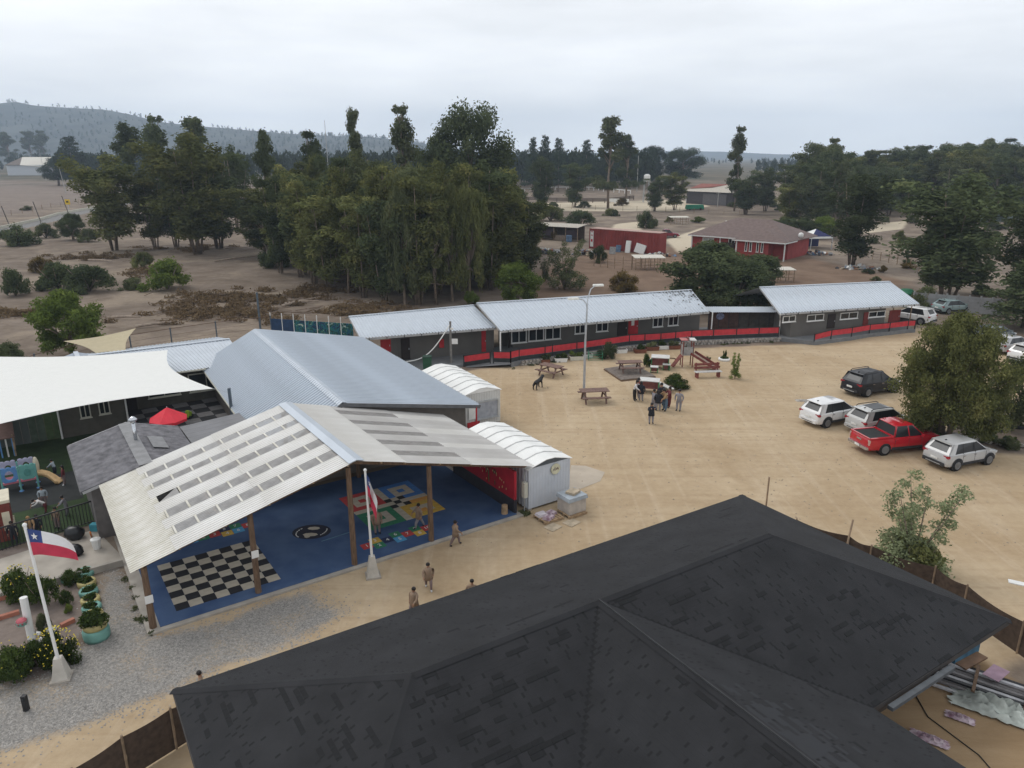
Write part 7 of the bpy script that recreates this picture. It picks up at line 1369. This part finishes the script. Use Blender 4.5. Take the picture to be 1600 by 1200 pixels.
ph = thing('brick_playhouse', 'red brick patterned playhouse with a cream top at the left edge', 'playhouse', Z0(G(3, 838)), S.rz); BRK = M('dark_red_brick', (.16, .035, .025), var=.25, scale=5)
MB().box((0, 0, .95), (1.1, 1.4, 1.9)).build('wall', BRK, ph); MB().box((0, -.0, 1.95), (1.2, 1.5, .14)).build('top', PCR, ph); MB().box((.35, -.73, 1.0), (.3, .06, .9)).build('window_frame', PCR, ph); 
for i in range(6): MB().box((.58, -.5 - .1 * 0 + i * .2, .35), (.06, .07, .7)).build('picket', PCR, ph)
bh = thing('wooden_play_hut', 'brown roofed wooden play hut by the board wall', 'play hut', Z0(G(-4, 712)), S.rz, None, .8); MB().bar((-1.3, -.9, 1.7), (-1.3, 1.0, 2.1), 0.01, .01).build('roof_edge', TIMBER, bh); MB().poly([(-1.5, -1.0, 1.55), (1.3, -1.0, 1.55), (1.3, 1.0, 2.1), (-1.5, 1.0, 2.1)], .08).build('roof', M('brown_felt', (.15, .09, .075), var=.15), bh)
for i in range(7): MB().box((-1.2 + i * .38, -.8, .75), (.1, .05, 1.5)).build('picket', PWH if i % 2 else PBL, bh)
for x in (-1.3, 1.15):
    for y in (-.85, .85): MB().bar((x, y, 0), (x, y, 1.7), .1, .1).build('post', M('post_tan'), bh)
pfc = thing('black_railing', 'black steel railing between the turf playground and the concrete path', 'fence', S(-3, 10.6, 0)); fa_, fb2 = S(-7, 9.8, 0), S(-.75, 11.1, 0); n = 46
wb(MB().bar(fa_ + Vector((0, 0, 1.15)), fb2 + Vector((0, 0, 1.15)), .06, .06), 'top_rail', BLACK, pfc); wb(MB().bar(fa_ + Vector((0, 0, .12)), fb2 + Vector((0, 0, .12)), .04, .04), 'bottom_rail', BLACK, pfc)
bar_me = MB().box((0, 0, .6), (.022, .022, 1.1)).mesh('picket', BLACK)
for i in range(n): put('picket', bar_me, pfc, fa_.lerp(fb2, i / (n - 1)) - pfc.location)
wbn = thing('waste_bin', 'small white lidded waste bin by the concrete path', 'bin', Z0(G(152, 858))); MB().lathe([(.14, 0), (.2, .45)], (0, 0, 0), 10).build('tub', WHITE, wbn); MB().lathe([(.22, .45), (.22, .52), (.1, .58)], (0, 0, 0), 10).build('lid', WHITE, wbn)
for i, (px, py, s) in enumerate(((117, 842, 1.0), (118, 868, .85))): tag(MB().blob((0, 0, .3 * s), (.45 * s, .35 * s, .34 * s), random.Random(i), .15, 9, 7).build('rubbish_bag', M('black_bag', (.015, .016, .018), rough=.3), None, True, loc=Z0(G(px, py))), ('black rubbish bag against the black railing', 'black rubbish bag behind the hanging flag on the path')[i], 'bag')
tag(MB().bar(G(143, 838, .0), G(141, 832, .9), .06, .1).build('toy_spade', M('toy_orange', (.45, .14, .03))), 'orange and brown toy handle leaning on the annex wall', 'toy'); tag(MB().box((0, 0, .18), (.34, .3, .36)).build('toy_box', M('toy_teal', (.06, .3, .38)), None, loc=Z0(G(149, 829))), 'teal toy box beside the annex wall', 'box')
# courtyard toys and mats
for i, (u, n_, c, lab) in enumerate(((5.6, 24.6, 'toy_green', 'lime green toy car behind the red umbrella'), (6.3, 24.3, 'toy_green', 'second lime green toy on the courtyard mats'), (4.6, 24.8, 'toy_red', 'red ride on toy on the courtyard mats'), (9.4, 22.2, 'toy_green', 'lime green toy frame near the sail post'))):
    m = M(c, (.28, .42, .03) if c == 'toy_green' else (.4, .04, .04)); rt = thing('ride_on_toy', lab, 'toy', S(u, n_, .05), S.rz + i); MB().box((0, 0, .28), (.6, .32, .26), taper=.8).build('body', m, rt); MB().box((-.1, 0, .48), (.24, .28, .2), taper=.7).build('cabin', m, rt)
    for x in (-.2, .2):
        for y in (-.17, .17): MB().tube([(x, y - .03, .13), (x, y + .03, .13)], .12, 8).build('wheel', BLACK, rt)
# foreground right work yard
nf0, nf1 = G(1288, 833), G(1600, 985); NET = M('brown_shade_net', (.075, .052, .038), rough=.95, var=.25, scale=6); 
def netfence(label, pts, h, sag=.12):
    P_ = [Z0(p) for p in pts]; rt = thing('net_fence', label, 'fence', P_[0])
    for p, q in zip(P_, P_[1:]):
        mb = MB(); k = 8; vs = []
        for i in range(k + 1):
            t_ = i / k; c = p.lerp(q, t_); wv = Vector((0, 0, -sag * math.sin(math.pi * t_))); o = Vector((.05 * math.sin(9 * t_), .06 * math.cos(7 * t_), 0)); vs += [c + Vector((0, 0, .03)), c + o + Vector((0, 0, h * .5)), c + Vector((0, 0, h)) + wv]
        mb.add(vs, [(3 * i + j, 3 * i + j + 3, 3 * i + j + 4, 3 * i + j + 1) for i in range(k) for j in range(2)]); wb(mb, 'net', NET, rt, True)
    for p in P_: wb(MB().tube([p, p + Vector((0, 0, h + .06))], .04, 6), 'post', M('post_tan'), rt)
    return rt
B1 = H1(23.5 + 1.7, 1.0, 0)
netfence('dark brown shade net fence along the right side of the foreground house', [Z0(G(*q, 1.3)) for q in ((1245, 812), (1327, 837), (1362, 853), (1462, 886), (1512, 915), (1600, 972), (1660, 1012))], 1.3)
netfence('brown shade net fence at the lower left beside the foreground house', [Z0(G(*q, 1.45)) for q in ((290, 1094), (266, 1108), (190, 1152), (112, 1203), (10, 1270))], 1.45, .05)
tag(MB().tube([G(1196, 800), G(1196, 800) + Vector((0, 0, 1.9))], .045, 6).build('wooden_stake', M('post_tan')), 'thin dark stake behind the top corner of the foreground roof', 'stake')
r = random.Random(12); pk = thing('timber_stack', 'stack of weathered boards and steel profiles on the ground at the lower right', 'timber stack', Z0(G(1560, 1085)))
pa0, pa1 = Vector((-1.7, 1.1, 0)), Vector((1.9, -1.5, 0)); sdv = Vector((.6, .8, 0))
for i in range(11): o = sdv * (-.75 + .15 * i); z = .1 + .1 * (i % 3); wb_m = [M('white_profile', (.5, .5, .52)), M('grey_board', (.17, .16, .16), var=.2), BLACK, M('grey_board')][i % 4]; MB().bar(pa0 + o + Vector((0, 0, z)), pa1 + o + Vector((0, 0, z)), .12, .07).build('board', wb_m, pk)
for t_ in (.3, .62): c = pa0.lerp(pa1, t_); MB().bar(c - sdv * .8 + Vector((0, 0, .38)), c + sdv * .8 + Vector((0, 0, .38)), .1, .07).build('cross_batten', TIMBER, pk)
MB().bar((-.2, .25, .45), (.5, .75, .45), .5, .02).build('pink_board', M('pink_board', (.36, .24, .30)), pk)
def crumple(name, label, c, sx, sy, h, mat, seed, cat):
    r = random.Random(seed); mb = MB(); n = 20; vs = [(sx * (i / n - .5) * (1 + .2 * r.random()), sy * (j / n - .5) * (1 + .25 * r.random()), .02 + h * r.random() * math.sin(math.pi * i / n) * math.sin(math.pi * j / n)) for i in range(n + 1) for j in range(n + 1)]; mb.add(vs, [(i * (n + 1) + j, (i + 1) * (n + 1) + j, (i + 1) * (n + 1) + j + 1, i * (n + 1) + j + 1) for i in range(n) for j in range(n)]); o = mb.build(name, mat, None, True, loc=c, rz=-.6); return tag(o, label, cat)
crumple('plastic_sheet', 'crumpled whitish plastic sheet on the ground at the lower right', G(1558, 1108, .05), 2.4, 1.0, .5, M('torn_plastic', (.42, .45, .41), rough=.4, var=.35, scale=1.6), 1, 'plastic sheet'); crumple('pink_bag', 'empty pink and white sack on the earth near the plastic sheet', G(1500, 1122, .03), .75, .32, .16, SACK[1], 2, 'sack'); crumple('pink_bag', 'curled pink and white sack on the earth nearest the foreground roof', G(1452, 1155, .03), .95, .36, .18, SACK[1], 3, 'sack')
tag(MB().bar(G(1498, 1040, .35), G(1532, 1022, .35), .5, .06).build('brown_board', M('brown_board', (.17, .10, .06), var=.2)), 'brown board lying beside the corner of the foreground roof', 'board'); tag(MB().bar(G(1490, 1030, .5), G(1528, 1010, .5), .12, .35).build('blue_board', M('blue_board', (.05, .13, .2), var=.3)), 'blue painted board by the shade net at the lower right', 'board'); tag(MB().box((0, 0, .3), (.5, .4, .5), .5).build('red_crate', M('red_crate', (.25, .03, .04), var=.3), None, loc=G(1489, 1036)), 'dark red crate tucked under the eave at the lower right', 'crate')
tag(MB().bar(G(1455, 1040, .03), G(1540, 1092, .03), .16, .06).build('dark_beam', M('dark_beam', (.04, .03, .022))), 'long dark beam lying on the earth of the work yard', 'beam'); cpts = [G(1430, 1085, .02), G(1450, 1120, .02), G(1490, 1150, .02), G(1530, 1180, .02), G(1560, 1215, .02)]; tag(MB().tube(cpts, .018, 5).build('ground_cable', BLACK), 'thin dark cable snaking over the earth at the lower right', 'cable'); tag(MB().box((0, 0, .02), (.75, .3, .04)).build('white_slab', WHITE, None, loc=Z0(G(1592, 912)), rz=-.5), 'flat white slab on the sand at the right edge', 'slab')
gbk = thing('garden_bed_edge', 'stony planted bed edge behind the silver suv under the big tree', 'garden bed', Z0(G(1540, 690))); r = random.Random(9)
for i in range(24): p = Z0(G(1440 + i * 7, 675 + i * 1.1 + r.uniform(-2, 2))); wb(MB().blob(p + Vector((0, 0, .1)), (.22, .18, .16), r, .25, 6, 4), 'stone', STONE, gbk)
for i, (px, py) in enumerate(((1555, 672), (1590, 668), (1578, 690))): rt = tyre('old_tyre', ('dark old tyre lying behind the stony bed edge', 'dark old tyre at the right edge behind the bed', 'dark old tyre half buried in the bed')[i], Z0(G(px, py)), .42, RUB, .2)
for kind, v, px, by, ty, wp, mt, lb in (('bush', 0, 1575, 700, 680, 44, 'grey', 'low grey plant in the stony bed at the right edge'), ('bush', 1, 1545, 690, 668, 40, 'dark', 'low dark plant in the stony bed behind the silver suv'), ('bush', 2, 1340, 608, 602, 1, 'grey', 'x')): 
    if lb != 'x': tree(kind, v, px, by, ty, wp, mt, lb)
tag(MB().box((0, 0, .02), (1.3, .5, .05), taper=.8).build('flat_rock', STONE, None, loc=Z0(G(1257, 626))), 'flat pale rock on the sand behind the white hatchback', 'rock')
# leaf litter on the classroom roof under the dark tree, pebbles on the gravel
g = np.random.default_rng(4); e0, e1 = SECT['b']['e']; r0, r1 = SECT['b']['r']; n = 220; uu = 1 - np.abs(g.normal(0, .09, n)); vv = np.clip(1 - np.abs(g.normal(0, .3, n)), 0, 1); P_ = np.array([list(e0.lerp(e1, min(u, .995)).lerp(r0.lerp(r1, min(u, .995)), v)) for u, v in zip(uu, vv)]); P_[:, 2] += .05
t_ = g.normal(size=(n, 3)) * .07; b_ = g.normal(size=(n, 3)) * .07; t_[:, 2] *= .3; b_[:, 2] *= .3; V = np.stack([P_ - t_, P_ + b_, P_ + t_, P_ - b_], 1).reshape(-1, 3); tag(put('leaf_litter', raw_mesh('leaf_litter', V, np.arange(n * 4).reshape(n, 4), M('litter', (.09, .075, .055)))), kind='stuff')
gx = g.uniform(-22, -4, 90000); gy = g.uniform(13, 29, 90000); zz = sdist(gx, gy, GRAVEL) + g.normal(0, .5, 90000); k = zz > .2; gx, gy = gx[k][:26000], gy[k][:26000]; n = len(gx); s = g.uniform(.018, .045, n); oc = np.array([[1, 0, 0], [0, 1, 0], [-1, 0, 0], [0, -1, 0], [0, 0, .8]]); an = g.uniform(0, 6.28, n); ro = np.stack([np.stack([np.cos(an), -np.sin(an), 0 * an], -1), np.stack([np.sin(an), np.cos(an), 0 * an], -1), np.stack([0 * an, 0 * an, 1 + 0 * an], -1)], 1)
V = (np.einsum('nij,kj->nki', ro, oc) * s[:, None, None] + np.stack([gx, gy, 0 * gx + .003], -1)[:, None, :]).reshape(-1, 3); F = (np.array([[0, 1, 4], [1, 2, 4], [2, 3, 4], [3, 0, 4]])[None] + 5 * np.arange(n)[:, None, None]).reshape(-1, 3); tag(put('gravel', raw_mesh('gravel', V, F, M('gravel_stone', (.265, .252, .235), var=.35, scale=9))), kind='stuff')

tag(MB().tube([G(1322, 858, 1.0), G(1333, 812, 2.1)], .045, 6).build('wooden_stake', M('post_tan')), 'tilted dark stake rising over the right edge of the foreground roof', 'stake')
sy = [(g.uniform(-6, 42), g.uniform(30, 66)) for _ in range(2600)]; gx = np.array([q[0] for q in sy]); gy = np.array([q[1] for q in sy]); k = sdist(gx, gy, YARD) > .5; gx, gy = gx[k], gy[k]; n = len(gx); s = g.uniform(.02, .07, n); an = g.uniform(0, 6.28, n); ro = np.stack([np.stack([np.cos(an), -np.sin(an), 0 * an], -1), np.stack([np.sin(an), np.cos(an), 0 * an], -1), np.stack([0 * an, 0 * an, 1 + 0 * an], -1)], 1)
V = (np.einsum('nij,kj->nki', ro, oc) * s[:, None, None] + np.stack([gx, gy, 0 * gx + .003], -1)[:, None, :]).reshape(-1, 3); F = (np.array([[0, 1, 4], [1, 2, 4], [2, 3, 4], [3, 0, 4]])[None] + 5 * np.arange(n)[:, None, None]).reshape(-1, 3); tag(put('yard_pebbles', raw_mesh('yard_pebbles', V, F, M('pebble_tan', (.30, .24, .17), var=.4, scale=9))), kind='stuff')
cl = []
for p, q in zip(FP, FP[1:]):
    for i in range(max(1, int((q - p).length / .5))):
        if g.random() < .55: c = p.lerp(q, g.random()) + Vector((.1, -.45 - .3 * g.random(), 0)); cl.append(((c.x, c.y, .05), (g.uniform(.1, .35), g.uniform(.1, .25), g.uniform(.06, .16))))
for p, q in ((S(-.2, -.2), S(-.2, 6)), (S(16.9, .2), S(17.2, 0)), (f1(1.45, 0), f1(1.5, 6.2))):
    for i in range(9): c = p.lerp(q, g.random()); cl.append(((c.x + g.normal() * .1, c.y + g.normal() * .1, .04), (g.uniform(.08, .22), g.uniform(.08, .2), g.uniform(.05, .12))))
V, F = leaves_np(cl, 3800, .07, 77, -.4); tag(put('weeds', raw_mesh('weeds', V, F, LEAF['grey'])), kind='stuff')

gb2 = thing('wheelie_bin', 'dark green wheeled bin against the charcoal wall of the left classroom section', 'bin', G(668, 577, .2)); GB = M('bin_green', (.03, .10, .06), rough=.6); MB().box((0, 0, .55), (.62, .6, 1.0), taper=1.1).build('body', GB, gb2); MB().box((0, 0, 1.09), (.72, .7, .08)).build('lid', M('bin_lid', (.02, .05, .035), rough=.6), gb2)
for s in (-1, 1): MB().tube([(s * .3, .3, .1), (s * .36, .3, .1)], .1, 10).build('wheel', RUB, gb2)
# ================================================================ PEOPLE AND THE DOG
SKIN = M('skin', (.36, .20, .13), rough=.6, var=.06); HAIR = M('dark_hair', (.014, .010, .009), rough=.6, var=.3)
def figure(joints, edges):
    "one continuous skinned body; joints: name -> (x, y, z, radius); edges: (a, b, zone)"
    me = bpy.data.meshes.new('body'); ks = list(joints); me.from_pydata([joints[k][:3] for k in ks], [(ks.index(a), ks.index(b)) for a, b, _ in edges], [])
    o = bpy.data.objects.new('tmp', me); col.objects.link(o); sk = o.modifiers.new('skin', 'SKIN'); sk.use_smooth_shade = True; sk.branch_smoothing = .6
    for i, k in enumerate(ks): v = me.skin_vertices[0].data[i]; v.radius = (joints[k][3], joints[k][4] if len(joints[k]) > 4 else joints[k][3]); v.use_root = (k == 'pelvis')
    ss = o.modifiers.new('sub', 'SUBSURF'); ss.levels = 1; ss.render_levels = 1
    dg = bpy.context.evaluated_depsgraph_get(); out_ = bpy.data.meshes.new_from_object(o.evaluated_get(dg)); bpy.data.objects.remove(o)
    zones = ['skin', 'top', 'legs', 'shoe', 'hair']; seg = [(Vector(joints[a][:3]), Vector(joints[b][:3]), z) for a, b, z in edges]
    for p in out_.polygons:
        c = p.center; best = 1e9; zz = 0
        for a, b, z in seg:
            ab = b - a; t_ = max(0, min(1, (c - a).dot(ab) / max(ab.length_squared, 1e-9))); d = (c - a - ab * t_).length
            if d < best: best = d; zz = zones.index(z)
        p.material_index = zz; p.use_smooth = True
    return out_
def pose(walk=0.0, armf=0.0, bend=0.0, armup=0.0, seated=False, child=True, coat=False):
    hd = .125 if child else .105; w_ = .155 if child else .185; j = {}; ed = []
    ph = .50; j['pelvis'] = (0, 0, ph, .115, .1); fw_ = bend
    sx = lambda z: fw_ * (z - ph)
    j['waist'] = (sx(.6), 0, .60 - fw_ * .03, .105, .09); j['chest'] = (sx(.74), 0, .745 - fw_ * .06, .115, .092); j['neck0'] = (sx(.83), 0, .82 - fw_ * .1, .05); j['neck'] = (sx(.86), 0, .855 - fw_ * .11, .038); j['head'] = (sx(.93) + .015, 0, .925 - fw_ * .14, .066, .058); j['crown'] = (sx(.97), 0, .975 - fw_ * .16, .05)
    ed += [('pelvis', 'waist', 'top'), ('waist', 'chest', 'top'), ('chest', 'neck0', 'top'), ('neck0', 'neck', 'skin'), ('neck', 'head', 'skin'), ('head', 'crown', 'hair')]
    for s, n in ((-1, 'l'), (1, 'r')):
        a = walk * s; f = armf - walk * s * .6
        j['hip' + n] = (0, s * .07, .47, .08); j['knee' + n] = (.14 * a + (.2 if seated else 0), s * .075, .265 if not seated else .42, .056); j['ank' + n] = (.14 * a - (.10 * abs(a) if a < 0 else -.02) + (.2 if seated else 0), s * .075, .055, .036); j['toe' + n] = (j['ank' + n][0] + .085, s * .085, .028, .03)
        ed += [('pelvis', 'hip' + n, 'legs'), ('hip' + n, 'knee' + n, 'legs'), ('knee' + n, 'ank' + n, 'legs'), ('ank' + n, 'toe' + n, 'shoe')]
        sh = (j['chest'][0], s * w_ * .82, .79 - fw_ * .08); j['sh' + n] = (*sh, .05); el = (sh[0] + .16 * f + .1 * armup, s * (w_ + .03), sh[2] - .155 + .05 * abs(f) + .05 * armup); wr = (el[0] + .13 * max(0, f) + .04 + .05 * armup, s * (w_ + .01 - .1 * armup), el[2] - .135 + .1 * max(0, f) + .24 * armup); j['el' + n] = (*el, .04); j['wr' + n] = (*wr, .028); j['hand' + n] = (wr[0] + .03, wr[1], wr[2] - .05 + .09 * armup, .028, .018)
        ed += [('chest', 'sh' + n, 'top'), ('sh' + n, 'el' + n, 'top'), ('el' + n, 'wr' + n, 'top'), ('wr' + n, 'hand' + n, 'skin')]
    return j, ed
POSES = {}
def person(label, loc, h, face, top, legs, shoe=None, ps='stand', hair=None, longhair=False, coat=None, group=None, z=0.0):
    P_ = dict(stand=dict(), walk=dict(walk=.9), walk2=dict(walk=-.8, armf=.2), look=dict(bend=.25, armf=.6), crouch=dict(bend=1.1, armf=.9, seated=False), phone=dict(armf=.5, armup=.9), hands=dict(armf=.7))[ps]
    if ps not in POSES: POSES[ps] = figure(*pose(**P_))
    c = Z0(loc) + Vector((0, 0, z)); rt = thing('person', label, 'person', c, R(face), group, h); me = POSES[ps]
    if not me.materials:
        for q in range(5): me.materials.append(SKIN)
    b = put('body', me, rt)
    for i, m in enumerate((SKIN, top, legs, shoe or BLACK, hair or HAIR)): b.material_slots[i].link = 'OBJECT'; b.material_slots[i].material = m
    j, _ = pose(**P_); hx, hy, hz_ = j['head'][:3]; hb_ = MB(); hb_.blob((hx - .022, 0, hz_ + .025), (.068, .072, .068), seg=12, rings=8)
    if longhair: hb_.blob((hx - .055, 0, hz_ - .06), (.035, .06, .12), seg=8, rings=6)
    hb_.build('hair', hair or HAIR, rt, True)
    fc = MB(); fc.blob((hx + .066, 0, hz_ - .005), (.016, .011, .014), seg=6, rings=4)
    fc.build('nose', SKIN, rt, True)
    ey = MB()
    for s in (-1, 1): e_ = MB().blob((hx + .056, s * .024, hz_ + .012), (.009, .01, .008), seg=6, rings=4); e_.build('eye', BLACK, rt)
    if coat:
        k = j['pelvis']; cm_ = MB(); cm_.lathe([(.155, .40), (.14, .52), (.125, .62), (.14, .76), (.07, .845)], (0, 0, 0), 12, .82, 1.0); cm_.build('coat', coat, rt, True)
    # five-fingered hands
    for n, s in (('l', -1), ('r', 1)):
        x, y, z_ = j['hand' + n][:3]; hm2 = MB()
        for q in range(4): hm2.tube([(x - .018 + q * .012, y, z_ - .01), (x - .018 + q * .012, y - s * .004, z_ - .042 - .006 * (q in (1, 2))), (x - .012 + q * .012, y - s * .012, z_ - .058)], [.006, .0055, .004], 4)
        hm2.tube([(x + .02, y, z_ + .01), (x + .036, y - s * .008, z_ - .015)], [.007, .005], 4); hm2.build('fingers', SKIN, rt)
    return rt
GUN = M('beige_uniform', (.26, .185, .13), rough=.9, var=.12); GUN2 = M('mauve_trousers', (.21, .155, .15), rough=.9); DKT = M('dark_navy_cloth', (.02, .022, .03), rough=.9); WHC = M('white_cloth', (.55, .53, .52), rough=.9); DEN = M('denim', (.09, .14, .2), rough=.9); GRYC = M('grey_cloth', (.24, .23, .25), rough=.9); MARO = M('maroon_cloth', (.14, .03, .035), rough=.9); TANC = M('tan_cloth', (.30, .19, .10), rough=.9); PALC = M('pale_blue_cloth', (.33, .38, .42), rough=.9); WSH = M('white_shoe', (.6, .6, .6))
person('child in beige smock and white shoes walking on the sand toward the foreground roof', G(670, 921), 1.22, -80, GUN, GUN2, WSH, 'walk', coat=GUN)
person('child in beige smock walking along the kerb of the blue floor', G(712, 852), 1.25, 10, GUN, GUN2, BLACK, 'walk', coat=GUN)
person('child in beige smock striding across the hopscotch tiles', G(655, 828), 1.28, 200, GUN, GRYC, BLACK, 'walk', coat=GUN, z=.1); person('child in beige smock standing behind the hanging flag on the blue floor', G(590, 837), 1.32, -60, GUN, GUN2, BLACK, 'stand', coat=GUN, z=.1)
person('child seen to the waist over the foreground roof, walking in beige', G(648, 962), 1.25, -120, GUN, GUN2, None, 'walk2', coat=GUN); person('child hidden behind the foreground roof with only dark hair showing', G(738, 948), 1.22, -90, GUN, GUN2); person('dark haired child peeking over the left end of the foreground roof', G(318, 1098), 1.22, 20, GUN, GUN2)
person('person in a long black coat with fur hood standing nearest the camera in the yard', G(1017, 662), 1.45, -90, DKT, GRYC, BLACK, 'phone', coat=DKT, longhair=True)
person('boy in grey clothes standing apart at the right of the yard group', G(1060, 642), 1.58, -120, GRYC, GRYC, BLACK, 'stand'); person('person in a white jacket and black trousers beside the green table', G(991, 626), 1.65, -30, WHC, BLACK, BLACK, 'look', longhair=True); person('person in dark navy standing between the white jacket and the green table', G(1001, 627), 1.5, 60, DKT, GRYC, BLACK, 'stand', coat=DKT, longhair=True); person('brown haired person half hidden behind the white jacket', G(997, 622), 1.55, -20, MARO, GUN2, BLACK, 'stand', longhair=True)
person('person in a tan jacket and jeans in the middle of the yard group', G(1039, 642), 1.7, 200, TANC, DEN, BLACK, 'look'); person('person in a black jacket with back turned in the yard group', G(1028, 642), 1.5, 80, DKT, GRYC, BLACK, 'stand', coat=DKT, longhair=True); person('person in pale grey at the left edge of the yard group', G(1021, 640), 1.5, 40, GRYC, GRYC, BLACK, 'hands'); person('person in black at the back of the yard group', G(1032, 634), 1.7, -70, DKT, DEN, BLACK, 'stand'); person('person in maroon at the right side of the yard group', G(1045, 637), 1.55, 190, MARO, MARO, BLACK, 'hands', longhair=True)
person('child in pale blue standing under the plastic castle slide', G(70, 791), 1.1, -60, PALC, GUN2, None, 'stand'); person('child in a pale blue top sitting at the slide exit', G(87, 743), 1.0, 180, PALC, DKT, None, 'look'); person('child in dark clothes and white shoes next to the castle slide', G(102, 758), 1.15, 200, MARO, GUN2, WSH, 'stand', longhair=True)
person('child in white bending over on the green turf', G(73, 801), 1.0, -150, WHC, MARO, None, 'crouch'); person('child in grey standing on the turf looking down', G(106, 805), 1.12, 200, GRYC, GRYC, None, 'look'); person('fair haired child leaning at the black railing', G(50, 842), 1.15, -60, TANC, GRYC, None, 'hands', hair=M('fair_hair', (.3, .18, .08))); person('child in dark navy standing at the railing near the brick playhouse', G(24, 850), 1.15, -70, DKT, DKT, None, 'stand'); person('child in beige behind the railing above the flag', G(91, 825), 1.1, -100, GUN, GUN2, None, 'stand'); person('dark haired child beside the fair haired one at the railing', G(62, 838), 1.12, -80, DKT, DKT, None, 'stand')
# black dog
def dog():
    j = dict(pelvis=(-.32, 0, .44, .12, .11), belly=(-.05, 0, .43, .125, .12), chest=(.22, 0, .44, .155, .13), neck=(.40, 0, .54, .08), head=(.52, 0, .60, .08), muzzle=(.66, 0, .54, .04), tail=(-.48, 0, .46, .035), tail2=(-.66, 0, .34, .02)); e = [('pelvis', 'belly', 'top'), ('belly', 'chest', 'top'), ('chest', 'neck', 'top'), ('neck', 'head', 'top'), ('head', 'muzzle', 'top'), ('pelvis', 'tail', 'top'), ('tail', 'tail2', 'top')]
    for s, n in ((-1, 'l'), (1, 'r')):
        j['e' + n] = (.49, s * .06, .685, .022); e.append(('head', 'e' + n, 'top'))
        j['fs' + n] = (.24, s * .09, .34, .06); j['fk' + n] = (.25, s * .1, .18, .036); j['fp' + n] = (.26, s * .1, .03, .032); j['ft' + n] = (.32, s * .1, .025, .026); e += [('chest', 'fs' + n, 'top'), ('fs' + n, 'fk' + n, 'top'), ('fk' + n, 'fp' + n, 'top'), ('fp' + n, 'ft' + n, 'skin')]
        j['hh' + n] = (-.27, s * .09, .34, .075); j['hk' + n] = (-.40, s * .1, .19, .036); j['hp' + n] = (-.36, s * .1, .03, .03); j['ht' + n] = (-.30, s * .1, .025, .026); e += [('pelvis', 'hh' + n, 'top'), ('hh' + n, 'hk' + n, 'top'), ('hk' + n, 'hp' + n, 'top'), ('hp' + n, 'ht' + n, 'skin')]
    return figure(j, e)
dm = dog(); [dm.materials.append(M('black_fur', (.014, .013, .013), rough=.7)) for _ in range(5)]
dr = thing('dog', 'black dog walking on the sand near the left picnic table', 'dog', Z0(G(841, 607)), R(60), None, 1.4); put('body', dm, dr)
